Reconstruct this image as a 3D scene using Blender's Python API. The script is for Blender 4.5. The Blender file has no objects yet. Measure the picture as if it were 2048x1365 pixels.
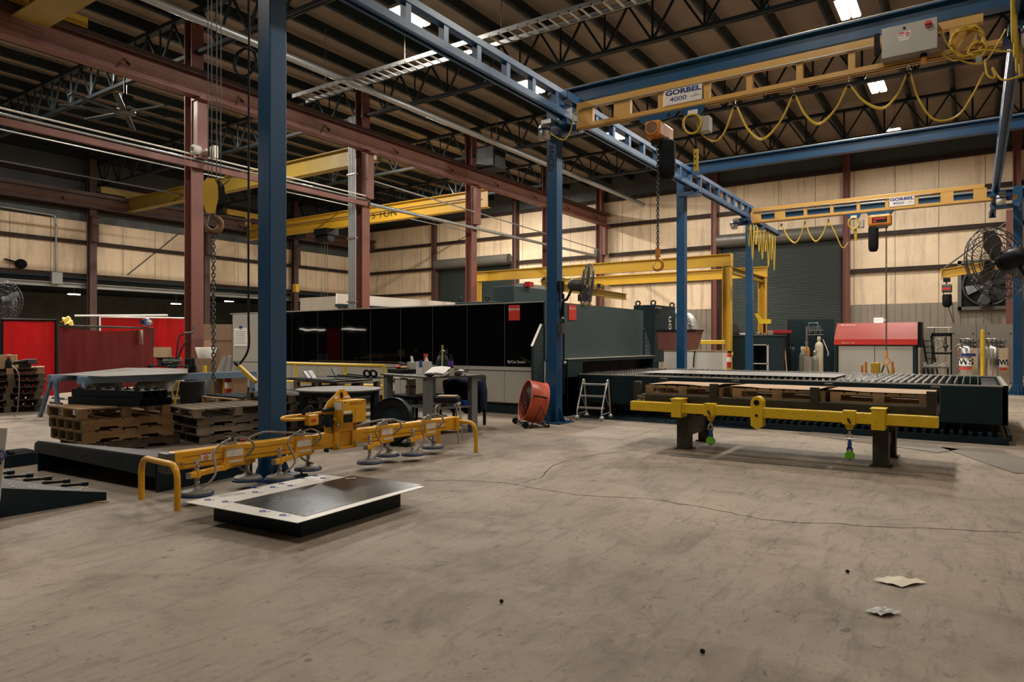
import bpy, math, random
from mathutils import Matrix, Vector
random.seed(7)
SC = bpy.context.scene
COL = SC.collection
# ------------------------------------------------------------------ camera, world, lights, exposure
YAW = math.radians(34.1)
SY, CY = math.sin(YAW), math.cos(YAW)
FPX, EYE, HOR = 1365.0, 1.5, 685.0
cam = bpy.data.cameras.new('camera'); camo = bpy.data.objects.new('camera', cam); COL.objects.link(camo)
camo.location = (0, 0, EYE); camo.rotation_euler = (math.radians(90), 0, YAW)
cam.sensor_width = 36; cam.lens = 36*FPX/2048; cam.shift_y = (HOR-682.5)/2048; cam.clip_end = 300
SC.camera = camo
SC.view_settings.view_transform = 'Standard'; SC.view_settings.look = 'None'
SC.view_settings.exposure = 0.5; SC.view_settings.gamma = 1; SC.view_settings.use_curve_mapping = False
try:
    SC.cycles.use_denoising = True
    SC.cycles.max_bounces = 6; SC.cycles.diffuse_bounces = 3; SC.cycles.sample_clamp_indirect = 4
except Exception: pass
wd = bpy.data.worlds.new('world'); SC.world = wd; wd.use_nodes = True
wd.node_tree.nodes['Background'].inputs[0].default_value = (0.10, 0.35, 0.42, 1)
wd.node_tree.nodes['Background'].inputs[1].default_value = 0.05
LAMP_W = 380.0
def area(name, loc, sx, sy, watts, col=(1, .925, .81), rot=(0, 0, 0), parent=None):
    l = bpy.data.lights.new(name, 'AREA'); l.shape = 'RECTANGLE'; l.size = sx; l.size_y = sy; l.energy = watts; l.color = col
    o = bpy.data.objects.new(name, l); COL.objects.link(o); o.location = loc; o.rotation_euler = rot
    return o
def ray(px, py):
    t = (px-1024)/FPX; u = (HOR-py)/FPX
    return (CY*t-SY, SY*t+CY, u)
def pz(px, py, z=0.0):
    r = ray(px, py); k = (z-EYE)/r[2]; return Vector((k*r[0], k*r[1], z))
def pX(px, py, x):
    r = ray(px, py); k = x/r[0]; return Vector((x, k*r[1], EYE+k*r[2]))
def pY(px, py, y):
    r = ray(px, py); k = y/r[1]; return Vector((k*r[0], y, EYE+k*r[2]))
def pD(px, py, d):
    r = ray(px, py); return Vector((d*r[0], d*r[1], EYE+d*r[2]))
# ------------------------------------------------------------------ mesh builder
class MB:
    def __init__(s): s.v = []; s.f = []; s.s = []
    def add(s, vs, fs, sm=False, M=None):
        b = len(s.v)
        for p in vs:
            p = Vector(p); s.v.append(M @ p if M is not None else p)
        for f in fs: s.f.append([b+i for i in f]); s.s.append(sm)
        return s
    def bx(s, x0, x1, y0, y1, z0, z1, M=None):
        v = [(x, y, z) for z in (z0, z1) for y in (y0, y1) for x in (x0, x1)]
        return s.add(v, [(0,2,3,1),(4,5,7,6),(0,1,5,4),(2,6,7,3),(0,4,6,2),(1,3,7,5)], False, M)
    def box(s, c, sz, rz=0, M=None):
        m = Matrix.Translation(c) @ Matrix.Rotation(rz, 4, 'Z')
        if M is not None: m = M @ m
        a, b, d = sz[0]/2, sz[1]/2, sz[2]/2
        return s.bx(-a, a, -b, b, -d, d, m)
    def bar(s, p, q, w, h=None, up=(0, 0, 1)):
        h = w if h is None else h
        p, q = Vector(p), Vector(q); L = (q-p).length
        return s.bx(-w/2, w/2, 0, L, -h/2, h/2, fr(p, q, up))
    def ibeam(s, p, q, w, h, t=.02, up=(0, 0, 1), tw=None):
        p, q = Vector(p), Vector(q); L = (q-p).length; M = fr(p, q, up); tw = tw or t
        s.bx(-w/2, w/2, 0, L, h/2-t, h/2, M); s.bx(-w/2, w/2, 0, L, -h/2, -h/2+t, M)
        return s.bx(-tw/2, tw/2, 0, L, -h/2+t, h/2-t, M)
    def cyl(s, p, q, r0, r1=None, n=16, cap=True):
        r1 = r0 if r1 is None else r1
        p, q = Vector(p), Vector(q); L = (q-p).length
        M = fr(p, q, (0, 0, 1) if abs((q-p).normalized().z) < .95 else (1, 0, 0))
        return s.lathe([(r0, 0), (r1, L)], n, M @ Matrix.Rotation(-math.pi/2, 4, 'X'), cap)
    def lathe(s, prof, n=16, M=None, cap=True):
        vs = [(r*math.cos(2*math.pi*i/n), r*math.sin(2*math.pi*i/n), z) for r, z in prof for i in range(n)]
        fs = [(k*n+i, k*n+(i+1) % n, (k+1)*n+(i+1) % n, (k+1)*n+i) for k in range(len(prof)-1) for i in range(n)]
        s.add(vs, fs, True, M)
        if cap:
            if prof[0][0] > 1e-4: s.add(vs[:n], [tuple(reversed(range(n)))], False, M)
            if prof[-1][0] > 1e-4: s.add(vs[-n:], [tuple(range(n))], False, M)
        return s
    def tube(s, pts, r, n=8, closed=False, cap=True):
        P = [Vector(p) for p in pts]; m = len(P)
        rs = r if isinstance(r, (list, tuple)) else [r]*m
        T = []
        for i in range(m):
            a = P[(i-1) % m] if closed or i else P[0]; b = P[(i+1) % m] if closed or i < m-1 else P[-1]
            T.append((b-a).normalized() if (b-a).length > 1e-9 else Vector((0, 0, 1)))
        u = T[0].orthogonal().normalized(); vs = []
        for i in range(m):
            u = (u-T[i]*u.dot(T[i]))
            u = u.normalized() if u.length > 1e-6 else T[i].orthogonal().normalized()
            w = T[i].cross(u)
            for k in range(n):
                a = 2*math.pi*k/n; vs.append(P[i]+(u*math.cos(a)+w*math.sin(a))*rs[i])
        fs = []
        for i in range(m if closed else m-1):
            j = (i+1) % m
            for k in range(n): fs.append((i*n+k, i*n+(k+1) % n, j*n+(k+1) % n, j*n+k))
        s.add(vs, fs, True)
        if cap and not closed:
            s.add(vs[:n], [tuple(reversed(range(n)))]); s.add(vs[-n:], [tuple(range(n))])
        return s
    def prism(s, poly, d, M=None):
        n = len(poly)
        vs = [(x, y, 0) for x, y in poly]+[(x, y, d) for x, y in poly]
        fs = [tuple(reversed(range(n))), tuple(range(n, 2*n))]+[(i, (i+1) % n, n+(i+1) % n, n+i) for i in range(n)]
        return s.add(vs, fs, False, M)
    def sph(s, c, r, sc=(1, 1, 1), n=12, M=None):
        vs = []; k = n//2
        for j in range(k+1):
            b = math.pi*j/k-math.pi/2
            for i in range(n):
                a = 2*math.pi*i/n
                vs.append((c[0]+r*sc[0]*math.cos(b)*math.cos(a), c[1]+r*sc[1]*math.cos(b)*math.sin(a), c[2]+r*sc[2]*math.sin(b)))
        return s.add(vs, [(j*n+i, j*n+(i+1) % n, (j+1)*n+(i+1) % n, (j+1)*n+i) for j in range(k) for i in range(n)], True, M)
    def ring(s, c, R, r, ax=(0, 0, 1), n=24, k=6):
        ax = Vector(ax).normalized(); u = ax.orthogonal().normalized(); w = ax.cross(u); c = Vector(c)
        return s.tube([c+(u*math.cos(2*math.pi*i/n)+w*math.sin(2*math.pi*i/n))*R for i in range(n)], r, k, True)
    def quad(s, a, b, c, d): return s.add([a, b, c, d], [(0, 1, 2, 3)])
    def grid(s, fn, nu, nv, sm=True):
        vs = [fn(i/nu, j/nv) for j in range(nv+1) for i in range(nu+1)]
        return s.add(vs, [(j*(nu+1)+i, j*(nu+1)+i+1, (j+1)*(nu+1)+i+1, (j+1)*(nu+1)+i) for j in range(nv) for i in range(nu)], sm)
    def chain(s, p, q, ln, r):
        p, q = Vector(p), Vector(q); d = q-p; n = max(1, int(d.length/(ln*.74))); d.normalize()
        a = d.orthogonal().normalized(); b = d.cross(a)
        for i in range(n):
            c = p+d*((i+.5)*(q-p).length/n); w = a if i % 2 else b
            pts = [c+d*(ln*.5*sy*ca)+w*(ln*.3*sw) for ca, sy, sw in ((1, 1, 0), (.7, 1, .9), (.25, 1, 1), (.25, -1, 1), (.7, -1, .9), (1, -1, 0), (.7, -1, -.9), (.25, -1, -1), (.25, 1, -1), (.7, 1, -.9))]
            s.tube(pts, r, 5, True)
        return s
    def text(s, t, size, M, d=.003, align='CENTER', sx=1.0, offset=0.0):
        cu = bpy.data.curves.new('t', 'FONT'); cu.body = t; cu.size = size; cu.align_x = align; cu.align_y = 'CENTER'; cu.offset = offset
        cu.resolution_u = 3
        o = bpy.data.objects.new('t', cu); COL.objects.link(o)
        dg = bpy.context.evaluated_depsgraph_get(); me = bpy.data.meshes.new_from_object(o.evaluated_get(dg))
        S = Matrix.Scale(sx, 4, (1, 0, 0))
        vs = [(v.co.x, v.co.y, d) for v in me.vertices]
        s.add(vs, [tuple(p.vertices) for p in me.polygons], False, M @ S)
        bpy.data.objects.remove(o); bpy.data.meshes.remove(me); bpy.data.curves.remove(cu)
        return s
def fr(p, q, up=(0, 0, 1)):
    p, q = Vector(p), Vector(q); y = (q-p).normalized(); z = Vector(up); z = z-y*z.dot(y)
    z = z.normalized() if z.length > 1e-6 else y.orthogonal().normalized()
    x = y.cross(z); M = Matrix((x, y, z)).transposed().to_4x4(); M.translation = p
    return M
def face(o, right, up):
    r, u = Vector(right).normalized(), Vector(up).normalized(); n = r.cross(u)
    M = Matrix((r, u, n)).transposed().to_4x4(); M.translation = Vector(o); return M
W = {}
def thing(name, label, cat, loc=(0, 0, 0), rz=0.0, group=None):
    o = bpy.data.objects.new(name, None); COL.objects.link(o); o.empty_display_size = .1
    o.location = loc; o.rotation_euler = (0, 0, rz); W[o.name] = Matrix.Translation(loc) @ Matrix.Rotation(rz, 4, 'Z')
    return tag(o, label, cat, group)
def tag(o, label, cat, group=None, kind=None):
    o['label'] = label; o['category'] = cat
    if group: o['group'] = group
    if kind: o['kind'] = kind
    return o
def P(name, m, mat, parent=None, local=False, bevel=0, label=None):
    vs = m.v
    if parent is None:
        xs = [v.x for v in vs]; ys = [v.y for v in vs]; zs = [v.z for v in vs]
        og = Vector(((min(xs)+max(xs))/2, (min(ys)+max(ys))/2, min(zs))); T = Matrix.Translation(og); I = Matrix.Translation(-og)
    else:
        T = W[parent.name]; I = T.inverted()
    if not (parent is not None and local): vs = [I @ v for v in vs]
    me = bpy.data.meshes.new(name); me.from_pydata([tuple(v) for v in vs], [], m.f); me.validate()
    for p, sm in zip(me.polygons, m.s): p.use_smooth = sm
    me.materials.append(MAT[mat] if isinstance(mat, str) else mat); me.update()
    o = bpy.data.objects.new(name, me); COL.objects.link(o); W[o.name] = T.copy()
    if parent is not None: o.parent = parent
    else: o.location = T.translation
    if bevel:
        b = o.modifiers.new('bevel', 'BEVEL'); b.width = bevel; b.segments = 2; b.limit_method = 'ANGLE'; b.angle_limit = math.radians(50)
    if label: o['label'] = label
    return o
def struct(name, m, mat, parent=None):
    o = P(name, m, mat, parent)
    if parent is None: o['kind'] = 'structure'
    return o
def dup(root, loc, rz=0.0, label=None, group=None):
    c = root.copy(); COL.objects.link(c); c.location = loc; c.rotation_euler = (0, 0, rz)
    W[c.name] = Matrix.Translation(loc) @ Matrix.Rotation(rz, 4, 'Z')
    if label: c['label'] = label
    if group: c['group'] = group
    for ch in list(root.children):
        d = ch.copy(); COL.objects.link(d); d.parent = c; W[d.name] = W[c.name].copy()
        for g in list(ch.children):
            e = g.copy(); COL.objects.link(e); e.parent = d; W[e.name] = W[c.name].copy()
    return c
def arc(c, r, a0, a1, u, w, n=8):
    c, u, w = Vector(c), Vector(u), Vector(w)
    return [c+(u*math.cos(a0+(a1-a0)*i/n)+w*math.sin(a0+(a1-a0)*i/n))*r for i in range(n+1)]
def sag(p, q, d, n=12):
    p, q = Vector(p), Vector(q)
    return [p.lerp(q, i/n)-Vector((0, 0, d*4*(i/n)*(1-i/n))) for i in range(n+1)]
def smooth(pts, n=6):
    P_ = [Vector(p) for p in pts]; out = []
    for i in range(len(P_)-1):
        a = P_[max(i-1, 0)]; b = P_[i]; c = P_[i+1]; d = P_[min(i+2, len(P_)-1)]
        for k in range(n):
            t = k/n
            out.append(.5*((2*b)+(c-a)*t+(2*a-5*b+4*c-d)*t*t+(3*b-a-3*c+d)*t**3))
    return out+[P_[-1]]
# ------------------------------------------------------------------ materials
MAT = {}
def _nt(name):
    m = bpy.data.materials.new(name); m.use_nodes = True; nt = m.node_tree; MAT[name] = m
    return m, nt, nt.nodes['Principled BSDF']
def mth(nt, op, a, b=None):
    n = nt.nodes.new('ShaderNodeMath'); n.operation = op
    for i, v in enumerate((a, b)):
        if v is None: continue
        if isinstance(v, (int, float)): n.inputs[i].default_value = v
        else: nt.links.new(v, n.inputs[i])
    return n.outputs[0]
def mixc(nt, f, a, b, mode='MIX'):
    n = nt.nodes.new('ShaderNodeMix'); n.data_type = 'RGBA'; n.blend_type = mode
    for i, v in ((0, f), (6, a), (7, b)):
        if isinstance(v, (int, float)): n.inputs[i].default_value = v
        elif isinstance(v, tuple): n.inputs[i].default_value = (*v, 1)
        else: nt.links.new(v, n.inputs[i])
    return n.outputs[2]
def noise(nt, vec, scale, detail=4, rough=.55, dist=0.0):
    n = nt.nodes.new('ShaderNodeTexNoise'); n.inputs['Scale'].default_value = scale; n.inputs['Detail'].default_value = detail
    n.inputs['Roughness'].default_value = rough; n.inputs['Distortion'].default_value = dist
    if vec is not None: nt.links.new(vec, n.inputs['Vector'])
    return n.outputs['Fac']
def ramp(nt, f, lo, hi):
    n = nt.nodes.new('ShaderNodeMapRange'); n.inputs[1].default_value = lo; n.inputs[2].default_value = hi; n.clamp = True
    nt.links.new(f, n.inputs[0]); return n.outputs[0]
def coords(nt, scale=(1, 1, 1), rot=(0, 0, 0), kind='Object'):
    t = nt.nodes.new('ShaderNodeTexCoord'); mp = nt.nodes.new('ShaderNodeMapping')
    mp.inputs['Scale'].default_value = scale; mp.inputs['Rotation'].default_value = rot
    nt.links.new(t.outputs[kind], mp.inputs[0]); return mp.outputs[0]
def bump(nt, b, h, st=.3, d=.02):
    n = nt.nodes.new('ShaderNodeBump'); n.inputs['Strength'].default_value = st; n.inputs['Distance'].default_value = d
    nt.links.new(h, n.inputs['Height']); nt.links.new(n.outputs[0], b.inputs['Normal'])
def paint(name, c, rough=.5, metal=0.0, wear=.35, wc=None, ws=3.0, scuff=0.0, sc=(.03, .025, .02), bmp=0.0, stretch=(1, 1, 1), spec=.5):
    m, nt, b = _nt(name); b.inputs['Specular IOR Level'].default_value = spec if max(c) > .06 else spec*.45; co = coords(nt, stretch)
    f = ramp(nt, noise(nt, co, ws, 6, .6), .3, .75)
    wc = wc or tuple(x*.55 for x in c)
    col = mixc(nt, mth(nt, 'MULTIPLY', f, wear), c, wc)
    if scuff:
        g = ramp(nt, noise(nt, co, ws*6, 5, .7), .62, .68)
        col = mixc(nt, mth(nt, 'MULTIPLY', g, scuff), col, sc)
    nt.links.new(col, b.inputs['Base Color'])
    nt.links.new(mth(nt, 'ADD', mth(nt, 'MULTIPLY', f, .2), rough-.1), b.inputs['Roughness'])
    b.inputs['Metallic'].default_value = metal
    if bmp: bump(nt, b, noise(nt, co, ws*8, 3), bmp, .01)
    return m
def emit(name, c, s):
    m, nt, b = _nt(name); b.inputs['Base Color'].default_value = (0, 0, 0, 1)
    b.inputs['Emission Color'].default_value = (*c, 1); b.inputs['Emission Strength'].default_value = s
def wood(name, c, c2, rough=.75):
    m, nt, b = _nt(name); co = coords(nt, (1, 1, 1)); t = nt.nodes.new('ShaderNodeObjectInfo')
    f = noise(nt, coords(nt, (2.5, 14, 14)), 2.0, 5, .6, .6)
    g = noise(nt, co, 1.3, 4)
    col = mixc(nt, ramp(nt, f, .35, .7), c, c2); col = mixc(nt, ramp(nt, g, .45, .75), col, tuple(x*.5 for x in c2))
    nt.links.new(col, b.inputs['Base Color']); b.inputs['Roughness'].default_value = rough; bump(nt, b, f, .3, .004)
def mk_perf(name, base, dot):
    m, nt, b = _nt(name); v = nt.nodes.new('ShaderNodeTexVoronoi'); v.inputs['Scale'].default_value = 10.0; v.inputs['Randomness'].default_value = .25
    nt.links.new(coords(nt), v.inputs['Vector']); d = mth(nt, 'LESS_THAN', v.outputs['Distance'], .30)
    nt.links.new(mixc(nt, d, base, dot), b.inputs['Base Color']); b.inputs['Roughness'].default_value = .5
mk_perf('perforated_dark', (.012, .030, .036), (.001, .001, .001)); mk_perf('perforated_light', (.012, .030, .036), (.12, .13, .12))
# concrete floor
def mk_floor():
    m, nt, b = _nt('concrete'); co = coords(nt)
    big = noise(nt, co, .22, 6, .6, .4); mid = noise(nt, co, 1.4, 9, .68, .8)
    st = noise(nt, coords(nt, (5.0, .9, 1), (0, 0, .45)), 2.2, 8, .7, .6); fine = noise(nt, co, 22, 6, .75)
    col = mixc(nt, ramp(nt, big, .3, .7), (.205, .165, .128), (.37, .295, .225))
    col = mixc(nt, mth(nt, 'MULTIPLY', ramp(nt, mid, .49, .70), .7), col, (.135, .116, .096))
    col = mixc(nt, mth(nt, 'MULTIPLY', ramp(nt, st, .52, .70), .75), col, (.125, .108, .092))
    col = mixc(nt, mth(nt, 'MULTIPLY', ramp(nt, noise(nt, coords(nt, (1, 1, 1), (0, 0, 1)), 2.7, 10, .75, 1.2), .57, .70), .35), col, (.42, .34, .26))
    col = mixc(nt, mth(nt, 'MULTIPLY', ramp(nt, fine, .56, .72), .75), col, (.095, .083, .07))
    spots = nt.nodes.new('ShaderNodeTexVoronoi'); spots.inputs['Scale'].default_value = 1.7; nt.links.new(co, spots.inputs['Vector'])
    dk = ramp(nt, noise(nt, coords(nt, (7, 2.2, 1), (0, 0, .5)), 2.6, 7, .72, .5), .60, .68)
    col = mixc(nt, mth(nt, 'MULTIPLY', dk, .85), col, (.085, .074, .063))
    dk2 = ramp(nt, noise(nt, co, 9, 5, .6, .3), .66, .72)
    col = mixc(nt, mth(nt, 'MULTIPLY', dk2, .85), col, (.075, .066, .057))
    sp = mth(nt, 'LESS_THAN', spots.outputs['Distance'], .035)
    col = mixc(nt, mth(nt, 'MULTIPLY', sp, .7), col, (.06, .05, .045))
    nt.links.new(col, b.inputs['Base Color'])
    nt.links.new(mth(nt, 'ADD', mth(nt, 'MULTIPLY', ramp(nt, mid, .3, .7), .25), .52), b.inputs['Roughness'])
    b.inputs['Specular IOR Level'].default_value = .35
    h = mth(nt, 'ADD', mth(nt, 'MULTIPLY', fine, .25), mth(nt, 'MULTIPLY', st, .6)); bump(nt, b, h, .6, .02)
mk_floor()
def mk_wall(name, axis, base, dark):
    m, nt, b = _nt(name); co = coords(nt)
    sep = nt.nodes.new('ShaderNodeSeparateXYZ'); nt.links.new(co, sep.inputs[0])
    a = sep.outputs[axis]
    w = mth(nt, 'ADD', a, mth(nt, 'MULTIPLY', noise(nt, co, 1.2, 3), .05))
    seam = mth(nt, 'LESS_THAN', mth(nt, 'MODULO', mth(nt, 'ADD', w, 200.0), 1.83), .03)
    stv = (1.6, 1.6, .12)
    stx = ramp(nt, noise(nt, coords(nt, stv), 2.0, 8, .7), .52, .72)
    blot = ramp(nt, noise(nt, co, .45, 6, .65), .38, .72); fine = noise(nt, co, 7, 6, .7)
    col = mixc(nt, mth(nt, 'MULTIPLY', blot, .45), base, tuple(x*.55 for x in base))
    col = mixc(nt, mth(nt, 'MULTIPLY', stx, .55), col, dark)
    col = mixc(nt, mth(nt, 'MULTIPLY', ramp(nt, fine, .6, .75), .3), col, dark)
    col = mixc(nt, mth(nt, 'MULTIPLY', seam, .8), col, (.03, .025, .02))
    nt.links.new(col, b.inputs['Base Color']); b.inputs['Roughness'].default_value = .5; bump(nt, b, noise(nt, co, 1.1, 3), .5, .05)
mk_wall('wall_x', 0, (.82, .64, .44), (.20, .15, .105))
mk_wall('wall_y', 1, (.82, .64, .44), (.20, .15, .105))
paint('ceiling_fabric', (.27, .205, .15), .8, wear=.6, ws=.6, bmp=.3)
paint('lean_roof', (.02, .025, .027), .7); paint('lean_wall', (.11, .11, .085), .8, wear=.7, ws=1.2)
paint('liner', (.30, .26, .21), .45, .2, wear=.5, ws=1.5, stretch=(2, 2, .3))
paint('purlin', (.016, .024, .028), .5, .1); paint('girt', (.035, .022, .018), .6, wear=.5)
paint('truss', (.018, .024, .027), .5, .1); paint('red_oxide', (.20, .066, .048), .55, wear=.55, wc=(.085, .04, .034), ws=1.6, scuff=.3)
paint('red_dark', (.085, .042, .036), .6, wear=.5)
paint('crane_blue', (.006, .062, .155), .38, wear=.4, wc=(.006, .04, .095), ws=1.2, scuff=.12)
paint('light_blue', (.035, .095, .20), .38, wear=.35, ws=1.2)
paint('dark_blue', (.008, .03, .10), .45)
paint('bridge_yellow', (.60, .34, .085), .4, wear=.25, ws=2)
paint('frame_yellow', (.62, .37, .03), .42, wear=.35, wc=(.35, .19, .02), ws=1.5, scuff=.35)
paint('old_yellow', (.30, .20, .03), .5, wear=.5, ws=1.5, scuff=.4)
paint('lifter_yellow', (.74, .37, .012), .38, wear=.3, wc=(.48, .22, .010), ws=4, scuff=.2)
paint('worn_yellow', (.74, .48, .012), .45, wear=.3, wc=(.45, .28, .012), ws=5, scuff=.85)
paint('hoist_orange', (.62, .24, .03), .42, wear=.5, ws=8)
paint('cable_yellow', (.62, .42, .04), .45, wear=.2)
paint('rail_yellow', (.72, .48, .02), .4, wear=.2)
paint('black_paint', (.008, .009, .010), .42, wear=.2); paint('black_rubber', (.010, .010, .011), .75, wear=.2)
paint('black_cloth', (.006, .0075, .009), .85, wear=.3, ws=9)
paint('gloss_black', (.0015, .0017, .002), .10, wear=0); _g = MAT['gloss_black'].node_tree; _g.nodes['Principled BSDF'].inputs['Specular IOR Level'].default_value = .22; _g.links.remove(_g.nodes['Principled BSDF'].inputs['Roughness'].links[0]); _g.nodes['Principled BSDF'].inputs['Roughness'].default_value = .03; bump(_g, _g.nodes['Principled BSDF'], noise(_g, coords(_g), 1.6, 1), .10, .02)
paint('machine_grey', (.40, .38, .34), .4, wear=.1); paint('machine_teal', (.036, .066, .072), .45, wear=.2, ws=.8)
paint('deep_teal', (.010, .026, .031), .5, wear=.3); paint('badge_red', (.62, .045, .035), .35, wear=.05)
paint('press_red_sheen', (.44, .085, .07), .38, wear=.2, ws=.7); paint('white', (.72, .68, .62), .5, wear=.12)
paint('paper', (.80, .77, .72), .7, wear=.08); paint('ink', (.012, .014, .02), .6); paint('sign_blue', (.012, .025, .16), .5, wear=0)
paint('label_red', (.55, .03, .03), .5, wear=0); paint('steel', (.42, .41, .39), .33, .9, wear=.3, ws=4)
paint('bright_steel', (.62, .60, .57), .22, 1.0, wear=.2, ws=3); paint('galvanised', (.36, .37, .37), .42, .7, wear=.4, ws=6)
paint('aluminium', (.52, .50, .46), .38, .6, wear=.25); paint('dull_steel', (.10, .10, .098), .5, .6, wear=.6, ws=3)
paint('black_steel', (.008, .017, .024), .42, .15, wear=.5, wc=(.014, .03, .042), ws=1.4)
paint('plate_steel', (.065, .064, .064), .42, .25, wear=.6, wc=(.035, .042, .05), ws=1.2); paint('upper_wall_dark', (.075, .085, .085), .5, .2, wear=.6, ws=1.0, stretch=(1, 1, .2)); paint('pad_grey', (.22, .21, .19), .5, .2, wear=.5, ws=9); paint('pad_blue', (.012, .035, .11), .6)
paint('rack_steel', (.058, .054, .040), .55, .2, wear=.8, wc=(.018, .018, .014), ws=4, scuff=.4, sc=(.16, .13, .09))
paint('slat_steel', (.26, .25, .235), .45, .6, wear=.7, wc=(.07, .07, .07), ws=9)
paint('plate_light', (.15, .14, .128), .5, .2, wear=.4, ws=2); paint('sheet_metal', (.27, .26, .25), .45, .3, wear=.25, ws=1.5); paint('mirror_sheet', (.035, .055, .07), .25, .6, wear=.5, wc=(.022, .038, .052), ws=.7)
paint('film', (.66, .63, .59), .35, wear=.1); paint('cardboard', (.46, .30, .18), .8, wear=.3, ws=2)
paint('box_brown', (.30, .19, .115), .8, wear=.3, ws=2); paint('plastic_wrap', (.46, .44, .42), .25, wear=.6, ws=7, bmp=.8)
paint('orange_fan', (.62, .10, .045), .42, wear=.3, ws=4); paint('fan_grey', (.10, .105, .11), .4, .5, wear=.3)
paint('green_clamp', (.13, .48, .02), .5, wear=.3, ws=9); paint('sling_blue', (.01, .07, .30), .6); paint('rust', (.20, .10, .05), .7, wear=.5, ws=8)
paint('door_slat', (.052, .070, .066), .4, .3, wear=.35, ws=.8); paint('door_hood', (.16, .15, .13), .45, .3, wear=.5, ws=1.5)
paint('saw_blue', (.07, .17, .30), .55, wear=.6, wc=(.28, .27, .25), ws=6); paint('green_paint', (.01, .12, .05), .6)
paint('bench_grey', (.16, .17, .175), .5, wear=.3, ws=4); paint('navy', (.008, .012, .035), .9, wear=.3, ws=7)
paint('purple', (.12, .05, .35), .3); paint('blue_plastic', (.02, .07, .38), .4); paint('red_plastic', (.55, .03, .03), .4)
paint('grey_gas', (.20, .20, .165), .45, wear=.3); paint('cream', (.56, .49, .36), .5, wear=.2); paint('dark_gas', (.012, .022, .028), .35)
paint('cabinet_grey', (.22, .20, .175), .45, wear=.2); paint('orange_lens', (.75, .25, .02), .25)
paint('floor_plate', (.20, .172, .14), .5, .15, wear=.6, ws=2, scuff=.4, sc=(.2, .17, .13)); paint('crack', (.05, .043, .037), .9)
paint('brown', (.22, .13, .075), .8, wear=.4); paint('chair_green', (.03, .035, .03), .8)
paint('tan_stick', (.5, .34, .17), .7, wear=.3)
wood('wood', (.42, .27, .135), (.28, .17, .08)); wood('wood_grey', (.24, .185, .125), (.13, .10, .07)); wood('wood_dark', (.15, .11, .075), (.075, .056, .04))
wood('wood_red', (.25, .125, .06), (.15, .075, .04))
emit('lamp_lens', (1, .90, .76), 14); emit('lean_lens', (1, .88, .70), 9); emit('exit_red', (1, .16, .10), 2.2); emit('exit_white', (1, .62, .5), 1.4)
def mk_curtain(name, c, tr):
    m, nt, b = _nt(name); co = coords(nt); f = noise(nt, coords(nt, (3, 3, .5)), 1.5, 5)
    col = mixc(nt, ramp(nt, f, .35, .75), c, tuple(x*.6 for x in c)); nt.links.new(col, b.inputs['Base Color'])
    b.inputs['Roughness'].default_value = .28
    t = nt.nodes.new('ShaderNodeBsdfTranslucent'); nt.links.new(col, t.inputs['Color'])
    mx = nt.nodes.new('ShaderNodeMixShader'); mx.inputs[0].default_value = tr
    out = nt.nodes['Material Output']; nt.links.new(b.outputs[0], mx.inputs[1]); nt.links.new(t.outputs[0], mx.inputs[2]); nt.links.new(mx.outputs[0], out.inputs[0])
mk_curtain('curtain_red', (.46, .012, .014), .5); mk_curtain('curtain_maroon', (.13, .016, .018), .35)
# ------------------------------------------------------------------ building shell
YW, XL, XR, YF, ZC = 38.5, -40.0, 9.0, -9.0, 11.75
BAYS = (-2.0, 4.75, 11.5, 18.25, 25.0, 31.75)
struct('floor', MB().bx(-52, XR, YF, YW, -.2, 0), 'concrete')
struct('ceiling', MB().bx(XL, XR, YF, YW, ZC, ZC+.1), 'ceiling_fabric')
DOORS = ((-32.4, -26.2), (-11.75, -5.65))
wb = MB(); x = XL
for a, b in DOORS: wb.bx(x, a, YW, YW+.15, 0, ZC); wb.bx(a, b, YW, YW+.15, 7.3, ZC); x = b
wb.bx(x, XR, YW, YW+.15, 0, ZC)
struct('wall_back', wb, 'wall_x')
struct('wall_left', MB().bx(XL-.15, XL, YF, YW, 5.0, ZC), 'wall_y')
struct('wall_right', MB().bx(XR, XR+.15, YF, YW, 0, ZC), 'wall_y')
struct('wall_front', MB().bx(-52, XR, YF-.15, YF, 0, ZC), 'lean_roof')
lw = MB().bx(-52.15, -52, YF, YW, 0, 4.9).bx(-52, XL, YW, YW+.15, 0, 4.9)
struct('wall_lean', lw, 'lean_wall')
struct('ceiling_lean', MB().bx(-52, XL-.15, YF, YW, 4.85, 4.95), 'lean_roof')
struct('trim_2', MB().bx(XL, XL+.03, YF, YW, 8.05, ZC).bx(XL, 6, YW-.03, YW, 10.25, ZC), 'upper_wall_dark')  # thin darker sheets over the upper left and back walls
struct('trim_3', MB().bx(XL+.02, XL+.12, YF, YW, 4.42, 4.66).bx(XL+.02, XL+.3, YF, YW, 4.62, 4.66), 'galvanised')
# ribbed metal liner on the lower back wall
lm = MB()
for a, b in ((XL, -32.6), (-26.0, -11.95), (-5.2, XR)):
    lm.bx(a, b, YW-.05, YW, 0, 3.4)
    k = a+.1
    while k < b: lm.bx(k, k+.05, YW-.09, YW-.05, 0, 3.4); k += .3
struct('trim_1', lm, 'liner')
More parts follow.
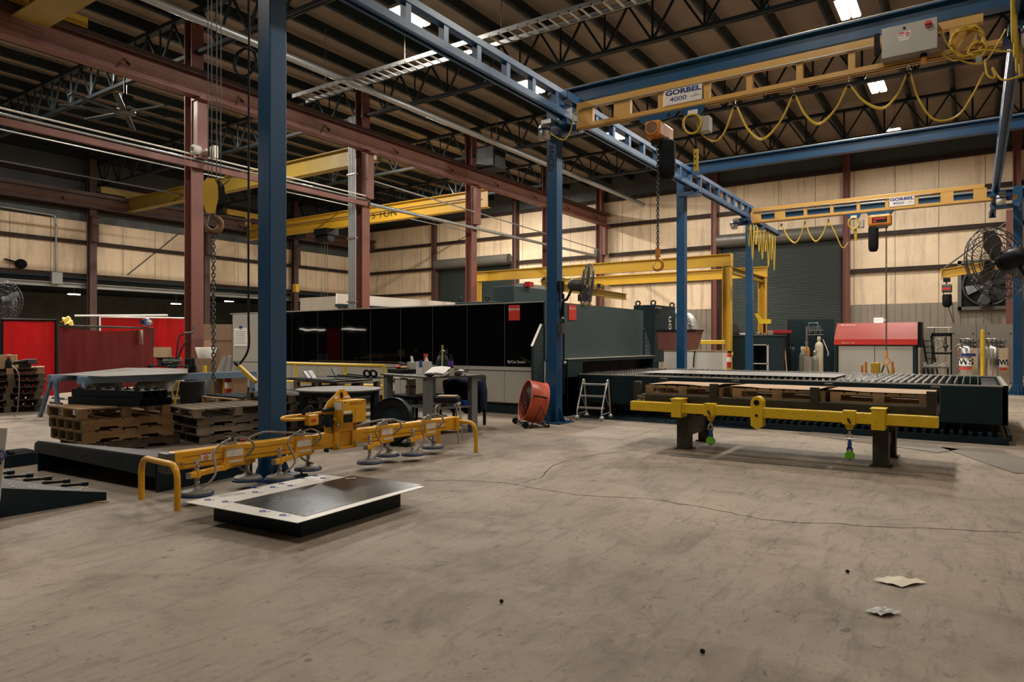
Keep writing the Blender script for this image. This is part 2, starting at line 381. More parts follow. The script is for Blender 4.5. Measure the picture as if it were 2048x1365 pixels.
# roll-up doors
for i, (a, b) in enumerate(DOORS):
    d = MB(); n = 88; d.bx(a-.05, b+.05, YW+.02, YW+.06, 0, 7.2)
    for k in range(n):
        z = 7.2*k/n
        d.cyl((a, YW+.02, z+.04), (b, YW+.02, z+.04), .036, n=6, cap=False)
    o = struct('door_%d' % (i+1), d, 'door_slat')
    struct('hood', MB().cyl((a-.15, YW-.32, 7.15), (b+.15, YW-.32, 7.15), .36, n=20), 'door_hood', o)
    struct('guide', MB().bx(a-.18, a, YW-.12, YW+.02, 0, 7.0), 'girt', o); struct('guide', MB().bx(b, b+.18, YW-.12, YW+.02, 0, 7.0), 'girt', o)
# wall girts
n = 0
def girt(p, q, lab):
    tag(P('wall_girt', MB().bar(p, q, .2, .2), 'girt'), lab, 'girt')
for z, nm in ((5.1, 'lowest'), (6.9, 'second'), (8.7, 'third'), (10.3, 'topmost')):
    girt((XL+.1, YF, z), (XL+.1, YW-.1, z), '%s dark girt along the left insulated wall' % nm)
for z, nm in ((5.1, 'lowest'), (6.9, 'second'), (8.7, 'third'), (10.3, 'topmost')):
    xs = [(XL+.2, -32.7), (-26.0, -19.3), (-18.7, -12.0), (-5.2, 6)] if z < 7.3 else [(XL+.2, 6)]
    w8 = ('left of the far door', 'between the far door and the column row', 'left of the near door', 'right of the near door') if z < 7.3 else ('across the whole width',)
    for (a, b), w in zip(xs, w8): girt((a, YW-.1, z), (b, YW-.1, z), '%s girt on the back wall %s' % (nm, w))
# wall columns
def hcol(x, y, z1, w, mat, lab, brk=None, sx=1, name='steel_column', plate=True):
    t = thing(name, lab, 'column', (x, y, 0))
    s = MB().ibeam((x, y, 0), (x, y, z1), w, w, .03, (1, 0, 0))
    P('shaft', s, mat, t)
    if plate: P('base_plate', MB().bx(x-w*.7, x+w*.7, y-w*.7, y+w*.7, 0, .03), 'dull_steel', t)
    if brk:
        P('crane_bracket', MB().bx(x+sx*(w/2+.01), x+sx*(w/2+.25), y-.16, y+.16, brk[0], brk[1]).bx(x+sx*w/2, x+sx*(w/2+.45), y-.2, y+.2, brk[1], brk[1]+.06), mat, t)
    return t
for x, nm in ((-32.75, 'left of the far roll-up door'), (-25.6, 'right of the far roll-up door'), (-12.1, 'left of the near roll-up door'), (-5.35, 'right of the near roll-up door'), (1.6, 'behind the right blue column')):
    hcol(x, YW-.3, ZC-.4, .3, 'red_oxide' if x > -20 else 'red_dark', 'red-brown wall column standing '+nm)
for y, nm in zip((4.4, 11.1, 17.8, 24.4, 31.1), ('nearest', 'second', 'third', 'fourth', 'farthest')):
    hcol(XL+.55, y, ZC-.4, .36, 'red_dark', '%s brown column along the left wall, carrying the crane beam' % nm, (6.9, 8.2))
ROW = -19.2
for y, nm in zip((4.75, 11.5, 18.25, 25.0, 31.75, 38.1), ('nearest, just outside the left', 'second', 'third', 'fourth', 'fifth', 'last')):
    if y < 5: continue
    lab = {11.5: 'red-brown steel column beside the hanging chain', 18.25: 'red-brown steel column with grey conduits up its side', 25.0: 'red-brown steel column behind the black machine, next one beyond the conduits', 31.75: 'red-brown steel column seen behind the second blue post', 38.1: 'red-brown steel column in the back wall where the crane beam ends'}[y]
    hcol(ROW, y, 11.2, .38, 'red_oxide', lab, (6.9, 8.58))
# conduits on the third column
t = thing('conduit_bundle', 'bundle of grey vertical conduits strapped to a red column', 'conduit', (ROW-.05, 17.9, 0))
for k in range(5): P('conduit', MB().cyl((ROW-.35+.085*k, 17.9, 0), (ROW-.35+.085*k, 17.9, 10.0), .034, n=8), 'galvanised', t)
for z in (3, 5.4, 7.8): P('strap', MB().bx(ROW-.42, ROW+.05, 17.84, 17.96, z, z+.05), 'steel', t)
# crane girders along the bays
def girder(x, y0, y1, lab, mat, sx):
    t = thing('crane_girder', lab, 'crane beam', (x, (y0+y1)/2, 8.65))
    P('beam', MB().ibeam((x, y0, 9.03), (x, y1, 9.03), .36, .72, .035), mat, t)
    P('cap_channel', MB().bx(x-.22, x+.22, y0, y1, 9.39, 9.43).bx(x-.22, x-.19, y0, y1, 9.28, 9.39).bx(x+.19, x+.22, y0, y1, 9.28, 9.39), 'red_dark', t)
    P('rail', MB().bx(x-.03, x+.03, y0, y1, 9.43, 9.5), 'dull_steel', t)
    cb = MB()
    for k in range(4): cb.cyl((x+sx*.2, y0, 8.92+.05*k), (x+sx*.2, y1, 8.92+.05*k), .011, n=6)
    P('conductor_bars', cb, 'rust', t)
    y = y0+1.2
    while y < y1: P('bar_bracket', MB().bar((x+sx*.02, y, 9.1), (x+sx*.3, y, 8.86), .05, .05), 'black_paint', t); y += 3.4
    return t
girder(ROW+.35, YF+.1, YW-.2, 'red-brown crane runway beam on the central column row', 'red_oxide', 1)
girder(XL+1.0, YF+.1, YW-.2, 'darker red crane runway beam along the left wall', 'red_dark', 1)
# roof trusses and purlins
def truss(y, lab, x0=XL+.2, x1=XR):
    t = thing('roof_truss', lab, 'truss', ((x0+x1)/2, y, 10.0))
    P('bottom_chord', MB().bx(x0, x1, y-.09, y-.02, 10.0, 10.1).bx(x0, x1, y+.02, y+.09, 10.0, 10.1), 'truss', t)
    P('top_chord', MB().bx(x0, x1, y-.1, y+.1, 11.22, 11.34), 'truss', t)
    w = MB(); k = 0; x = x0
    while x < x1-.8:
        w.bar((x, y, 11.25), (x+.75, y, 10.05), .06, .06); w.bar((x+.75, y, 10.05), (x+1.5, y, 11.25), .06, .06); w.bar((x+.75, y, 10.05), (x+.75, y, 11.25), .05, .05); x += 1.5
    P('web', w, 'truss', t)
for y, nm in zip(BAYS, ('just behind the viewer', 'nearest', 'second nearest', 'third', 'fourth', 'farthest')):
    if y > 0: truss(y, 'dark open-web roof truss across the hall, %s' % ('%s to the viewer' % nm if 'nearest' in nm else nm+(' from the viewer' if nm != 'farthest' else ', close to the back wall')))
x = XL+.35; pm = MB().bx(-.05, .05, YF, YW, 0, .3).bx(-.13, .05, YF, YW, 0, .02); first = None; xs = []
while x < XR: xs.append(x); x += 1.5
for x in xs:
    if x > 5: continue
    if first is None:
        m = MB(); m.v = [v+Vector((x, 0, 11.36)) for v in pm.v]; m.f = pm.f; m.s = pm.s
        first = tag(P('roof_purlin', m, 'purlin'), 'long dark roof purlin running towards the back wall', 'purlin', 'parallel roof purlins under the ceiling')
    else: dup(first, (x-.04, (YF+YW)/2, 11.36))
# long grey tie pipes under the roof
for x, z, r, lab in ((-16.4, 9.75, .11, 'grey round pipe under the roof just right of the red crane beam'), (-29.5, 9.3, .03, 'thin pale pipe under the roof of the left bay')):
    tag(P('roof_pipe', MB().cyl((x, YF+.2, z), (x, YW-.2, z), r, n=12), 'galvanised'), lab, 'pipe')
# horizontal services on the central row
t = thing('service_rail', 'thin red channel with pale conduits spanning the central columns', 'rail', (ROW+.3, 5, 6.7))
P('channel', MB().bx(ROW+.22, ROW+.34, YF+.2, 18.2, 6.62, 6.78), 'red_oxide', t); P('conduit', MB().cyl((ROW+.3, YF+.2, 6.86), (ROW+.3, 18.2, 6.86), .035, n=8), 'galvanised', t); P('conduit', MB().cyl((ROW+.36, YF+.2, 6.98), (ROW+.36, 18.2, 6.98), .025, n=8), 'white', t)
t = thing('process_pipe', 'dusty pipe continuing along the central columns towards the back wall', 'pipe', (ROW+.3, 28, 6.6))
P('pipe', MB().cyl((ROW+.3, 18.3, 6.72), (ROW+.3, YW-1.4, 6.72), .075, n=12), 'galvanised', t); P('valve', MB().bx(ROW+.2, ROW+.4, YW-1.6, YW-1.3, 6.6, 7.1), 'dull_steel', t)
tag(P('air_line', MB().tube([(ROW+.4, 18.4, 7.6), (ROW+.4, YW-1.2, 7.1)], .028, 8), 'galvanised'), 'thin pale air line above the dusty pipe', 'pipe')
tag(P('sprinkler_pipe', MB().cyl((XL+6.5, YF+.3, 9.05), (XL+6.5, 20.0, 9.05), .035, n=8), 'dull_steel'), 'pale sprinkler pipe crossing the left bay', 'pipe')
# cable tray
cy0 = 14.55
t = thing('cable_tray', 'silver ladder cable tray hung under the roof trusses', 'cable tray', (-10, cy0, 9.6))
for s in (0, .55): P('side_rail', MB().bx(-18.6, 5, cy0+s, cy0+s+.03, 9.55, 9.67), 'galvanised', t)
rg = MB(); x = -18.4
while x < 5: rg.bx(x, x+.05, cy0, cy0+.55, 9.56, 9.59); x += .3
P('rungs', rg, 'aluminium', t)
for x in (-17, -13.6, -10.2, -6.8, -3.4, 0): P('hanger_rod', MB().cyl((x, cy0+.02, 9.6), (x, cy0+.02, 11.4), .01, n=6), 'steel', t)
# highbay lamps
def lamp(x, y, z, lab, w=LAMP_W, vis=True, L=1.2, wd_=.45, rot=0):
    t = thing('high_bay_light', lab, 'light fixture', (x, y, z))
    P('housing', MB().bx(-wd_/2-.03, wd_/2+.03, -L/2-.03, L/2+.03, .03, .12), 'aluminium', t, True)
    P('lens', MB().bx(-wd_/2, -.04, -L/2, L/2, 0, .04).bx(.04, wd_/2, -L/2, L/2, 0, .04), 'lamp_lens', t, True)
    for s in (-1, 1): P('hanger', MB().cyl((0, s*L*.4, .12), (0, s*L*.4, ZC-z), .008, n=5), 'steel', t, True)
    a = area('lamp', (0, 0, -.03), wd_, L, w); a.parent = t
ordn = ('nearest', 'second', 'third', 'fourth', 'fifth', 'sixth')
for x, nm in ((-12.65, 'left'), (-2.75, 'right')):
    for y, o_ in zip((13.7, 19.8, 26.4, 32.6), ordn): lamp(x, y, 10.25, 'lit high-bay light in the %s row over the main hall, %s from the viewer' % (nm, o_))
    for y, o_, k in ((7.2, 'just before', .6), (1.0, 'overhead beside', .4)): lamp(x, y, 10.25, 'high-bay light of the %s row out of view %s the viewer' % (nm, o_), LAMP_W*k)
for y, o_ in zip((1, 7.2, 13.7), ordn): lamp(5.5, y, 10.25, 'unseen fill light added to the right, %s of three' % o_, LAMP_W*.15)  # unseen row, added as faint fill from the right
for y, o_ in zip((1.0, 8.2, 14.6, 21.6, 28.0, 32.6), ordn): lamp(-25.0, y, 11.08, 'high-bay light of the left bay behind the red crane beam, %s from the viewer' % o_, LAMP_W*2.0, L=1.5, wd_=.6)
# lamps of the low lean-to on the left
for k, (px, py) in enumerate(((148, 590), (352, 609), (458, 604))):
    p = pX(px, py, -43.5)
    t = thing('hanging_lamp', 'small bright lamp in the low side bay, %s of three' % ('leftmost', 'middle one', 'rightmost')[k], 'light fixture', p)
    P('lens', MB().bx(-.1, .1, -.3, .3, 0, .05), 'lean_lens', t, True); P('housing', MB().bx(-.14, .14, -.34, .34, .05, .12), 'dull_steel', t, True); P('stem', MB().cyl((0, 0, .12), (0, 0, 4.85-p.z), .015, n=6), 'steel', t, True)
    a = area('lamp', (0, 0, -.03),   .3, .6, 90); a.parent = t
# ceiling fan in the left bay
p = pD(250, 228, 22.4)
t = thing('ceiling_fan', 'large eight-bladed ceiling fan in the left bay', 'fan', p)
P('hub', MB().lathe([(.10, .05), (.32, 0), (.32, .1), (.10, .16)], 20, Matrix.Translation((0, 0, 0))), 'dull_steel', t, True)
P('drop_rod', MB().cyl((0, 0, .1), (0, 0, 11.4-p.z), .05, n=10).bx(-.18, .18, -.18, .18, .25, .6), 'black_paint', t, True)
for k in range(8):
    M = Matrix.Rotation(k*math.pi/4+.2, 4, 'Z') @ Matrix.Rotation(.2, 4, 'Y')
    P('blade', MB().bx(-.09, .09, .3, 1.85, .03, .05, Matrix.Rotation(k*math.pi/4+.2, 4, 'Z') @ Matrix.Rotation(.18, 4, 'Y')), 'purlin', t, True)
# unit heater
p = pY(982, 318, 24.2)
t = thing('unit_heater', 'dark box heater hanging under the roof above the crane beam', 'heater', p)
P('case', MB().bx(-.5, .5, -.4, .4, -.5, .5), 'black_paint', t, True, .02); P('louvre', MB().bx(-.42, .42, -.43, -.4, -.4, .4), 'dull_steel', t, True)
for s in (-.3, .3): P('hanger', MB().cyl((s, 0, .5), (s, 0, ZC-p.z), .012, n=5), 'steel', t, True)
# wall speaker horns and camera on the second column
q = pX(402, 302, ROW+.45)
t = thing('security_camera', 'white bullet camera fixed to the red column', 'camera', q)
P('mount', MB().bx(-.03, .3, -.02, .02, -.05, .02), 'white', t, True); P('body', MB().lathe([(.06, 0), (.13, .05), (.14, .24), (.10, .28)], 14, Matrix.Rotation(math.pi/2, 4, 'X')), 'white', t, True)
P('eye', MB().cyl((0, -.285, 0), (0, -.30, 0), .07, n=14), 'black_paint', t, True)
q = pX(428, 305, ROW+.75)
t = thing('junction_box', 'small white box beside the bullet camera', 'box', q); P('case', MB().bx(-.12, .12, -.06, .06, -.18, .18), 'white', t, True); P('arm', MB().bar((0, 0, -.1), (ROW+.42-q.x, 11.5-q.y, -.1), .03), 'dull_steel', t, True)
# conduit drop and box on left wall
a = pX(0, 413, XL+.3); b = pX(104, 430, XL+.3); c = pX(112, 440, XL+.3); d = pX(112, 545, XL+.3)
t = thing('wall_conduit', 'pale bent conduit dropping to a grey box on the left wall', 'conduit', d)
P('conduit', MB().tube([a, b, b.lerp(c, .5)+Vector((0, .05, .08)), c, d], .05, 8), 'galvanised', t); P('box', MB().box(d-Vector((0, 0, .3)), (.3, .5, .6)), 'galvanised', t)
# bird-like dark bracket omitted; bracing rods
for a, b, lab in ((pX(255, 550, XL+.05), pX(360, 466, XL+.05), 'crossed bracing rod on the left wall beside the red column'),):
    tag(P('bracing_rod', MB().cyl(a, b, .03, n=6), 'dull_steel'), lab, 'rod')
q = pX(42, 533, XL+.25)
t = thing('ledge_lump', 'small dark cap-shaped lump resting on the wall girt at left', 'debris', q)
P('crown', MB().sph((0, 0, .12), .28, (.7, 1, .9), 12), 'black_cloth', t, True); P('brim', MB().bar((0, -.2, .18), (0, -.7, .3), .3, .04), 'black_cloth', t, True)
q = pX(592, 582, -37.6)
t = thing('hook_block', 'small yellow hook block on ropes by the left wall, seen above the machine', 'crane hook', (q.x, q.y, q.z-.5))
P('block', MB().bx(q.x-.18, q.x+.18, q.y-.15, q.y+.15, q.z-.1, q.z+.45), 'frame_yellow', t, bevel=.03); P('hook', MB().tube(arc((q.x, q.y, q.z-.32), .16, 1.6, -2.6, (0, 1, 0), (0, 0, 1), 10), .04, 6), 'dull_steel', t)
for k in (-.12, -.04, .04, .12): P('rope', MB().cyl((q.x, q.y+k, q.z+.4), (q.x, q.y+k, 8.6), .012, n=5), 'dull_steel', t)
P('trolley', MB().bx(q.x-.5, q.x+.5, q.y-.4, q.y+.4, 8.5, 8.75), 'black_paint', t)
# floor joints, cracks and trench plates
fl = bpy.data.objects['floor']
def crack(pts, w):
    m = MB(); L = [pz(*p) for p in pts]; L = smooth(L, 5); Rn = random.Random(3)
    L = [q+Vector((Rn.uniform(-.02, .02), Rn.uniform(-.02, .02), 0)) for q in L]
    m.tube([Vector((q.x, q.y, .0005)) for q in L], [w*Rn.uniform(.4, 1.1) for q in L], 4)
    for v in m.v: v.z = v.z*.08+.001
    P('crack', m, 'crack', fl)
crack([(850, 962), (945, 962), (1032, 970), (1100, 983), (1180, 992), (1300, 1000), (1440, 1022), (1530, 1040), (1660, 1048), (1800, 1056), (2040, 1066)], .010)
crack([(1128, 873), (1180, 876), (1242, 880)], .006); crack([(1242, 880), (1275, 871), (1312, 859)], .006)
crack([(1032, 970), (1080, 955), (1110, 930), (1180, 912), (1280, 900)], .008)
for k, (px0, py0, px1, py1, w, lab) in enumerate(((1340, 912, 1846, 954, .22, 'long worn steel trench cover on the floor in front of the rack'), (1600, 868, 1880, 906, .5, 'steel floor plate under the rack, left of the trench end'), (1890, 896, 2040, 948, .62, 'steel floor plate right of the rack legs'))):
    a, b = pz(px0, py0), pz(px1, py1); M = fr(a, b)
    tag(P('floor_plate', MB().bx(-w, w*.1, 0, (b-a).length, 0.001, .008, M), 'floor_plate'), lab, 'floor plate')
for (px, py, s, lab) in ((1799, 1166, .16, 'crumpled cream paper scrap lying on the floor at right'), (1765, 1228, .10, 'pale flattened scrap on the floor below the cream paper')):
    p = pz(px, py); Rn = random.Random(px)
    tag(P('paper_scrap', MB().grid(lambda u, v: (p.x+(u-.5)*s*1.0+(v-.5)*s*.75, p.y+(v-.5)*s*1.1-(u-.5)*s*.2, .006+.02*Rn.random()), 6, 5), 'cream' if px > 1780 else 'cabinet_grey'), lab, 'paper')
for (px, py) in ((1003, 1207), (1405, 1308), (1695, 1147)):
    p = pz(px, py); tag(P('floor_pebble', MB().sph((p.x, p.y, .012), .014, (1, .8, .8), 8), 'black_rubber'), 'tiny dark lump on the open floor, %s' % {1003: 'left one near the middle', 1405: 'lowest one', 1695: 'right one'}[px], 'debris')
# ------------------------------------------------------------------ blue runway frame
RX, RX2, CX1, CX2 = -6.05, .48, -6.45, 1.03
def bluecol(x, y, lab, w=.22, zt=5.95):
    t = thing('crane_post', lab, 'column', (x, y, 0)); h = w/2
    P('shaft', MB().bx(x-h, x+h, y-h, y+h, .02, zt), 'crane_blue', t, bevel=.012)
    P('base_plate', MB().bx(x-.27, x+.27, y-.27, y+.27, 0, .025), 'crane_blue', t)
    for sx, sy in ((1, 0), (-1, 0), (0, 1), (0, -1)):
        g = MB(); M = Matrix.Translation((x, y, .025)) @ Matrix.Rotation(math.atan2(sy, sx), 4, 'Z') @ Matrix.Rotation(math.pi/2, 4, 'X')
        g.prism([(h, 0), (h+.13, 0), (h, .28)], .014, M @ Matrix.Translation((0, 0, -.007)))
        P('gusset', g, 'crane_blue', t)
    for sx in (-1, 1):
        for sy in (-1, 1): P('anchor_bolt', MB().cyl((x+sx*.22, y+sy*.22, .02), (x+sx*.22, y+sy*.22, .06), .014, n=6), 'dull_steel', t)
    return t
c1 = bluecol(CX1, 4.78, 'tall blue square post in the foreground behind the yellow vacuum lifter')
c2 = bluecol(CX1-.04, 11.0, 'tall blue square post beside the orange drum fan')
c3 = bluecol(CX1, 17.6, 'blue square post behind the cutting table, in front of the white panel')
c4 = bluecol(CX1, 24.2, 'farthest blue square post of the left row, in front of the roll-up door')
c5 = bluecol(CX2, 24.2, 'blue square post at the right edge of the photo')
c6 = bluecol(CX2+.1, 10.6, 'blue square post just outside the right edge')
st = MB()
P('stencil', st.text('SPANCO', .17, face((CX1-.05, 11.0-.1112, 5.0), (0, 0, -1), (1, 0, 0)), .001), 'ink', c2)
for t, y in ((c1, 4.78), (c2, 11.0), (c3, 17.6), (c4, 24.2)):
    P('top_bracket', MB().bx(CX1-.05, RX+.08, y-.16, y+.16, 5.36, 5.46).bx(RX-.1, RX+.1, y-.12, y+.12, 5.44, 5.5), 'light_blue', t)
for t, x in ((c5, 24.2), (c6, 10.6)):
    P('top_bracket', MB().bx(RX2-.08, CX2+.05, x-.16, x+.16, 5.36, 5.46).bx(RX2-.1, RX2+.1, x-.12, x+.12, 5.44, 5.5), 'light_blue', t)
def runway(x, y0, y1, yu, lab, sx):
    t = thing('crane_runway', lab, 'crane runway', (x, (y0+y1)/2, 5.49))
    P('upper_chord', MB().bx(x-.06, x+.06, y0, yu, 5.85, 5.96), 'light_blue', t, bevel=.01)
    lo = MB().bx(x-.075, x+.075, y0, y1, 5.57, 5.61).bx(x-.075, x-.06, y0, y1, 5.49, 5.57).bx(x+.06, x+.075, y0, y1, 5.49, 5.57).bx(x-.075, x-.03, y0, y1, 5.485, 5.50).bx(x+.03, x+.075, y0, y1, 5.485, 5.50)
    P('lower_track', lo, 'light_blue', t)
    y = 6.5-.755*8
    while y < yu-.1:
        if y > y0: P('post', MB().bx(x-.05, x+.05, y-.05, y+.05, 5.6, 5.86), 'light_blue', t)
        y += .755
    for yy in (10.6, 17.0): P('splice_plate', MB().bx(x-.07, x+.07, yy, yy+.6, 5.83, 5.975), 'crane_blue', t)
    P('end_stop', MB().bx(x-.09, x+.09, y1-.06, y1, 5.45, 5.66), 'dark_blue', t)
runway(RX, .3, 26.5, 23.0, 'blue ladder-like crane runway on the left row of posts', 1)
runway(RX2, 4.0, 26.5, 24.4, 'blue ladder-like crane runway at the right edge', -1)
for y, x1, lab in ((11.35, 1.1, 'long blue cross beam above the nearer yellow bridge'), (17.9, 1.5, 'blue cross beam between the two yellow bridges'), (24.45, 1.4, 'blue cross beam behind the farther yellow bridge')):
    dz = .36 if y > 20 else 0
    t = thing('tie_beam', lab, 'beam', (-2.5, y, 6.0-dz))
    P('beam', MB().ibeam((CX1-.35, y, 6.14-dz), (x1, y, 6.14-dz), .20, .27, .018), 'crane_blue', t)
    P('conduit', MB().cyl((CX1-.35, y-.06, 6.295-dz), (x1, y-.06, 6.295-dz), .018, n=8), 'galvanised', t)
    P('bracket', MB().bx(CX1-.12, CX1+.12, y-.26, y+.1, 5.85-dz, 6.005-dz), 'crane_blue', t)
    P('bracket', MB().bx(CX2-.12, CX2+.12, y-.26, y+.1, 5.85-dz, 6.005-dz), 'crane_blue', t)
# ------------------------------------------------------------------ yellow bridge cranes
def gorbel_sign(x0, x1, y, parent):
    cx = (x0+x1)/2; w = x1-x0
    p = P('sign', MB().bx(x0, x1, y-.022, y-.016, 5.375, 5.625), 'white', parent)
    F_ = lambda dx, z: face((cx+dx, y-.0225, z), (1, 0, 0), (0, 0, 1))
    P('lettering', MB().text('GORBEL', .105, F_(0, 5.565), .001, sx=w*2.45, offset=.005), 'sign_blue', p)
    P('lettering', MB().text('4000', .105, F_(-w*.13, 5.455), .001, sx=1.35, offset=.001), 'sign_blue', p)
    P('lettering', MB().text('LBS\nCAPACITY', .032, F_(w*.33, 5.465), .001), 'ink', p)
def bridge(y, x0, x1, lab, signx, posts, wide):
    t = thing('bridge_crane', lab, 'bridge crane', ((x0+x1)/2, y, 5.29))
    P('upper_chord', MB().bx(x0, x1, y-.05, y+.05, 5.64, 5.755), 'bridge_yellow', t, bevel=.006)
    lo = MB().bx(x0, x1+.25, y-.05, y+.05, 5.33, 5.375).bx(x0, x1+.25, y-.06, y-.045, 5.29, 5.36).bx(x0, x1+.25, y+.045, y+.06, 5.29, 5.36).bx(x0, x1+.25, y-.06, y-.025, 5.285, 5.30).bx(x0, x1+.25, y+.025, y+.06, 5.285, 5.30)
    P('lower_track', lo, 'bridge_yellow', t)
    for p_ in posts: P('post', MB().bx(p_-.045, p_+.045, y-.045, y+.045, 5.37, 5.65), 'bridge_yellow', t)
    for p_ in wide: P('post', MB().bx(p_-.15, p_+.15, y-.045, y+.045, 5.37, 5.65), 'bridge_yellow', t)
    P('sleeve', MB().bx(RX-.38, x0, y-.07, y+.07, 5.26, 5.38), 'dark_blue', t); P('end_stub', MB().bx(RX-.5, RX-.38, y-.06, y+.06, 5.27, 5.37), 'bridge_yellow', t)
    P('sleeve', MB().bx(x1+.2, RX2+.35, y-.07, y+.07, 5.26, 5.38), 'dark_blue', t); P('end_stub', MB().bx(RX2+.35, RX2+.46, y-.06, y+.06, 5.27, 5.37), 'bridge_yellow', t)
    for x in (RX, RX2):
        P('end_truck', MB().bx(x-.13, x+.13, y-.28, y+.28, 5.36, 5.44).bx(x-.05, x+.05, y-.25, y+.25, 5.44, 5.56), 'crane_blue', t)
        s = -1
        dm = P('drive_motor', MB().lathe([(.02, -.02), (.10, .0), (.11, .05), (.11, .2), (.08, .24), (.05, .26)], 16, Matrix.Translation((x-.25 if x < -3 else x+.1, y-.42, 5.10))), 'aluminium', t)
        P('motor_band', MB().lathe([(.112, .13), (.112, .175)], 16, Matrix.Translation((x-.25 if x < -3 else x+.1, y-.42, 5.10)), False), 'sign_blue', dm)
        P('motor_bracket', MB().bx((x-.3 if x < -3 else x+.05), (x-.1 if x < -3 else x+.2), y-.45, y-.25, 5.36, 5.43), 'steel', dm)
    gorbel_sign(signx-.31, signx+.31, y-.05, t)
    P('conduit', MB().cyl((x0+.05, y-.065, 5.63), (x1-1.2, y-.065, 5.63), .013, n=8), 'galvanised', t)
    return t
B1, B2 = 10.75, 22.3
def bx_(px, py, y): return pY(px, py, y).x
b1 = bridge(B1, -5.86, .10, 'nearer yellow bridge crane, carrying the big grey control box', bx_(1369, 195, B1), [bx_(p, 200, B1) for p in (1323, 1415, 1500, 1600, 1704)], [bx_(p, 220, B1) for p in (1172, 1246)]+[-.12])
b2 = bridge(B2, -5.86, .24, 'farther yellow bridge crane, in front of the back wall', bx_(1804, 400, B2), [bx_(p, 410, B2) for p in (1611, 1664, 1717, 1774, 1833)], [bx_(p, 420, B2) for p in (1512, 1560, 1894, 1960)])
# control box on the nearer bridge
xa, xb = bx_(1763, 100, B1-.28), bx_(1875, 80, B1-.28)
cb = P('control_box', MB().bx(xa, xb, B1-.28, B1-.055, 5.335, 5.745), 'cabinet_grey', b1, bevel=.006, label='large light-grey control box')
P('door', MB().bx(xa+.004, xb-.004, B1-.298, B1-.281, 5.34, 5.74), 'machine_grey', cb)
P('switch_knob', MB().cyl((xb-.1, B1-.298, 5.665), (xb-.1, B1-.33, 5.665), .042, n=18).bx(xb-.135, xb-.065, B1-.35, B1-.33, 5.655, 5.678), 'red_plastic', cb)
P('lock', MB().cyl((xa+.42*(xb-xa), B1-.298, 5.685), (xa+.42*(xb-xa), B1-.305, 5.685), .017, n=12), 'ink', cb)
mx_ = xa+.42*(xb-xa)
wl = P('warning_label', MB().bx(mx_-.075, mx_+.075, B1-.3005, B1-.298, 5.56, 5.64).bx(mx_-.055, mx_+.055, B1-.3005, B1-.298, 5.52, 5.555), 'white', cb)
P('label_marks', MB().bx(mx_-.068, mx_, B1-.302, B1-.3006, 5.615, 5.635).bx(mx_-.068, mx_-.005, B1-.302, B1-.3006, 5.59, 5.597).ring((mx_+.036, B1-.3015, 5.602), .020, .006, (0, 1, 0), 16, 4), 'label_red', cb)
P('beacon', MB().lathe([(.035, -.12), (.038, -.05), (.035, -.045)], 12, Matrix.Translation((xb-.16, B1-.17, 5.335))), 'orange_lens', cb); P('beacon_base', MB().cyl((xb-.16, B1-.17, 5.34), (xb-.16, B1-.17, 5.285), .042, n=12), 'black_paint', cb)
P('antenna', MB().bx(xa-.09, xa-.02, B1-.30, B1-.25, 5.40, 5.70), 'black_rubber', cb, bevel=.01)
P('cable', MB().tube(smooth([(RX-.2, B1-.42, 5.25), (RX-.05, B1-.40, 5.12), (RX+.02, B1-.2, 5.10), (RX+.1, B1-.12, 5.24), (RX+.14, B1-.1, 5.42), (RX+.16, B1-.08, 5.56), (RX+.3, B1-.07, 5.63)]), .012, 6), 'cable_yellow', b1)
# festoon cable
def festoon(tr, lows, y, lab, r=.014, pre=None, post=None):
    t = thing('festoon_cable', lab, 'cable', (tr[len(tr)//2][0], y, tr[len(tr)//2][1]))
    for off in (-.012, .014):
        pts = list(pre or [])
        for i, (x, z) in enumerate(tr):
            pts.append((x-.03, y+off, z-.10)); pts.append((x, y+off, z-.075)); pts.append((x+.03, y+off, z-.10))
            if i < len(lows):
                lx, lz = lows[i]; nx, nz = tr[i+1]
                dz = abs(off)*2.0 if off > 0 else 0
                pts += [(x+(lx-x)*.45, y+off, z-.10+(lz+dz-z+.10)*.62), (lx, y+off, lz+dz), (lx+(nx-lx)*.55, y+off, lz+dz+(nz-.10-lz-dz)*.38)]
        pts += list(post or [])
        P('cable', MB().tube(smooth(pts, 5), r, 6), 'cable_yellow', t)
    for x, z in tr:
        tr_ = P('trolley', MB().bx(x-.03, x+.03, y-.025, y+.025, z-.11, z-.035), 'black_rubber', t)
        P('hanger', MB().cyl((x, y, z-.035), (x, y, 5.31), .008, n=6).sph((x, y-.03, 5.30-.02), .022, n=8).sph((x, y+.03, 5.30-.02), .022, n=8), 'bright_steel', tr_)
F1 = lambda px, py: (pY(px, py, B1).x, pY(px, py, B1).z)
tr1 = [(F1(px, py)[0], 5.24) for px, py in ((1471, 230), (1588, 210), (1698, 185), (1817, 170))]
lw1 = [F1(1524, 281), F1(1638, 250), F1(1765, 219)]
hx = F1(1393, 260)[0]
festoon(tr1, lw1, B1, 'yellow festoon cable looping under the nearer bridge crane', pre=[(hx+.02, B1-.02, 5.05), (hx+.05, B1-.02, 4.88), F1(1425, 283)[:1]+(B1,)+F1(1425, 283)[1:], F1(1447, 268)[:1]+(B1,)+F1(1447, 268)[1:]],
        post=[F1(1838, 200)[:1]+(B1,)+F1(1838, 200)[1:], F1(1870, 240)[:1]+(B1,)+F1(1870, 240)[1:], F1(1915, 232)[:1]+(B1,)+F1(1915, 232)[1:], F1(1945, 190)[:1]+(B1,)+F1(1945, 190)[1:], F1(1968, 145)[:1]+(B1,)+F1(1968, 145)[1:]])
F2 = lambda px, py: (pY(px, py, B2).x, pY(px, py, B2).z)
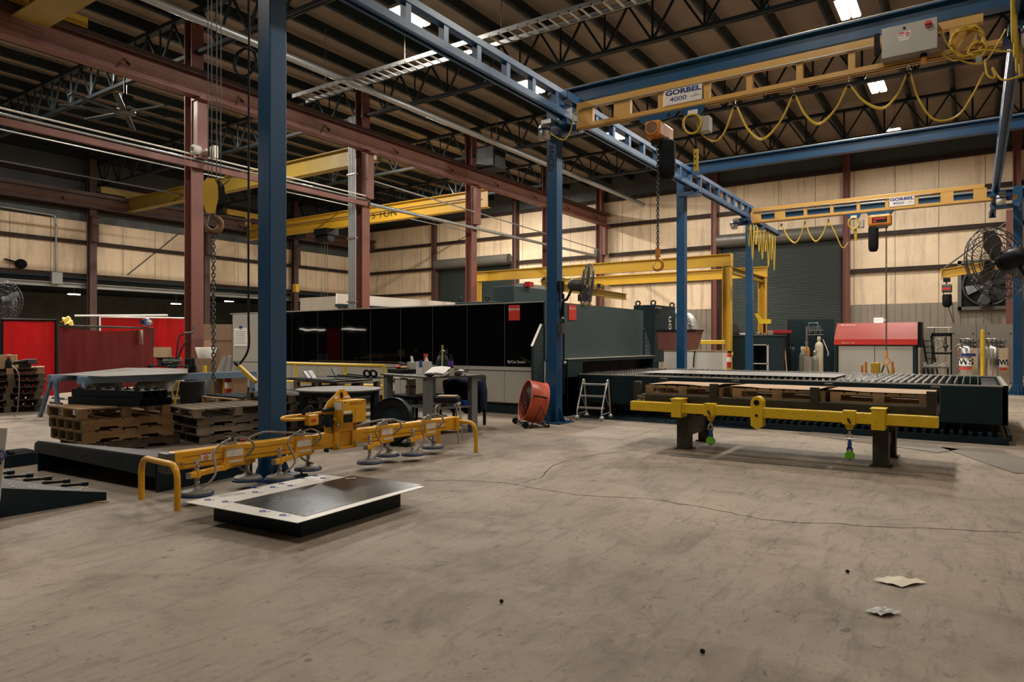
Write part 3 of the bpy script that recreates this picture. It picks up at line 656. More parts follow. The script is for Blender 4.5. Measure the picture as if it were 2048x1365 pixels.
tr2 = [(F2(px, py)[0], 5.22) for px, py in ((1563, 455), (1610, 450), (1657, 445))]
festoon(tr2, [F2(1590, 487), F2(1632, 484)], B2, 'yellow festoon cable looping under the farther bridge crane', .016, post=[(F2(1672, 470)[0], B2, F2(1672, 470)[1]), (F2(1685, 496)[0], B2, F2(1685, 496)[1]), (F2(1697, 485)[0], B2, F2(1697, 485)[1])])
# coil of yellow cable at the right end of the near bridge
def coil(c, ax, R, turns, r, jit, seed, squash=1.0):
    Rn = random.Random(seed); c = Vector(c); ax = Vector(ax).normalized(); u = Vector((0, 0, 1)); u = (u-ax*u.dot(ax)).normalized(); w = ax.cross(u); pts = []
    for i in range(turns*12+1):
        a = 2*math.pi*i/12; k = R*(1+Rn.uniform(-jit, jit)); pts.append(c+u*math.cos(a)*k+w*math.sin(a)*k*squash+ax*Rn.uniform(-.03, .03))
    return smooth(pts, 3)
def v1(px, py, y=B1-.1): return pY(px, py, y)
t = thing('cable_coil', 'tangled coil of yellow cable hung at the right end of the nearer bridge', 'cable', v1(1940, 100))
P('coil', MB().tube(coil(v1(1936, 84), (.4, -1, 0), .19, 5, .012, .14, 4, 1.0), .014, 6), 'cable_yellow', t)
P('coil', MB().tube(coil(v1(1955, 100), (.1, -1, .1), .10, 3, .012, .1, 9, .95), .012, 6), 'cable_yellow', t)
P('tail', MB().tube(smooth([v1(1884, 62), v1(1893, 85), v1(1918, 118), v1(1955, 128), v1(1975, 118), v1(2000, 80), v1(2012, 58)]), .010, 6), 'cable_yellow', t)
P('tail', MB().tube(smooth([v1(1884, 108), v1(1905, 121), v1(1925, 117), v1(1945, 105), v1(1975, 100), v1(2010, 103), v1(2045, 100)]), .012, 6), 'cable_yellow', t)
P('tail', MB().tube(smooth([v1(1970, 118), v1(1975, 150), v1(1990, 155), v1(1985, 135), v1(2005, 160), v1(2046, 150)]), .012, 6), 'cable_yellow', t)
P('hook', MB().cyl(v1(1925, 40), v1(1926, 56), .006, n=6).bx(v1(1955, 100).x-.02, v1(1955, 100).x+.05, B1-.12, B1-.08, v1(1970, 122).z, v1(1970, 110).z), 'steel', t)
t = thing('festoon_cable', 'yellow cable loops hanging along the right blue runway', 'cable', (RX2, 10.4, 5.0))
for k in range(5):
    y = 9.9+k*.26; xx = RX2-.12+.03*k; P('loop', MB().tube(sag((xx, y-.12, 5.97), (xx+.03, y+.14, 5.97), .95+.10*(k % 3), 14), .015, 6), 'cable_yellow', t)
    P('trolley', MB().bx(xx-.03, RX2+.05, y-.15, y-.09, 5.955, 5.985), 'black_rubber', t)
t = thing('festoon_cable', 'bunched yellow cable loops at the far end of the left blue runway', 'cable', (RX, 24, 5.3))
for k in range(9):
    y = 22.6+k*.42; P('loop', MB().tube(sag((RX, y-.12, 5.47), (RX, y+.22, 5.47), (.85, 1.25, .7, .9, 1.1, .8, 1.3, 1.0, 1.35)[k], 14), .017, 6), 'cable_yellow', t)
    P('trolley', MB().bx(RX-.03, RX+.03, y-.16, y-.08, 5.40, 5.49), 'black_rubber', t)
# chain hoists
def hoist(x, y, zb, zh, lab, bagdx, face_y, bag_l):
    t = thing('chain_hoist', lab, 'hoist', (x, y, zh))
    P('trolley', MB().prism([(-.36, 0), (.36, 0), (.28, -.09), (-.18, -.14), (-.3, -.09)], .04, face((x, y-.03, 5.28), (1, 0, 0), (0, 0, 1))).prism([(-.36, 0), (.36, 0), (.28, -.09), (-.18, -.14), (-.3, -.09)], .04, face((x, y+.07, 5.28), (1, 0, 0), (0, 0, 1))), 'crane_blue', t)
    P('trolley_bolt', MB().cyl((x+.2, y-.09, 5.22), (x+.2, y+.09, 5.22), .028, n=10), 'bright_steel', t); P('trolley_bolt', MB().cyl((x-.16, y-.09, 5.18), (x-.16, y+.09, 5.18), .028, n=10), 'bright_steel', t)
    P('suspension', MB().bx(x-.05, x+.05, y-.03, y+.03, zb+.1, 5.24), 'steel', t)
    if face_y:
        b = P('motor_body', MB().bx(x-.13, x+.13, y-.30, y+.34, zb-.13, zb+.13), 'hoist_orange', t, bevel=.035)
        P('fan_guard', MB().cyl((x, y-.30, zb), (x, y-.315, zb), .095, n=24), 'rust', b); P('guard_ring', MB().ring((x, y-.31, zb), .105, .014, (0, 1, 0)), 'hoist_orange', b)
    else:
        b = P('motor_body', MB().bx(x-.30, x+.30, y-.14, y+.16, zb-.17, zb+.17), 'hoist_orange', t, bevel=.06)
        P('name_plate', MB().bx(x-.19, x+.19, y-.15, y-.14, zb-.07, zb+.08), 'black_paint', b); P('plate_bar', MB().bx(x-.16, x+.16, y-.153, y-.15, zb+.02, zb+.06).bx(x-.16, x-.08, y-.153, y-.15, zb-.05, zb-.01), 'label_red', b)
    P('chain_guide', MB().bx(x-.1, x+.2, y-.1, y+.1, zb-.22, zb-.12), 'dull_steel', t, bevel=.01)
    bx0 = x+bagdx
    P('chain_bag', MB().lathe([(.02, -bag_l), (.09, -bag_l+.01), (.125, -bag_l+.07), (.135, -bag_l+.2), (.135, -.04), (.125, 0), (.11, 0), (.11, -.04)], 18, Matrix.Translation((bx0, y, zb-.17)), False), 'black_cloth', t)
    cx = x-.02 if bagdx > 0 else x+.16
    P('chain', MB().chain((cx, y, zb-.2), (cx, y, zh+.28), .062, .0088), 'dull_steel', t)
    blk = P('hook_block', MB().cyl((cx, y, zh+.29), (cx, y, zh+.13), .035, .045, 12), 'hoist_orange', t)
    hk = [Vector((cx, y, zh+.14))]+arc((cx, y, zh), .085, math.radians(100), math.radians(-190), (1, 0, 0), (0, 0, 1), 14)
    P('hook', MB().tube(hk, [.018, .02]+[.024]*11+[.018, .012, .006], 8), 'hoist_orange', t); P('latch', MB().cyl((cx-.06, y, zh+.01), (cx-.01, y, zh+.12), .007, n=6), 'bright_steel', t)
    return t
h1x = F1(1318, 268)[0]
hoist(h1x, B1, 4.98, pY(1322, 530, B1).z, 'orange chain hoist with long black bag on the nearer bridge', .14, True, .62)
h2x = F2(1760, 440)[0]
hoist(h2x, B2, 5.02, pY(1757, 722, B2).z, 'orange chain hoist on the farther bridge with its hook over the cutting table', -.17, False, .72)
# hoist cable bundles, pendants
def pendant(x, y, ztop, zb, lab, r):
    t = thing('pendant_control', lab, 'pendant control', (x, y, zb))
    P('trolley', MB().prism([(-.2, 0), (.2, 0), (.13, -.16), (-.13, -.16)], .03, face((x, y-.03, 5.28), (1, 0, 0), (0, 0, 1))), 'crane_blue', t)
    P('trolley_label', MB().bx(x-.08, x+.08, y-.065, y-.06, 5.16, 5.23), 'white', t)
    P('cable_coil', MB().tube(coil((x, y-.09, 5.0), (.2, -1, 0), r, 4, .012, .08, 21, .9), .013, 6), 'cable_yellow', t)
    P('relay_box', MB().bx(x+.11, x+.26, y-.06, y+.12, 4.86, 5.10), 'machine_grey', t, bevel=.006)
    P('cord', MB().cyl((x+.03, y-.05, 4.86), (x+.05, y-.04, zb+.36), .016, n=8), 'black_rubber', t)
    h = P('handset', MB().bx(x+.015, x+.085, y-.075, y-.01, zb, zb+.36), 'cable_yellow', t, bevel=.012)
    P('button', MB().cyl((x+.05, y-.075, zb+.09), (x+.05, y-.082, zb+.09), .012, n=8).cyl((x+.05, y-.075, zb+.2), (x+.05, y-.082, zb+.2), .012, n=8).cyl((x+.05, y-.075, zb+.28), (x+.05, y-.082, zb+.28), .012, n=8), 'black_rubber', h)
pendant(F1(1388, 260)[0], B1, 5.2, pY(1400, 344, B1).z, 'yellow pendant control hanging under its cable coil on the nearer bridge', .155)
pendant(F2(1708, 430)[0], B2, 5.2, pY(1706, 482, B2).z, 'yellow pendant control left of the farther orange hoist', .16)
# ------------------------------------------------------------------ overhead bridge cranes of the bays
def obridge(x0, x1, y, z0, z1, lab, mat, sp, w=.32):
    t = thing('overhead_crane', lab, 'overhead crane', ((x0+x1)/2, y, z0))
    P('girder', MB().ibeam((x0, y, (z0+z1)/2), (x1, y, (z0+z1)/2), w, z1-z0, .035), mat, t)
    for x in sp: P('end_truck', MB().bx(x-.14, x+.14, y-1.5, y+1.5, 9.55, 9.9).bx(x-.1, x+.1, y-.2, y+.2, min(z1, 9.5), 9.6), mat, t, bevel=.01)
    return t
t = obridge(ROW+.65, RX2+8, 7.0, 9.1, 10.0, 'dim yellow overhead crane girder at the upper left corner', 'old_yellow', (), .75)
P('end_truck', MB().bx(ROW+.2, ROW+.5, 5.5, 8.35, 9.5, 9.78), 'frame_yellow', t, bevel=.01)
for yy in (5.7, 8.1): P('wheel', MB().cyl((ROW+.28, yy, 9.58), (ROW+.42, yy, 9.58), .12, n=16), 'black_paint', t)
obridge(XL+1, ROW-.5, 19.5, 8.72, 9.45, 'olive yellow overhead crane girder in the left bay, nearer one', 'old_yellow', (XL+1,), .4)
t = obridge(XL+1, ROW-.5, 27.0, 8.1, 9.0, 'bright yellow overhead crane girder lettered with its load in the left bay', 'frame_yellow', (XL+1,), .4)
P('lettering', MB().text('5 TON', .5, face((pY(768, 428, 26.97).x, 26.975, 8.5), (1, 0, 0), (0, 0, 1)), .004, sx=1.3), 'ink', t)
P('conductor_rail', MB().cyl((XL+1.5, 26.8, 8.62), (ROW-1, 26.8, 8.62), .035, n=6), 'rust', t)
hz = pY(650, 452, 26.9)
P('trolley_hoist', MB().bx(hz.x-.5, hz.x+.6, 26.5, 27.4, 7.75, 8.1).cyl((hz.x-.6, 26.9, 7.6), (hz.x+.5, 26.9, 7.6), .25, n=14), 'black_paint', t)
for k in range(3): P('rope', MB().cyl((hz.x-.3+.25*k, 26.9, 7.6), (hz.x-.3+.25*k, 26.9, 3.9), .012, n=5), 'dull_steel', t)
# wire ropes, hook block and chain of the near overhead crane
hb = pY(427, 398, 7.0)
t = thing('hook_block', 'yellow and black crane hook block hanging on wire ropes at left', 'crane hook', (hb.x, 7.0, 3.4))
HU = Vector((.54, .84, 0)); HN = Vector((.84, -.54, 0)); HC = Vector((hb.x, 7.0, 0))
def hp(a, n, z): v = HC+HU*a+HN*n; return Vector((v.x, v.y, z))
for a in (-.085, -.03, .05, .115): P('wire_rope', MB().cyl(hp(a, 0, 4.25), hp(a*1.1, 0, 9.6), .009, n=6), 'dull_steel', t)
sh = [(-.13, .0), (-.12, .22), (-.06, .33), (.06, .33), (.12, .22), (.13, 0), (.09, -.2), (.06, -.28), (-.06, -.28), (-.09, -.2)]
P('side_plate', MB().prism(sh, .02, face(hp(-.05, .10, 4.03), HU, (0, 0, 1))), 'frame_yellow', t)
P('side_plate', MB().prism(sh, .02, face(hp(.06, -.06, 4.03), HU, (0, 0, 1))), 'black_paint', t)
for dd in (.03, .09): P('sheave', MB().cyl(hp(.03+dd*.4, .09-dd, 4.06), hp(.03+dd*.4, .05-dd, 4.06), .15, n=22), 'black_paint', t)
P('hook_shank', MB().cyl(hp(0, 0, 3.85), hp(0, 0, 3.66), .045, n=12), 'dull_steel', t)
hk = [hp(0, 0, 3.72)]+[hp(.0+math.cos(a)*.12, 0, 3.575+math.sin(a)*.125) for a in [math.radians(75-19.5*i) for i in range(14)]]+[hp(-.15, 0, 3.68)]
P('hook', MB().tube(hk, [.05, .055]+[.055]*5+[.06]*3+[.05, .045, .04, .03, .022, .01], 10), 'rust', t); P('latch', MB().cyl(hp(-.05, 0, 3.75), hp(-.10, 0, 3.58), .012, n=6), 'bright_steel', t)
t = thing('lifting_chain', 'long heavy chain hanging from the yellow hook block', 'chain', (hb.x, 7, .72))
P('links', MB().chain((hb.x, 7, 3.42), (hb.x, 7, .86), .085, .012), 'dull_steel', t); P('master_link', MB().ring((hb.x, 7, 3.42), .07, .018, (.84, -.54, 0), 16), 'dull_steel', t)
hk = [Vector((hb.x, 7, .88))]+arc((hb.x, 7, .79), .055, math.radians(90), math.radians(-170), (1, 0, 0), (0, 0, 1), 10)
P('grab_hook', MB().tube(hk, .016, 8), 'dull_steel', t)
# pendant of the overhead crane: black cord, coiled slack and yellow box
q = pz(505, 737, .85); cxp = pY(497, 600, 7.2)
t = thing('crane_pendant', 'black pendant cord hanging in front of the machine with a yellow push-button stick', 'pendant control', (cxp.x, 7.2, .9))
P('cord', MB().tube(smooth([(cxp.x+.05, 7.2, 9.6), (cxp.x+.02, 7.2, 7.4), (cxp.x, 7.2, 4), (cxp.x, 7.2, 2.0), (cxp.x, 7.2, 1.4), pY(480, 728, 7.2)]), .018, 8), 'black_rubber', t)
P('cord_coil', MB().tube(coil((pY(491, 125, 7.2).x, 7.2, pY(491, 125, 7.2).z), (.2, -1, 0), .24, 4, .01, .05, 5), .014, 6), 'black_rubber', t)
pa, pb = pY(478, 733, 7.2), pY(512, 765, 7.2)
P('handset', MB().bar(pa, pb, .06, .07), 'cable_yellow', t, bevel=.01)
P('collar', MB().bar(pa+(pa-pb)*.05, pa+(pa-pb)*.25, .045), 'black_rubber', t)
# ------------------------------------------------------------------ long laser cutting machine
MX0, MX1, MY0, MY1, MZ = -17.7, -7.15, 11.7, 16.6, 2.33
t = thing('laser_cutting_machine', 'long black-panelled laser cutting machine with pale grey base', 'machine', ((MX0+MX1)/2, MY0, 0))
P('body', MB().bx(MX0, MX1, MY0+.06, MY1, .22, MZ-.02), 'machine_teal', t)
P('plinth', MB().bx(MX0+.05, MX1-.02, MY0+.08, MY1-.1, 0, .22), 'deep_teal', t)
P('top_edge', MB().bx(MX0, MX1+.01, MY0-.01, MY0+.1, MZ-.025, MZ), 'machine_grey', t)
xs = [pY(px, 690, MY0).x for px in (465, 543, 583, 635, 685, 741, 801, 865, 934, 1009, 1092)]; xs[-1] = MX1
for i in range(len(xs)-1):
    a, b = xs[i]+.008, xs[i+1]-.008
    if i < 1:
        p = P('door_panel', MB().bx(a, b, MY0, MY0+.06, .95, MZ-.03), 'machine_grey', t, bevel=.006, label='pale grey cabinet door')
    else: p = P('front_panel', MB().bx(a, b, MY0, MY0+.06, 1.0, MZ-.03), 'gloss_black', t, label='glossy black panel')
    if i: P('lower_panel', MB().bx(a, b, MY0, MY0+.06, .24, .90), 'machine_grey', t, bevel=.008, label='pale grey lower panel')
    else: P('lower_panel', MB().bx(a, b, MY0, MY0+.06, .24, .93), 'machine_grey', t, bevel=.008, label='pale grey lower panel')
P('ledge', MB().bx(xs[1], MX1, MY0-.015, MY0+.06, .915, .99), 'machine_grey', t)
fill = MB()
for x in xs[1:]: fill.bx(x-.008, x+.008, MY0+.01, MY0+.05, .24, MZ-.02)
P('panel_seams', fill, 'machine_grey', t)
ba, bb = pY(1018, 611, MY0), pY(1040, 641, MY0)
bd = P('badge', MB().bx(ba.x, bb.x, MY0-.012, MY0, bb.z, ba.z), 'badge_red', t, label='red square badge')
P('lettering', MB().text('Bystronic', .075, face(((ba.x+bb.x)/2, MY0-.0125, ba.z-.085), (1, 0, 0), (0, 0, 1)), .001, offset=.001), 'white', bd)
pp = pY(1015, 724, MY0); P('lettering', MB().text('ByCut Smart', .085, face((pp.x, MY0-.001, pp.z), (1, 0, 0), (0, 0, 1)), .001, 'LEFT'), 'white', t)
ca, cb_ = pY(469, 657, MY0), pY(495, 693, MY0)
cl = P('clipboard', MB().bx(ca.x, cb_.x, MY0-.012, MY0, cb_.z, ca.z), 'paper', t); P('clip', MB().bx((ca.x+cb_.x)/2-.05, (ca.x+cb_.x)/2+.05, MY0-.03, MY0, ca.z-.01, ca.z+.06), 'blue_plastic', cl)
wr = MB()
for k in range(7): wr.bx(ca.x+.04, cb_.x-.05-.03*(k % 3), MY0-.0135, MY0-.012, ca.z-.10-.055*k, ca.z-.09-.055*k)
P('writing', wr, 'ink', cl)
# end face, hood with opening, guards
EX = MX1
P('end_face', MB().bx(EX, EX+.03, MY0, MY1, 1.15, MZ), 'machine_teal', t)
ba, bb = pX(1134, 610, EX), pX(1149, 641, EX)
bd = P('badge', MB().bx(EX+.03, EX+.045, ba.y, bb.y, bb.z, ba.z), 'badge_red', t, label='red badge on the end')
P('lettering', MB().text('Bystronic', .07, face((EX+.0455, (ba.y+bb.y)/2, ba.z-.07), (0, 1, 0), (0, 0, 1)), .001), 'white', bd)
hd = MB().bx(EX, EX+.35, MY0+.35, MY1, 1.08, 1.15).bx(EX, EX+.35, MY0+.35, MY0+1.0, .0, 1.08).bx(EX, EX+.35, MY1-.1, MY1, 0, 1.08).bx(EX, EX+.35, MY0+.35, MY1, .0, .8)
P('shuttle_hood', hd, 'deep_teal', t, bevel=.012); P('hood_lip', MB().bx(EX, EX+.36, MY0+.33, MY1, 1.15, 1.16), 'machine_grey', t)
P('slot_shade_panel', MB().bx(EX+.002, EX+.012, MY0+1.0, MY1-.1, .8, 1.08), 'ink', t)  # black sheet painted in for the shade inside the slot
def guard(y, flip):
    sg = 1 if flip else -1
    M = face((EX+(.02 if flip else -.02), y, 0), (0, sg, 0), (0, 0, 1)); po = [(0, .1), (.44, .1), (.44, 1.42), (.10, 1.84), (0, 1.84)]
    g = P('side_guard', MB().prism(po, .03*sg, M), 'deep_teal', t)
    xx = EX+.051 if flip else EX+.0105
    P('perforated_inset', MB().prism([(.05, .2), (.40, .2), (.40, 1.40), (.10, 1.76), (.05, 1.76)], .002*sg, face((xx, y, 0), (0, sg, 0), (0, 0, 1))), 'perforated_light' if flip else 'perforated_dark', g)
    P('edge_trim', MB().bar((EX, y+sg*.45, 1.42), (EX, y+sg*.10, 1.86), .05, .02), 'aluminium' if not flip else 'black_paint', g)
guard(MY0, False); guard(MY1, True)
# attachments on top of the machine
q0, q1 = pY(985, 600, 13.4), pY(1027, 571, 13.4)
e = thing('extraction_box', 'grey-green filter box standing on the machine roof', 'machine box', ((q0.x+q1.x)/2, 14, MZ))
P('case', MB().bx(q0.x, q1.x, 13.4, 15.6, MZ, q1.z), 'machine_teal', e, bevel=.01); P('cap', MB().bx(q0.x+.35, q1.x-.05, 13.9, 14.9, q1.z, q1.z+.09), 'aluminium', e); P('valve', MB().bx(q1.x-.02, q1.x+.12, 13.9, 14.1, q1.z, q1.z+.12), 'red_plastic', e)
P('feet', MB().bx(q0.x-.3, q1.x+.1, 13.3, 13.36, MZ, MZ+.06), 'deep_teal', e)
e = thing('roof_ledge', 'long grey duct lying along the machine roof', 'machine box', (-11, 13.0, MZ))
P('duct', MB().bx(pY(915, 610, 13).x, pY(990, 600, 13).x, 12.9, 13.3, MZ, MZ+.13), 'machine_teal', e, bevel=.008)
for px in (918, 972): P('lifting_eye', MB().ring((pY(px, 600, 12.9).x, 12.95, MZ+.2), .05, .018, (0, 1, 0), 14), 'deep_teal', e)
e = thing('office_enclosure', 'white ribbed enclosure behind the black machine, seen above its top edge', 'enclosure', (-22.5, 24, 0))
P('panel', MB().bx(-24.0, -21.7, 19.2, 29.0, 0, 3.4), 'liner', e); rb = MB(); y = 19.2
while y < 29: rb.bx(-21.7, -21.64, y, y+.06, 0, 3.5); y += .4
P('ribs', rb, 'liner', e); P('fascia', MB().bx(-21.64, -21.58, 19.1, 29.1, 3.08, 3.5), 'white', e); P('gutter', MB().bx(-21.7, -21.5, 19.1, 29.1, 2.95, 3.06), 'deep_teal', e)
# hose hook on the blue post 2
e = thing('air_tools', 'black air hose and tools hanging on the right face of the blue post', 'hose', (CX1+.1, 11, .8))
for k, (px, z0, z1) in enumerate(((1116, 1.9, 2.25), (1123, 1.95, 2.25))): P('tool', MB().cyl((CX1+.1, 10.95+.1*k, z0+.35), (CX1+.1, 10.95+.1*k, z1+.35-.1), .012, n=8).bx(CX1+.08, CX1+.13, 10.91+.1*k, 10.98+.1*k, z1+.2, z1+.38), 'black_paint', e)
P('regulator', MB().bx(CX1+.08, CX1+.18, 10.9, 11.06, 1.66, 1.85).cyl((CX1+.12, 10.95, 1.85), (CX1+.2, 10.9, 1.95), .025, n=8), 'dull_steel', e)
P('hose', MB().tube(smooth([(CX1+.12, 11.06, 2.4), (CX1+.12, 11.06, 1.9), (CX1+.13, 11.05, 1.2), (CX1+.13, 11.04, .55)]), .018, 8), 'black_rubber', e)
P('gauge', MB().sph((CX1+.16, 11.04, 1.12), .035, n=8), 'aluminium', e)
# ------------------------------------------------------------------ shuttle table
TX0, TX1, TY0, TY1, TZ = MX1+.36, .42, 12.5, 16.15, .83
t = thing('shuttle_table', 'dark teal shuttle table with steel slats in front of the laser machine', 'cutting table', ((TX0+TX1)/2, 14, 0))
P('near_side', MB().bx(TX0, TX1, TY0, TY0+.08, .26, TZ), 'deep_teal', t, bevel=.01); P('far_side', MB().bx(TX0, TX1, TY1-.08, TY1, .26, TZ), 'deep_teal', t, bevel=.01)
P('end_plate', MB().bx(TX1-.08, TX1, TY0, TY1, .26, TZ), 'deep_teal', t, bevel=.01); P('top_rim', MB().bx(TX0, TX1, TY0, TY0+.06, TZ, TZ+.02).bx(TX1-.06, TX1, TY0, TY1, TZ, TZ+.02).bx(TX0, TX1, TY1-.06, TY1, TZ, TZ+.02), 'machine_grey', t)
P('floor_tray', MB().bx(TX0+.1, TX1-.1, TY0+.1, TY1-.1, .40, .44), 'black_steel', t)
sl = MB(); x = TX0+.12; Rn = random.Random(5)
while x < TX1-.35:
    n = 30; pts = []
    for k in range(n): pts.append((TY0+.12+(TY1-TY0-.24)*k/n, TZ+.035+.02*Rn.random())); pts.append((TY0+.12+(TY1-TY0-.24)*(k+.5)/n, TZ-.005))
    poly = [(TY0+.12, .5)]+[(TY1-.12, .5)]+list(reversed(pts))
    xx = x+Rn.uniform(-.006, .006); vs = [(xx, a, b) for a, b in poly]; vs2 = [(xx+.005, a, b) for a, b in poly]
    m = len(poly); sl.add(vs+vs2, [tuple(range(m)), tuple(range(2*m-1, m-1, -1))]+[(i, (i+1) % m, m+(i+1) % m, m+i) for i in range(m)]); x += .105
P('slats', sl, 'slat_steel', t)
P('end_tray', MB().bx(TX1-.32, TX1-.1, TY0+.1, TY1-.1, TZ-.06, TZ-.02), 'black_steel', t)
wh = P('drive_wheel', MB().cyl((-.82+.1, TY0, .48), (-.82+.1, TY0-.06, .48), .11, n=24).cyl((-.72, TY0-.06, .48), (-.72, TY0-.07, .48), .075, n=24), 'black_steel', t)
P('drive_wheel', MB().cyl((-1.02, TY0, .26), (-1.02, TY0-.05, .26), .075, n=20), 'black_rubber', t); P('drive_wheel', MB().cyl((-6.2, TY0, .5), (-6.2, TY0-.05, .5), .14, n=20), 'black_steel', t)
for x in (TX0+.4, -3.6, -1.6, TX1-.35):
    for y in (TY0+.25, TY1-.3): P('foot', MB().bx(x-.12, x+.12, y-.1, y+.1, 0, .27), 'black_steel', t)
lo = MB(); x = TX0+2.4
while x < TX1: lo.bx(x, x+.05, TY0-.25, TY1-.2, .06, .15); x += .12
P('lower_grate', lo.bx(TX0+2.2, TX1, TY0-.3, TY0-.25, .0, .1).bx(TX0+2.2, TX1, TY1-.25, TY1-.2, 0, .1), 'black_steel', t)
a, b = pz(1392, 742, TZ+.06), pz(1760, 752, TZ+.06)
sh_ = [pz(1372, 744, TZ+.06), pz(1700, 757, TZ+.06), pz(1800, 744.5, TZ+.06), pz(1480, 737, TZ+.06)]
tag(P('metal_sheet', MB().prism([(v.x, v.y) for v in (Vector((-5.6, 12.9, 0)), Vector((-2.0, 12.9, 0)), Vector((-2.0, 14.5, 0)), Vector((-5.6, 14.5, 0)))], .004, Matrix.Translation((0, 0, TZ+.056))), 'sheet_metal'), 'pale steel sheet lying flat on the table slats', 'metal sheet')
tag(P('metal_strip', MB().bx(-1.6, -.62, TY0-.12, TY0-.02, .70, .712).bx(-1.6, -.62, TY0-.02, TY0-.005, .66, .72), 'sheet_metal'), 'narrow pale steel strip leaning on the near side of the table', 'metal strip')
# swarf heap under the table
Rn = random.Random(11); sw = MB()
for k in range(420):
    x, y = Rn.uniform(-6.6, -3.2), Rn.uniform(12.0, 13.6); s = Rn.uniform(.015, .05)
    sw.box((x, y, Rn.uniform(.01, .10)), (s, s*.7, s*.35), Rn.uniform(0, 3))
sw.grid(lambda u, v: (-6.7+3.6*u, 12.0+1.6*v, .001+.05*math.sin(math.pi*u)*math.sin(math.pi*v)), 12, 8)
tag(P('metal_swarf', sw, 'black_steel'), 'dark heap of cut metal scrap under the shuttle table', 'scrap', None, 'stuff')
# small yellow parts standing on the far side of the table
def onT(px, py, y=15.6): return pY(px, py, y)
t = thing('magnet_lifter', 'small yellow lifting box with bail standing on the far edge of the table', 'lifter', onT(1752, 743))
q = onT(1748, 743); z0 = TZ+.045
P('body', MB().bx(q.x-.05, q.x+.10, 15.5, 15.7, z0, z0+.21), 'frame_yellow', t, bevel=.008); P('bail', MB().tube([(q.x+.13, 15.6, z0), (q.x+.18, 15.6, z0+.16), (q.x+.23, 15.6, z0+.16), (q.x+.27, 15.6, z0)], .018, 8), 'old_yellow', t)
for i, (px, h) in enumerate(((1722, .17), (1731, .26), (1785, .28), (1788, .15))):
    q = onT(px, 743); tag(P('locating_pin', MB().cyl((q.x, 15.75-.1*i, z0), (q.x, 15.75-.1*i, z0+h*.85), .024, n=12), 'hoist_orange'), 'orange upright pin on the far table edge, %s from the left' % ('first', 'second', 'third, taller one', 'fourth, shorter one')[i], 'pin')
# ------------------------------------------------------------------ things behind the table
DY = 20.0
a, b = pY(1267, 610, 19.2), pY(1309, 612, 19.2); DYB = pX(1351, 640, b.x).y
t = thing('dust_collector', 'dark dust collector cabinet with white vertical lettering', 'dust collector', ((a.x+b.x)/2, 20, 0))
P('cabinet', MB().bx(a.x, b.x, 19.2, DYB, .9, 2.62), 'deep_teal', t, bevel=.01)
pq = pX(1339, 640, b.x)
P('lettering', MB().text('Donaldson', .46, face((b.x, pq.y, 2.42-1.05), (0, 0, 1), (0, -1, 0)), .004, sx=.95), 'white', t)
for xx, yy in ((a.x+.1, 19.3), (b.x-.08, 19.3), (b.x-.08, DYB-.1)): P('lifting_eye', MB().ring((xx, yy, 2.68), .07, .025, (0, 1, 0), 12), 'black_paint', t)
P('latch', MB().bx(b.x-.02, b.x+.10, 19.22, 19.5, 2.5, 2.56), 'steel', t)
P('leg', MB().bx(a.x, a.x+.12, 19.25, 19.37, 0, .9), 'deep_teal', t); P('leg', MB().bx(b.x-.12, b.x, 19.25, 19.37, 0, .9), 'deep_teal', t); P('leg', MB().bx(a.x, a.x+.12, DYB-.15, DYB-.03, 0, .9), 'deep_teal', t); P('leg', MB().bx(b.x-.12, b.x, DYB-.15, DYB-.03, 0, .9), 'deep_teal', t)
a, b = pY(1322, 664, 18.9), pY(1400, 700, 18.9)
t = thing('red_hopper', 'dark red tapered hopper under the dust collector', 'hopper', ((a.x+b.x)/2, 18.8, 0))
w = b.x-a.x; zt, zb_ = a.z, b.z
P('bin', MB().add([(a.x, 18.55, zt), (b.x, 18.55, zt), (b.x, 19.15, zt), (a.x, 19.15, zt), (a.x+.05, 18.6, zb_), (b.x-.12, 18.6, zb_), (b.x-.12, 19.1, zb_), (a.x+.05, 19.1, zb_)], [(0, 3, 7, 4), (0, 4, 5, 1), (1, 5, 6, 2), (2, 6, 7, 3), (4, 7, 6, 5), (0, 1, 2, 3)]), 'red_oxide', t)
P('rim', MB().bx(a.x-.02, b.x+.02, 18.53, 19.17, zt, zt+.05), 'black_paint', t); P('stand', MB().bx(a.x+.2, b.x-.3, 18.65, 19.0, 0, zb_), 'black_paint', t)
a = pY(1362, 622, 21.4)
t = thing('exhaust_duct', 'silver bent exhaust duct behind the second row blue post', 'duct', (a.x+.3, 21.5, 0))
e0, e1 = pY(1357, 628, 21.4), pY(1387, 650, 21.4)
P('elbow', MB().tube(smooth([(e0.x-.5, 21.4, 2.42), (e0.x, 21.4, 2.42), (e0.x+.28, 21.4, 2.33), (e1.x-.05, 21.4, 2.1), (e1.x+.02, 21.4, 1.8), (e1.x+.02, 21.4, 1.2)], 4), .17, 16), 'aluminium', t)
P('collar', MB().ring((e1.x+.02, 21.4, 1.75), .175, .02, (0, 0, 1)).ring((e1.x-.06, 21.4, 2.07), .175, .02, (.3, 0, 1)), 'steel', t); P('stand', MB().cyl((e1.x+.02, 21.4, 0), (e1.x+.02, 21.4, 1.2), .16, n=14), 'aluminium', t)
a, b = pY(1328, 701, 18.1), pY(1445, 742, 18.1)
t = thing('white_crate', 'white smooth-sided crate with tan top edge behind the table', 'crate', ((a.x+b.x)/2, 18.2, 0))
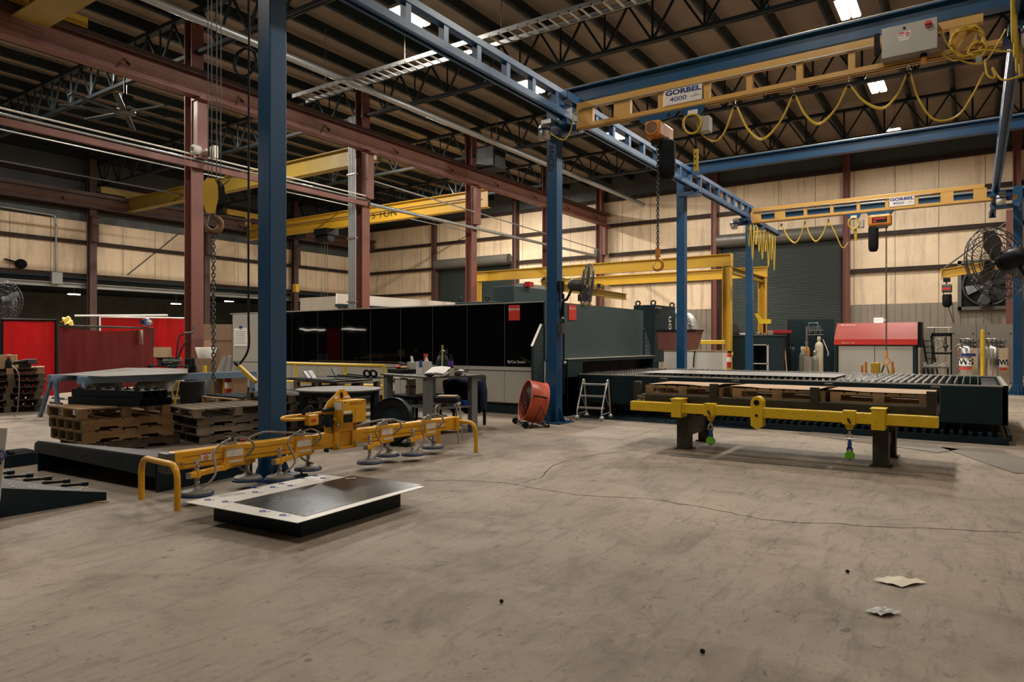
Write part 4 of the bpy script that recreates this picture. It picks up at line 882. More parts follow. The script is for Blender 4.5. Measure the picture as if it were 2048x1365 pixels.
P('sides', MB().bx(a.x, b.x, 18.1, 18.16, 0, a.z-.03).bx(a.x, a.x+.06, 18.16, 18.42, 0, a.z-.03).bx(b.x-.06, b.x, 18.16, 18.42, 0, a.z-.03).bx(a.x, b.x, 18.42, 18.48, 0, a.z-.03), 'white', t); P('top_edge', MB().bx(a.x-.01, b.x+.01, 18.09, 18.49, a.z-.03, a.z), 'wood', t)
P('cord', MB().tube(smooth([pY(1390, 702, 18.08), pY(1388, 715, 18.08), pY(1387, 735, 18.08)]), .018, 6), 'black_rubber', t)
t = thing('rail_frame', 'low yellow tube frame beside the yellow crane post', 'rail', pY(1420, 700, 24))
for py in (683, 687): P('bar', MB().cyl(pY(1398, py, 24), pY(1450, py, 24), .035, n=8), 'rail_yellow', t)
P('upright', MB().cyl(pY(1401, 683, 24), Vector((pY(1401, 683, 24).x, 24, 0)), .03, n=8), 'steel', t)
P('upright', MB().cyl(pY(1448, 683, 24), Vector((pY(1448, 683, 24).x, 24, 0)), .03, n=8), 'steel', t)
# ------------------------------------------------------------------ free-standing yellow workstation crane
GX = -7.75; YA, YB = 26.0, 29.8
t = thing('gantry_crane', 'free-standing yellow gantry frame with two long beams before the roll-up door', 'gantry', (GX, 28, 0))
P('near_beam', MB().ibeam((-19.9, YA, 4.62), (GX+.15, YA, 4.62), .22, .46, .03), 'frame_yellow', t)
P('far_beam', MB().ibeam((-17.5, YB, 4.47), (GX+.55, YB, 4.47), .22, .44, .03), 'frame_yellow', t)
P('post', MB().ibeam((GX, YA, 0), (GX, YA, 4.36), .32, .3, .03, (1, 0, 0)), 'frame_yellow', t)
P('post', MB().ibeam((GX+.35, YB, 0), (GX+.35, YB, 4.25), .3, .3, .03, (1, 0, 0)), 'frame_yellow', t)
P('post', MB().ibeam((-19.6, YA, 0), (-19.6, YA, 4.36), .3, .3, .03, (1, 0, 0)), 'frame_yellow', t)
P('post', MB().ibeam((-17.3, YB, 0), (-17.3, YB, 4.25), .3, .3, .03, (1, 0, 0)), 'frame_yellow', t)
P('header', MB().ibeam((GX+.05, YA, 4.25), (GX+.35, YB, 4.14), .2, .24, .02), 'old_yellow', t)
P('end_plate', MB().bx(GX+.15, GX+.18, YA-.14, YA+.14, 4.36, 4.86), 'frame_yellow', t)
BX = -15.4
b = thing('gantry_bridge', 'short yellow bridge beam with trolley hung across the gantry beams', 'bridge crane', (BX, 29, 3.8))
P('beam', MB().ibeam((BX, YA-1.0, 3.98), (BX, 33.6, 3.92), .22, .32, .025), 'old_yellow', b)
for y in (YA, YB): P('end_truck', MB().bx(BX-.55, BX+.55, y-.16, y+.16, 4.16, 4.32), 'old_yellow', b); P('wheel', MB().cyl((BX-.4, y-.2, 4.24), (BX-.4, y+.2, 4.24), .1, n=12).cyl((BX+.4, y-.2, 4.24), (BX+.4, y+.2, 4.24), .1, n=12), 'black_paint', b)
hz = thing('small_hoist', 'small yellow and black hoist hanging from the short gantry bridge', 'hoist', (BX, 29.0, 2.7))
P('trolley', MB().bx(BX-.2, BX+.2, 28.6, 29.3, 3.45, 3.78), 'black_paint', hz, bevel=.02); P('body', MB().bx(BX-.18, BX+.25, 28.7, 29.2, 3.05, 3.35), 'frame_yellow', hz, bevel=.03); P('bag', MB().bx(BX-.15, BX+.12, 28.75, 29.1, 2.55, 3.0), 'black_cloth', hz, bevel=.03); P('link', MB().cyl((BX, 28.95, 3.3), (BX, 28.95, 3.5), .04), 'steel', hz)
# ------------------------------------------------------------------ fans on arms
def cagefan(c, ax, R, lab, arm, motor_mat, rot=0.3, cage='fan_grey'):
    c = Vector(c); ax = Vector(ax).normalized(); u = ax.orthogonal().normalized(); w = ax.cross(u)
    t = thing('wall_fan', lab, 'fan', c)
    g = MB(); 
    for off, rr in ((-.10, .35), (-.11, .6), (-.10, .8), (-.06, .95), (0, 1.0), (.06, .95), (.10, .75), (.12, .5), (.12, .25)): g.ring(c+ax*off*R*2, R*rr, .0065, ax, 32, 5)
    for k in range(36):
        a = 2*math.pi*k/36; d = u*math.cos(a)+w*math.sin(a)
        g.tube([c+ax*(-.11*R*2)+d*R*.15, c+ax*(-.11*R*2)+d*R*.6, c+ax*(-.06*R*2)+d*R*.95, c+d*R, c+ax*(.06*R*2)+d*R*.95, c+ax*(.12*R*2)+d*R*.5, c+ax*(.12*R*2)+d*R*.12], .004, 4)
    P('guard', g, cage, t)
    P('hub_cap', MB().cyl(c-ax*.24*R, c-ax*.20*R, R*.15, n=18), 'black_paint', t)
    for k in range(3):
        a = 2*math.pi*k/3+rot; d = u*math.cos(a)+w*math.sin(a); e = ax.cross(d)
        b = MB(); L = [c+d*R*.08+e*R*.06-ax*R*.05, c+d*R*.08-e*R*.08+ax*R*.05, c+d*R*.55-e*R*.24+ax*R*.10, c+d*R*.9-e*R*.12+ax*R*.06, c+d*R*.9+e*R*.12-ax*R*.05, c+d*R*.5+e*R*.20-ax*R*.09]
        b.add(L+[v+ax*.006 for v in L], [(0, 1, 2, 5), (2, 3, 4, 5), (11, 8, 7, 6), (11, 10, 9, 8)]+[(i, i+6, (i+1) % 6+6, (i+1) % 6) for i in range(6)])
        P('blade', b, 'dull_steel', t)
    m = P('motor', MB().lathe([(.02, .10*R), (R*.24, .14*R), (R*.27, .3*R), (R*.26, .7*R), (R*.14, .85*R)], 18, Matrix.Translation(c) @ (ax.to_track_quat('Z', 'Y').to_matrix().to_4x4())), motor_mat, t)
    P('arm', MB().tube(arm, .024, 8), 'black_paint', t)
    return t
fc = pD(1174, 573, 12.0)
cagefan(fc, (-.80, -.52, .10), .40, 'black cage fan on a curved arm beside the second blue post', smooth([(CX1+.07, 11.05, 1.95), (CX1+.1, 11.05, 2.12), (CX1+.16, 11.0, 2.27), fc-Vector((.3, .18, .22)), fc-Vector((.22, .14, .02))], 5), 'dull_steel')
fc = pD(1993, 527, 8.45)
tf = cagefan(fc, (.72, -.62, .15), .46, 'large wire cage fan with black motor at the right edge', smooth([Vector((CX2+.05, 10.5, 2.3)), fc+Vector((.42, .05, -.22)), fc+Vector((.3, -.18, -.2)), fc+Vector((.2, -.16, -.02))], 5), 'black_paint', 1.0)
# ------------------------------------------------------------------ right background
t = thing('press_brake', 'press brake with red sloping upper cover and grey lower panels', 'machine', (-3.1, 29, 0))
PX0, PX1, PY = pY(1668, 690, 28.6).x, pY(1835, 690, 28.6).x, 28.6
zt, zm, zb_ = pY(1750, 646, 28.9).z, pY(1750, 679, PY).z, pY(1750, 690, PY).z
M = Matrix.Identity(4)
P('cover', MB().add([(PX0+.06, 28.95, zt), (PX1, 28.95, zt), (PX1, PY, zm), (PX0, PY, zm), (PX0+.06, 29.8, zt), (PX1, 29.8, zt), (PX1, 29.8, zm), (PX0, 29.8, zm)], [(0, 3, 2, 1), (0, 1, 5, 4), (0, 4, 7, 3), (1, 2, 6, 5), (4, 5, 6, 7), (3, 7, 6, 2)]), 'press_red_sheen', t, label='red cover')  # cover red washed paler to include the sheen on its slope
P('lower_band', MB().bx(PX0, PX1, PY, 29.8, zb_, zm), 'badge_red', t, label='brighter red band')
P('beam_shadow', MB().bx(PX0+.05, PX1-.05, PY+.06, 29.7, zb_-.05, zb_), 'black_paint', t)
P('table', MB().bx(PX0+.15, (PX0+PX1)/2-.01, PY+.05, 29.7, .1, zb_-.05).bx((PX0+PX1)/2+.01, PX1-.15, PY+.05, 29.7, .1, zb_-.05), 'machine_grey', t, label='grey panels'); P('base', MB().bx(PX0+.1, PX1-.1, PY+.1, 29.7, 0, .1), 'black_paint', t)
for x in (PX0+.07, PX1-.1): P('side_frame', MB().bx(x-.05, x+.05, PY+.02, 29.8, 0, zb_), 'deep_teal', t)
P('end_cap', MB().bx(PX1, PX1+.12, PY+.05, 29.8, zm-.3, zt), 'black_paint', t)
P('lettering', MB().text('Bystronic', .09, face((pY(1697, 651, 28.9).x, 28.875, pY(1697, 651, 28.9).z), (1, 0, 0), (0, .5, .85)), .006, sx=1.5), 'white', t)
P('lettering', MB().text('Xpert 150', .08, face((pY(1696, 686, PY).x, PY-.001, pY(1696, 686, PY).z), (1, 0, 0), (0, 0, 1)), .002, sx=1.4), 'white', t)
e = pY(1757, 641, YW-.15)
t = thing('exit_sign', 'small lit red exit sign on the ribbed wall above the press brake', 'sign', e)
P('case', MB().bx(e.x-.2, e.x+.2, YW-.16, YW-.09, e.z-.12, e.z+.12), 'exit_white', t); P('lettering', MB().text('EXIT', .16, face((e.x, YW-.161, e.z), (1, 0, 0), (0, 0, 1)), .001, sx=1.05, offset=.006), 'exit_red', t)
P('lamp_head', MB().bx(e.x+.24, e.x+.36, YW-.2, YW-.1, e.z-.05, e.z+.05), 'white', t)
# screen and bottles left of the press
a, b = pY(1574, 641, 29.4), pY(1668, 745, 29.4)
t = thing('dark_screen', 'dark teal welding screen panel behind the gas bottles', 'screen', ((a.x+b.x)/2, 29.4, 0))
P('panel', MB().bx(a.x, b.x, 29.4, 29.46, .05, a.z), 'deep_teal', t); P('edge_post', MB().bx(a.x-.04, a.x+.02, 29.36, 29.5, 0, a.z+.02), 'dull_steel', t); P('foot', MB().bx(a.x-.1, b.x, 29.3, 29.6, 0, .05), 'black_paint', t)
def bottle(px, r, zt, y, mat, lab, cap=None):
    x = pY(px, 700, y).x; t = thing('gas_cylinder', lab, 'gas cylinder', (x, y, 0)); h = zt-.22
    P('body', MB().lathe([(r*.9, 0), (r, .03), (r, h-.16), (r*.86, h-.06), (r*.5, h), (r*.3, h+.02)], 18), mat, t, True)
    P('valve_cap', MB().lathe([(.045, h+.02), (.05, h+.06), (.065, h+.1), (.065, h+.18), (.04, h+.22)], 12), cap or mat, t, True)
    return t
bottle(1585, .15, 1.52, 28.7, 'dark_gas', 'dark teal gas cylinder with a red cap, leftmost', 'dark_gas')
bottle(1605, .115, 1.34, 27.6, 'grey_gas', 'shorter olive-grey gas cylinder on the left of the cart', 'cream')
bottle(1630, .13, 1.20, 27.5, 'grey_gas', 'olive-grey gas cylinder on the right of the cart', 'steel')
bottle(1638, .15, 1.72, 28.1, 'cream', 'tall cream gas cylinder at the back of the group', 'cream')
bottle(1613, .12, 1.55, 28.2, 'hoist_orange', 'orange-shouldered gas cylinder behind the cart mast', 'steel')
x = pY(1617, 700, 27.4).x
t = thing('cylinder_cart', 'grey cylinder cart with mast and torch rack', 'cart', (x, 27.4, 0))
P('box', MB().bx(x-.13, x+.14, 27.2, 27.4, 0, .95), 'cabinet_grey', t, bevel=.01); P('mast', MB().bx(x-.09, x-.04, 27.38, 27.43, .8, 2.1), 'steel', t)
rk = MB()
for z in (1.95, 1.78): rk.cyl((x-.05, 27.4, z), (x+.5, 27.4, z), .012, n=6)
for k in range(7): rk.cyl((x+.02+.065*k, 27.4, 1.82+.05*(k % 3)), (x+.05+.06*k, 27.35, 2.1), .014, n=6)
rk.tube([(x, 27.4, 2.0), (x, 27.4, 2.22), (x+.33, 27.4, 2.22), (x+.33, 27.4, 2.0)], .012, 6)
P('torch_rack', rk, 'galvanised', t); P('hose', MB().tube(smooth([(x+.5, 27.4, 1.6), (x+.62, 27.4, 1.3), (x+.68, 27.4, 1.1), (x+.66, 27.4, 1.0)]), .015, 6), 'white', t)
# dark work cabinets
a, b = pY(1458, 673, 26.4), pY(1560, 673, 26.4)
t = thing('work_cabinet', 'dark teal workbench cabinet with a framed opening', 'cabinet', ((a.x+b.x)/2, 26.9, 0))
ox0, ox1 = pY(1506, 690, 26.4).x, pY(1535, 690, 26.4).x
P('carcass', MB().bx(a.x, ox0, 26.4, 27.4, 0, 1.74).bx(ox1, b.x, 26.4, 27.4, 0, 1.74).bx(ox0, ox1, 26.4, 27.4, 1.40, 1.74).bx(ox0, ox1, 27.3, 27.4, 0, 1.4), 'deep_teal', t)
P('opening_frame', MB().bx(ox0-.02, ox1+.03, 26.36, 26.4, 1.38, 1.42).bx(ox1-.02, ox1+.05, 26.36, 26.4, .3, 1.42).bx(ox0-.02, ox1+.03, 26.36, 26.4, .68, .72), 'machine_grey', t); P('worktop', MB().bx(a.x-.03, b.x+.03, 26.35, 27.45, 1.74, 1.78), 'dull_steel', t)
m = pY(1468, 660, 26.8)
t = thing('monitor', 'thin grey screen tilted on the dark workbench cabinet', 'monitor', (m.x, 26.8, 1.78))
P('screen', MB().bar((m.x-.1, 26.8, 2.2), (m.x+.08, 26.9, 1.84), .03, .38, (1, 0, 0)), 'dull_steel', t); P('base', MB().bx(m.x-.05, m.x+.25, 26.7, 27.0, 1.78, 1.84), 'black_paint', t)
m = pY(1525, 640, 27.0)
t = thing('lever_guard', 'yellow bent guard bracket above the dark cabinet', 'guard', (m.x, 27, 1.78))
P('bracket', MB().prism([(-.28, .28), (-.2, .28), (-.02, .05), (.32, .05), (.32, -.12), (-.08, -.12)], .12, face((m.x, 27.0, 2.33), (1, 0, 0), (0, 0, 1))), 'rail_yellow', t); P('stand', MB().bx(m.x+.05, m.x+.12, 26.9, 27, 1.78, 2.25), 'black_paint', t)
for i, (px, w, h, mat, lab) in enumerate(((1485, .16, .07, 'white', 'pale folded rag on the dark cabinet'), (1500, .22, .10, 'dull_steel', 'dark tool tray on the dark cabinet left of the blue post'), (1518, .14, .10, 'steel', 'grey clamp vice on the dark cabinet'), (1532, .12, .07, 'wood', 'tan block on the right of the cabinet top'), (1541, .16, .15, 'cabinet_grey', 'grey box on the right end of the cabinet'))):
    q = pY(px, 670, 26.7); tt = thing('bench_item', lab, lab.split()[1] if i else 'rag', (q.x, 26.7, 1.78)); tt.name = ('folded_rag', 'tool_tray', 'bench_vice', 'wood_block', 'small_box')[i]; W[tt.name] = Matrix.Translation((q.x, 26.7, 1.78))
    P('body', MB().bx(q.x-w/2, q.x+w/2, 26.6, 26.8, 1.78, 1.78+h), mat, tt, bevel=.012)
a = pY(1552, 662, 28.2)
t = thing('tool_cart', 'red-topped tool cart right of the dark cabinet', 'cart', (a.x, 28.3, 0))
P('tray', MB().bx(a.x-.3, a.x+.5, 28.0, 28.6, 1.86, 1.98), 'red_plastic', t); P('cabinet', MB().bx(a.x-.25, a.x+.45, 28.05, 28.55, 0, 1.8), 'black_paint', t); P('tray', MB().bx(a.x-.25, a.x+.45, 28.05, 28.55, 1.8, 1.86), 'dull_steel', t)
a = pY(1569, 690, 27.2)
t = thing('broom_handle', 'tan wooden pole leaning beside the dark cabinet', 'pole', (a.x, 27.2, 0)); P('pole', MB().cyl(pY(1569, 692, 27.3), Vector((pY(1574, 736, 27.0).x+.02, 27.0, .02)), .022, n=8), 'tan_stick', t); P('brush', MB().bx(pY(1574, 736, 27).x-.12, pY(1574, 736, 27).x+.15, 26.95, 27.05, 0, .07), 'black_rubber', t)
# fire extinguisher on the near gantry post
a = pY(1459, 720, 25.7)
t = thing('fire_extinguisher', 'red fire extinguisher hung on the yellow gantry post', 'fire extinguisher', (a.x, 25.6, .6))
P('body', MB().lathe([(.07, .0), (.09, .02), (.09, .46), (.06, .53), (.03, .56)], 16, Matrix.Translation((a.x, 25.6, .55))), 'red_plastic', t); P('valve', MB().bx(a.x-.03, a.x+.1, 25.57, 25.63, 1.1, 1.18), 'black_paint', t); P('label', MB().lathe([(.0915, .22), (.0915, .4)], 16, Matrix.Translation((a.x, 25.6, .55)), False), 'paper', t)
P('gauge_ring', MB().ring((a.x+.13, 25.62, 1.05), .06, .025, (1, .3, 0), 14), 'rail_yellow', t); P('hook', MB().bx(a.x-.02, a.x+.02, 25.6, 25.86, .98, 1.02), 'steel', t)
# tall grey cabinets, dewars, bollard
a, b = pY(1904, 650, 30.0), pY(2027, 650, 30.0)
t = thing('tall_cabinet', 'tall grey double cabinet behind the two steel gas tanks', 'cabinet', ((a.x+b.x)/2, 30.5, 0))
xm = pY(1953, 690, 30).x; xn = pY(1972, 690, 30).x
for x0, x1 in ((a.x, xm-.008), (xm+.008, xn-.008), (xn+.008, b.x)): P('door', MB().bx(x0, x1, 30.0, 30.03, .05, a.z), 'cabinet_grey', t)
P('carcass', MB().bx(a.x, b.x, 30.03, 31.2, 0, a.z-.01), 'cabinet_grey', t)
for px in (1905+2, 1946, 1977, 2021): P('bolt', MB().cyl((pY(px, 667, 30).x, 30, pY(px, 667, 30).z), (pY(px, 667, 30).x, 29.97, pY(px, 667, 30).z), .022, n=10), 'black_paint', t)
def dewar(px, y, lab, flip):
    x = pY(px, 700, y).x; t = thing('gas_dewar', lab, 'gas tank', (x, y, 0)); r = .345
    P('tank', MB().lathe([(r*.93, .06), (r, .12), (r, 1.30), (r*.93, 1.36), (r*.55, 1.40), (.05, 1.41)], 32), 'bright_steel', t, True)
    P('base_ring', MB().lathe([(r*.95, 0), (r*.95, .08)], 24), 'black_rubber', t, True)
    tr = P('top_ring', MB().lathe([(r*.88, 1.595), (r*.9, 1.62), (r*.82, 1.625), (r*.80, 1.595)], 28, None, False), 'bright_steel', t, True)
    for k in range(4): P('ring_post', MB().cyl((r*.62*math.cos(k*1.57+.4), r*.62*math.sin(k*1.57+.4), 1.38), (r*.8*math.cos(k*1.57+.4), r*.8*math.sin(k*1.57+.4), 1.6), .02, n=8), 'dull_steel', tr, True)
    P('valves', MB().cyl((0, 0, 1.4), (0, 0, 1.56), .05).cyl((-.15, -.05, 1.48), (.15, .05, 1.48), .03).sph((.14, -.12, 1.5), .055).sph((-.14, -.12, 1.5), .045), 'dull_steel', t, True)
    a0 = math.atan2(-y, -x)
    def patch(z0, z1, da0, da1, rr, mat, nm, par):
        return P(nm, MB().grid(lambda u, v: (rr*math.cos(a0+da0+(da1-da0)*u), rr*math.sin(a0+da0+(da1-da0)*u), z0+(z1-z0)*v), 12, 1), mat, par, True)
    d0, d1 = (-.95, .15) if not flip else (.25, 1.0)
    lb = patch(.74, .98, d0, d1, r+.003, 'paper', 'label', t)
    patch(.62, .70, d0, d1, r+.003, 'label_red', 'label', t)
    if not flip: patch(1.05, 1.14, -.7, .5, r+.003, 'sign_blue', 'label', t)
    tm = MB().text('IWS', .25, Matrix.Identity(4), 0, sx=1.15 if not flip else .8, offset=.01)
    for v in tm.v:
        ang = a0+(d0+d1)/2+v.x/r; zz = .86+v.y; v.x, v.y, v.z = (r+.005)*math.cos(ang), (r+.005)*math.sin(ang), zz
    P('lettering', tm, 'ink', lb, True)
    P('hose', MB().tube(smooth([(-.2, -.2, 1.45), (-.36, -.2, 1.4), (-.5, 0, 1.2)] if not flip else [(.25, -.1, 1.2), (.4, .05, 1.1), (.6, .2, 1.25)]), .012, 6), 'steel', t, True)
dewar(1939, 26.6, 'shiny steel gas tank with large white label, left of the yellow post', False)
dewar(1992, 26.6, 'shiny steel gas tank right of the yellow post', True)
x = pY(1965.5, 700, 25.8).x
t = thing('bollard', 'yellow steel post between the two gas tanks', 'post', (x, 25.8, 0)); P('post', MB().cyl((x, 25.8, 0), (x, 25.8, 1.86), .055, n=16), 'rail_yellow', t); P('cap', MB().sph((x, 25.8, 1.86), .055, (1, 1, .5)), 'rail_yellow', t)
# hoses, easel and clutter between press and cabinets
a, b = pY(1840, 655, 30.6), pY(1868, 655, 30.6)
t = thing('grey_locker', 'narrow grey locker right of the press brake', 'cabinet', ((a.x+b.x)/2, 30.8, 0)); P('body', MB().bx(a.x, b.x, 30.6, 31.4, 0, a.z), 'cabinet_grey', t, bevel=.01); P('handle', MB().bx(b.x-.1, b.x-.06, 30.57, 30.6, 1.2, 1.4), 'black_paint', t)
t = thing('ladder_stand', 'dark folding ladder leaning on the grey locker', 'ladder', pY(1850, 700, 29.7))
a, b = pY(1844, 672, 29.9), pY(1860, 742, 29.4)
for o in (0, .28): P('stile', MB().bar(a+Vector((o, .1, 0)), Vector((b.x+o, b.y, .02)), .05, .05), 'black_steel', t)
for k in range(5): P('rung', MB().bar(a.lerp(b, .15+.17*k), a.lerp(b, .15+.17*k)+Vector((.30, .1, 0)), .03, .03), 'black_steel', t)
a = pY(1885, 690, 30.2)
t = thing('hose_rack', 'dark rack with hung hoses and tools between locker and tall cabinet', 'rack', (a.x, 30.2, 0))
P('frame', MB().bx(a.x-.35, a.x+.3, 30.2, 30.26, 1.72, 1.85).bx(a.x-.35, a.x-.3, 30.2, 30.26, 0, 1.85).bx(a.x+.25, a.x+.3, 30.2, 30.26, 0, 1.85).bx(a.x-.35, a.x+.3, 30.2, 30.26, 1.05, 1.12), 'black_paint', t)
P('hose_loop', MB().ring((a.x-.13, 30.15, 1.45), .17, .02, (.2, 1, 0), 20), 'steel', t); P('tool', MB().cyl((a.x+.1, 30.15, 1.15), (a.x+.1, 30.15, 1.7), .04, n=10).sph((a.x+.1, 30.15, 1.35), .09), 'dull_steel', t)
P('cross_rail', MB().cyl((a.x-.5, 30.3, 2.05), (a.x+.35, 30.3, 2.05), .018, n=6), 'aluminium', t); P('support', MB().cyl((a.x+.2, 30.23, 1.8), (a.x+.2, 30.3, 2.05), .015, n=6), 'aluminium', t)
a = pY(1868, 738, 27.5)
t = thing('tool_trolley', 'low trolley heaped with silver tools behind the table', 'trolley', (a.x, 27.5, 0))
P('top', MB().bx(a.x-.35, a.x+.45, 27.2, 27.9, .62, .66), 'dull_steel', t)
for sx in (-.3, .4):
    for sy in (27.25, 27.85): P('leg', MB().bx(a.x+sx-.02, a.x+sx+.02, sy-.02, sy+.02, 0, .62), 'black_paint', t)
tt = thing('tool_heap', 'heap of silver tools on the low trolley', 'tools', (a.x, 27.5, .66)); Rn = random.Random(4); hm = MB()
for k in range(22): 
    c = Vector((a.x+Rn.uniform(-.3, .35), 27.4+Rn.uniform(-.1, .3), .66+Rn.uniform(.02, .16))); d = Vector((Rn.uniform(-.2, .2), Rn.uniform(-.1, .1), Rn.uniform(-.02, .04))); hm.bar(c, c+d, .03, .02)
hm.bx(a.x-.3, a.x+.35, 27.35, 27.75, .66, .72); P('pile', hm, 'aluminium', tt); tt['kind'] = 'stuff'
# jib crane and wall exhaust fan at right
e = pY(1975, 570, YW-.1); R_ = .95
t = thing('exhaust_fan', 'dark square wall exhaust fan high on the back wall', 'fan', (e.x, YW-.2, e.z-1.1))
P('frame', MB().bx(e.x-1.15, e.x+1.15, YW-.35, YW-.08, e.z-1.15, e.z-1.0).bx(e.x-1.15, e.x+1.15, YW-.35, YW-.08, e.z+1.0, e.z+1.15).bx(e.x-1.15, e.x-1.0, YW-.35, YW-.08, e.z-1.15, e.z+1.15).bx(e.x+1.0, e.x+1.15, YW-.35, YW-.08, e.z-1.15, e.z+1.15), 'door_hood', t)
P('backing', MB().bx(e.x-1.0, e.x+1.0, YW-.12, YW-.09, e.z-1.0, e.z+1.0), 'black_paint', t); P('shroud', MB().ring((e.x, YW-.3, e.z), R_, .05, (0, 1, 0), 32), 'dull_steel', t); P('hub', MB().cyl((e.x, YW-.35, e.z), (e.x, YW-.2, e.z), .2), 'dull_steel', t)
for k in range(6):
    a = k*math.pi/3+.3; d = Vector((math.cos(a), 0, math.sin(a))); n_ = Vector((-math.sin(a), 0, math.cos(a)))
    P('blade', MB().add([Vector((e.x, YW-.27, e.z))+d*.18+n_*.08, Vector((e.x, YW-.22, e.z))+d*.18-n_*.08, Vector((e.x, YW-.18, e.z))+d*.85-n_*.22, Vector((e.x, YW-.32, e.z))+d*.85+n_*.22], [(0, 1, 2, 3)]), 'dull_steel', t)
P('motor', MB().cyl((e.x-.1, YW-.75, e.z-.75), (e.x-.1, YW-.4, e.z-.75), .2, n=16), 'dull_steel', t); P('motor_mount', MB().bx(e.x-.3, e.x+.1, YW-.5, YW-.3, e.z-1.05, e.z-.93), 'dull_steel', t)
JY = 34.5
a, b = pY(1884, 548, JY), pY(2012, 527, JY)
t = thing('jib_crane', 'yellow jib arm with tie rod reaching left from the right column', 'jib crane', (b.x, JY, 3))
P('arm', MB().ibeam(a, b, .22, .38, .03), 'frame_yellow', t); P('tie_rod', MB().cyl(pY(1888, 537, JY), pY(2024, 437, JY), .035, n=8), 'dull_steel', t)
P('mast', MB().bx(b.x, b.x+.35, JY-.18, JY+.18, 0, pY(2024, 420, JY).z), 'red_oxide', t); P('end_plate', MB().bx(a.x-.04, a.x, JY-.16, JY+.16, a.z-.25, a.z+.2), 'frame_yellow', t)
hq = pY(1893, 575, JY)
t2 = thing('chain_fall', 'small grey chain hoist with black bag on the tip of the jib arm', 'hoist', (hq.x, JY, 3.4))
P('trolley', MB().bx(hq.x-.12, hq.x+.14, JY-.1, JY+.1, a.z-.36, a.z-.19), 'black_paint', t2); P('body', MB().bx(hq.x-.17, hq.x+.2, JY-.16, JY+.16, hq.z-.22, hq.z+.12), 'dull_steel', t2, bevel=.04); P('band', MB().bx(hq.x-.15, hq.x+.15, JY-.17, JY-.16, hq.z-.12, hq.z-.02), 'label_red', t2)
P('hook_link', MB().cyl((hq.x, JY, hq.z+.1), (hq.x, JY, a.z-.3), .03), 'dull_steel', t2); P('bag', MB().lathe([(.1, 0), (.17, .1), (.18, .5), (.14, .55)], 14, Matrix.Translation((hq.x+.02, JY, hq.z-.85))), 'black_cloth', t2)
P('chains', MB().cyl((hq.x-.12, JY, hq.z-.2), (hq.x-.02, JY, hq.z-.75), .015, n=5).cyl((hq.x+.05, JY, hq.z-.8), (pY(1907, 645, JY).x, JY, pY(1907, 645, JY).z), .02, n=5).cyl((hq.x+.15, JY, hq.z-.2), (hq.x+.3, JY, hq.z-1.7), .012, n=5), 'dull_steel', t2)
# ------------------------------------------------------------------ steel rack with crates and yellow lifting beam
RY0, RY1 = 9.25, 10.35; RX0, RX1_ = -4.12, -.36
t = thing('steel_rack', 'heavy dark steel rack on square legs carrying the flat crates', 'rack', (-2.2, 9.8, 0))
P('long_beam', MB().bx(RX0, RX1_, RY0, RY0+.12, .60, .75), 'rack_steel', t, bevel=.008); P('long_beam', MB().bx(RX0, RX1_, RY1-.12, RY1, .60, .75), 'rack_steel', t, bevel=.008)
for x in (RX0, -2.95, -1.65, RX1_-.12): P('cross_beam', MB().bx(x, x+.12, RY0+.12, RY1-.12, .62, .73), 'rack_steel', t)
for x in (RX0, -3.0, -1.72, RX1_-.1):
    for y in (RY0-.005, RY1-.095): P('stub_post', MB().bx(x, x+.1, y, y+.1, .75, .93), 'rack_steel', t, bevel=.005)
for x in (-3.38, -.93):
    for y in (RY0+.02, RY1-.18):
        lg = P('leg', MB().bx(x-.085, x+.085, y-.02, y+.16, .015, .6), 'rack_steel', t, bevel=.006)
        g = MB()
        for s in (-1, 1): g.prism([(s*.08, .6), (s*.26, .6), (s*.08, .40)][::s], .012, face((x, y+.07, 0), (1, 0, 0), (0, 0, 1)))
        P('gusset', g, 'rack_steel', lg); P('foot_plate', MB().bx(x-.12, x+.12, y-.04, y+.18, 0, .015), 'rack_steel', lg)
    P('side_brace', MB().bx(x-.04, x+.04, RY0+.18, RY1-.2, .18, .42), 'rack_steel', t)
P('chalk_mark', MB().text('TRIO\nPBUK', .055, face((RX0+.12, RY0-.001, .685), (1, 0, 0), (0, 0, 1)), .001), 'cream', t)
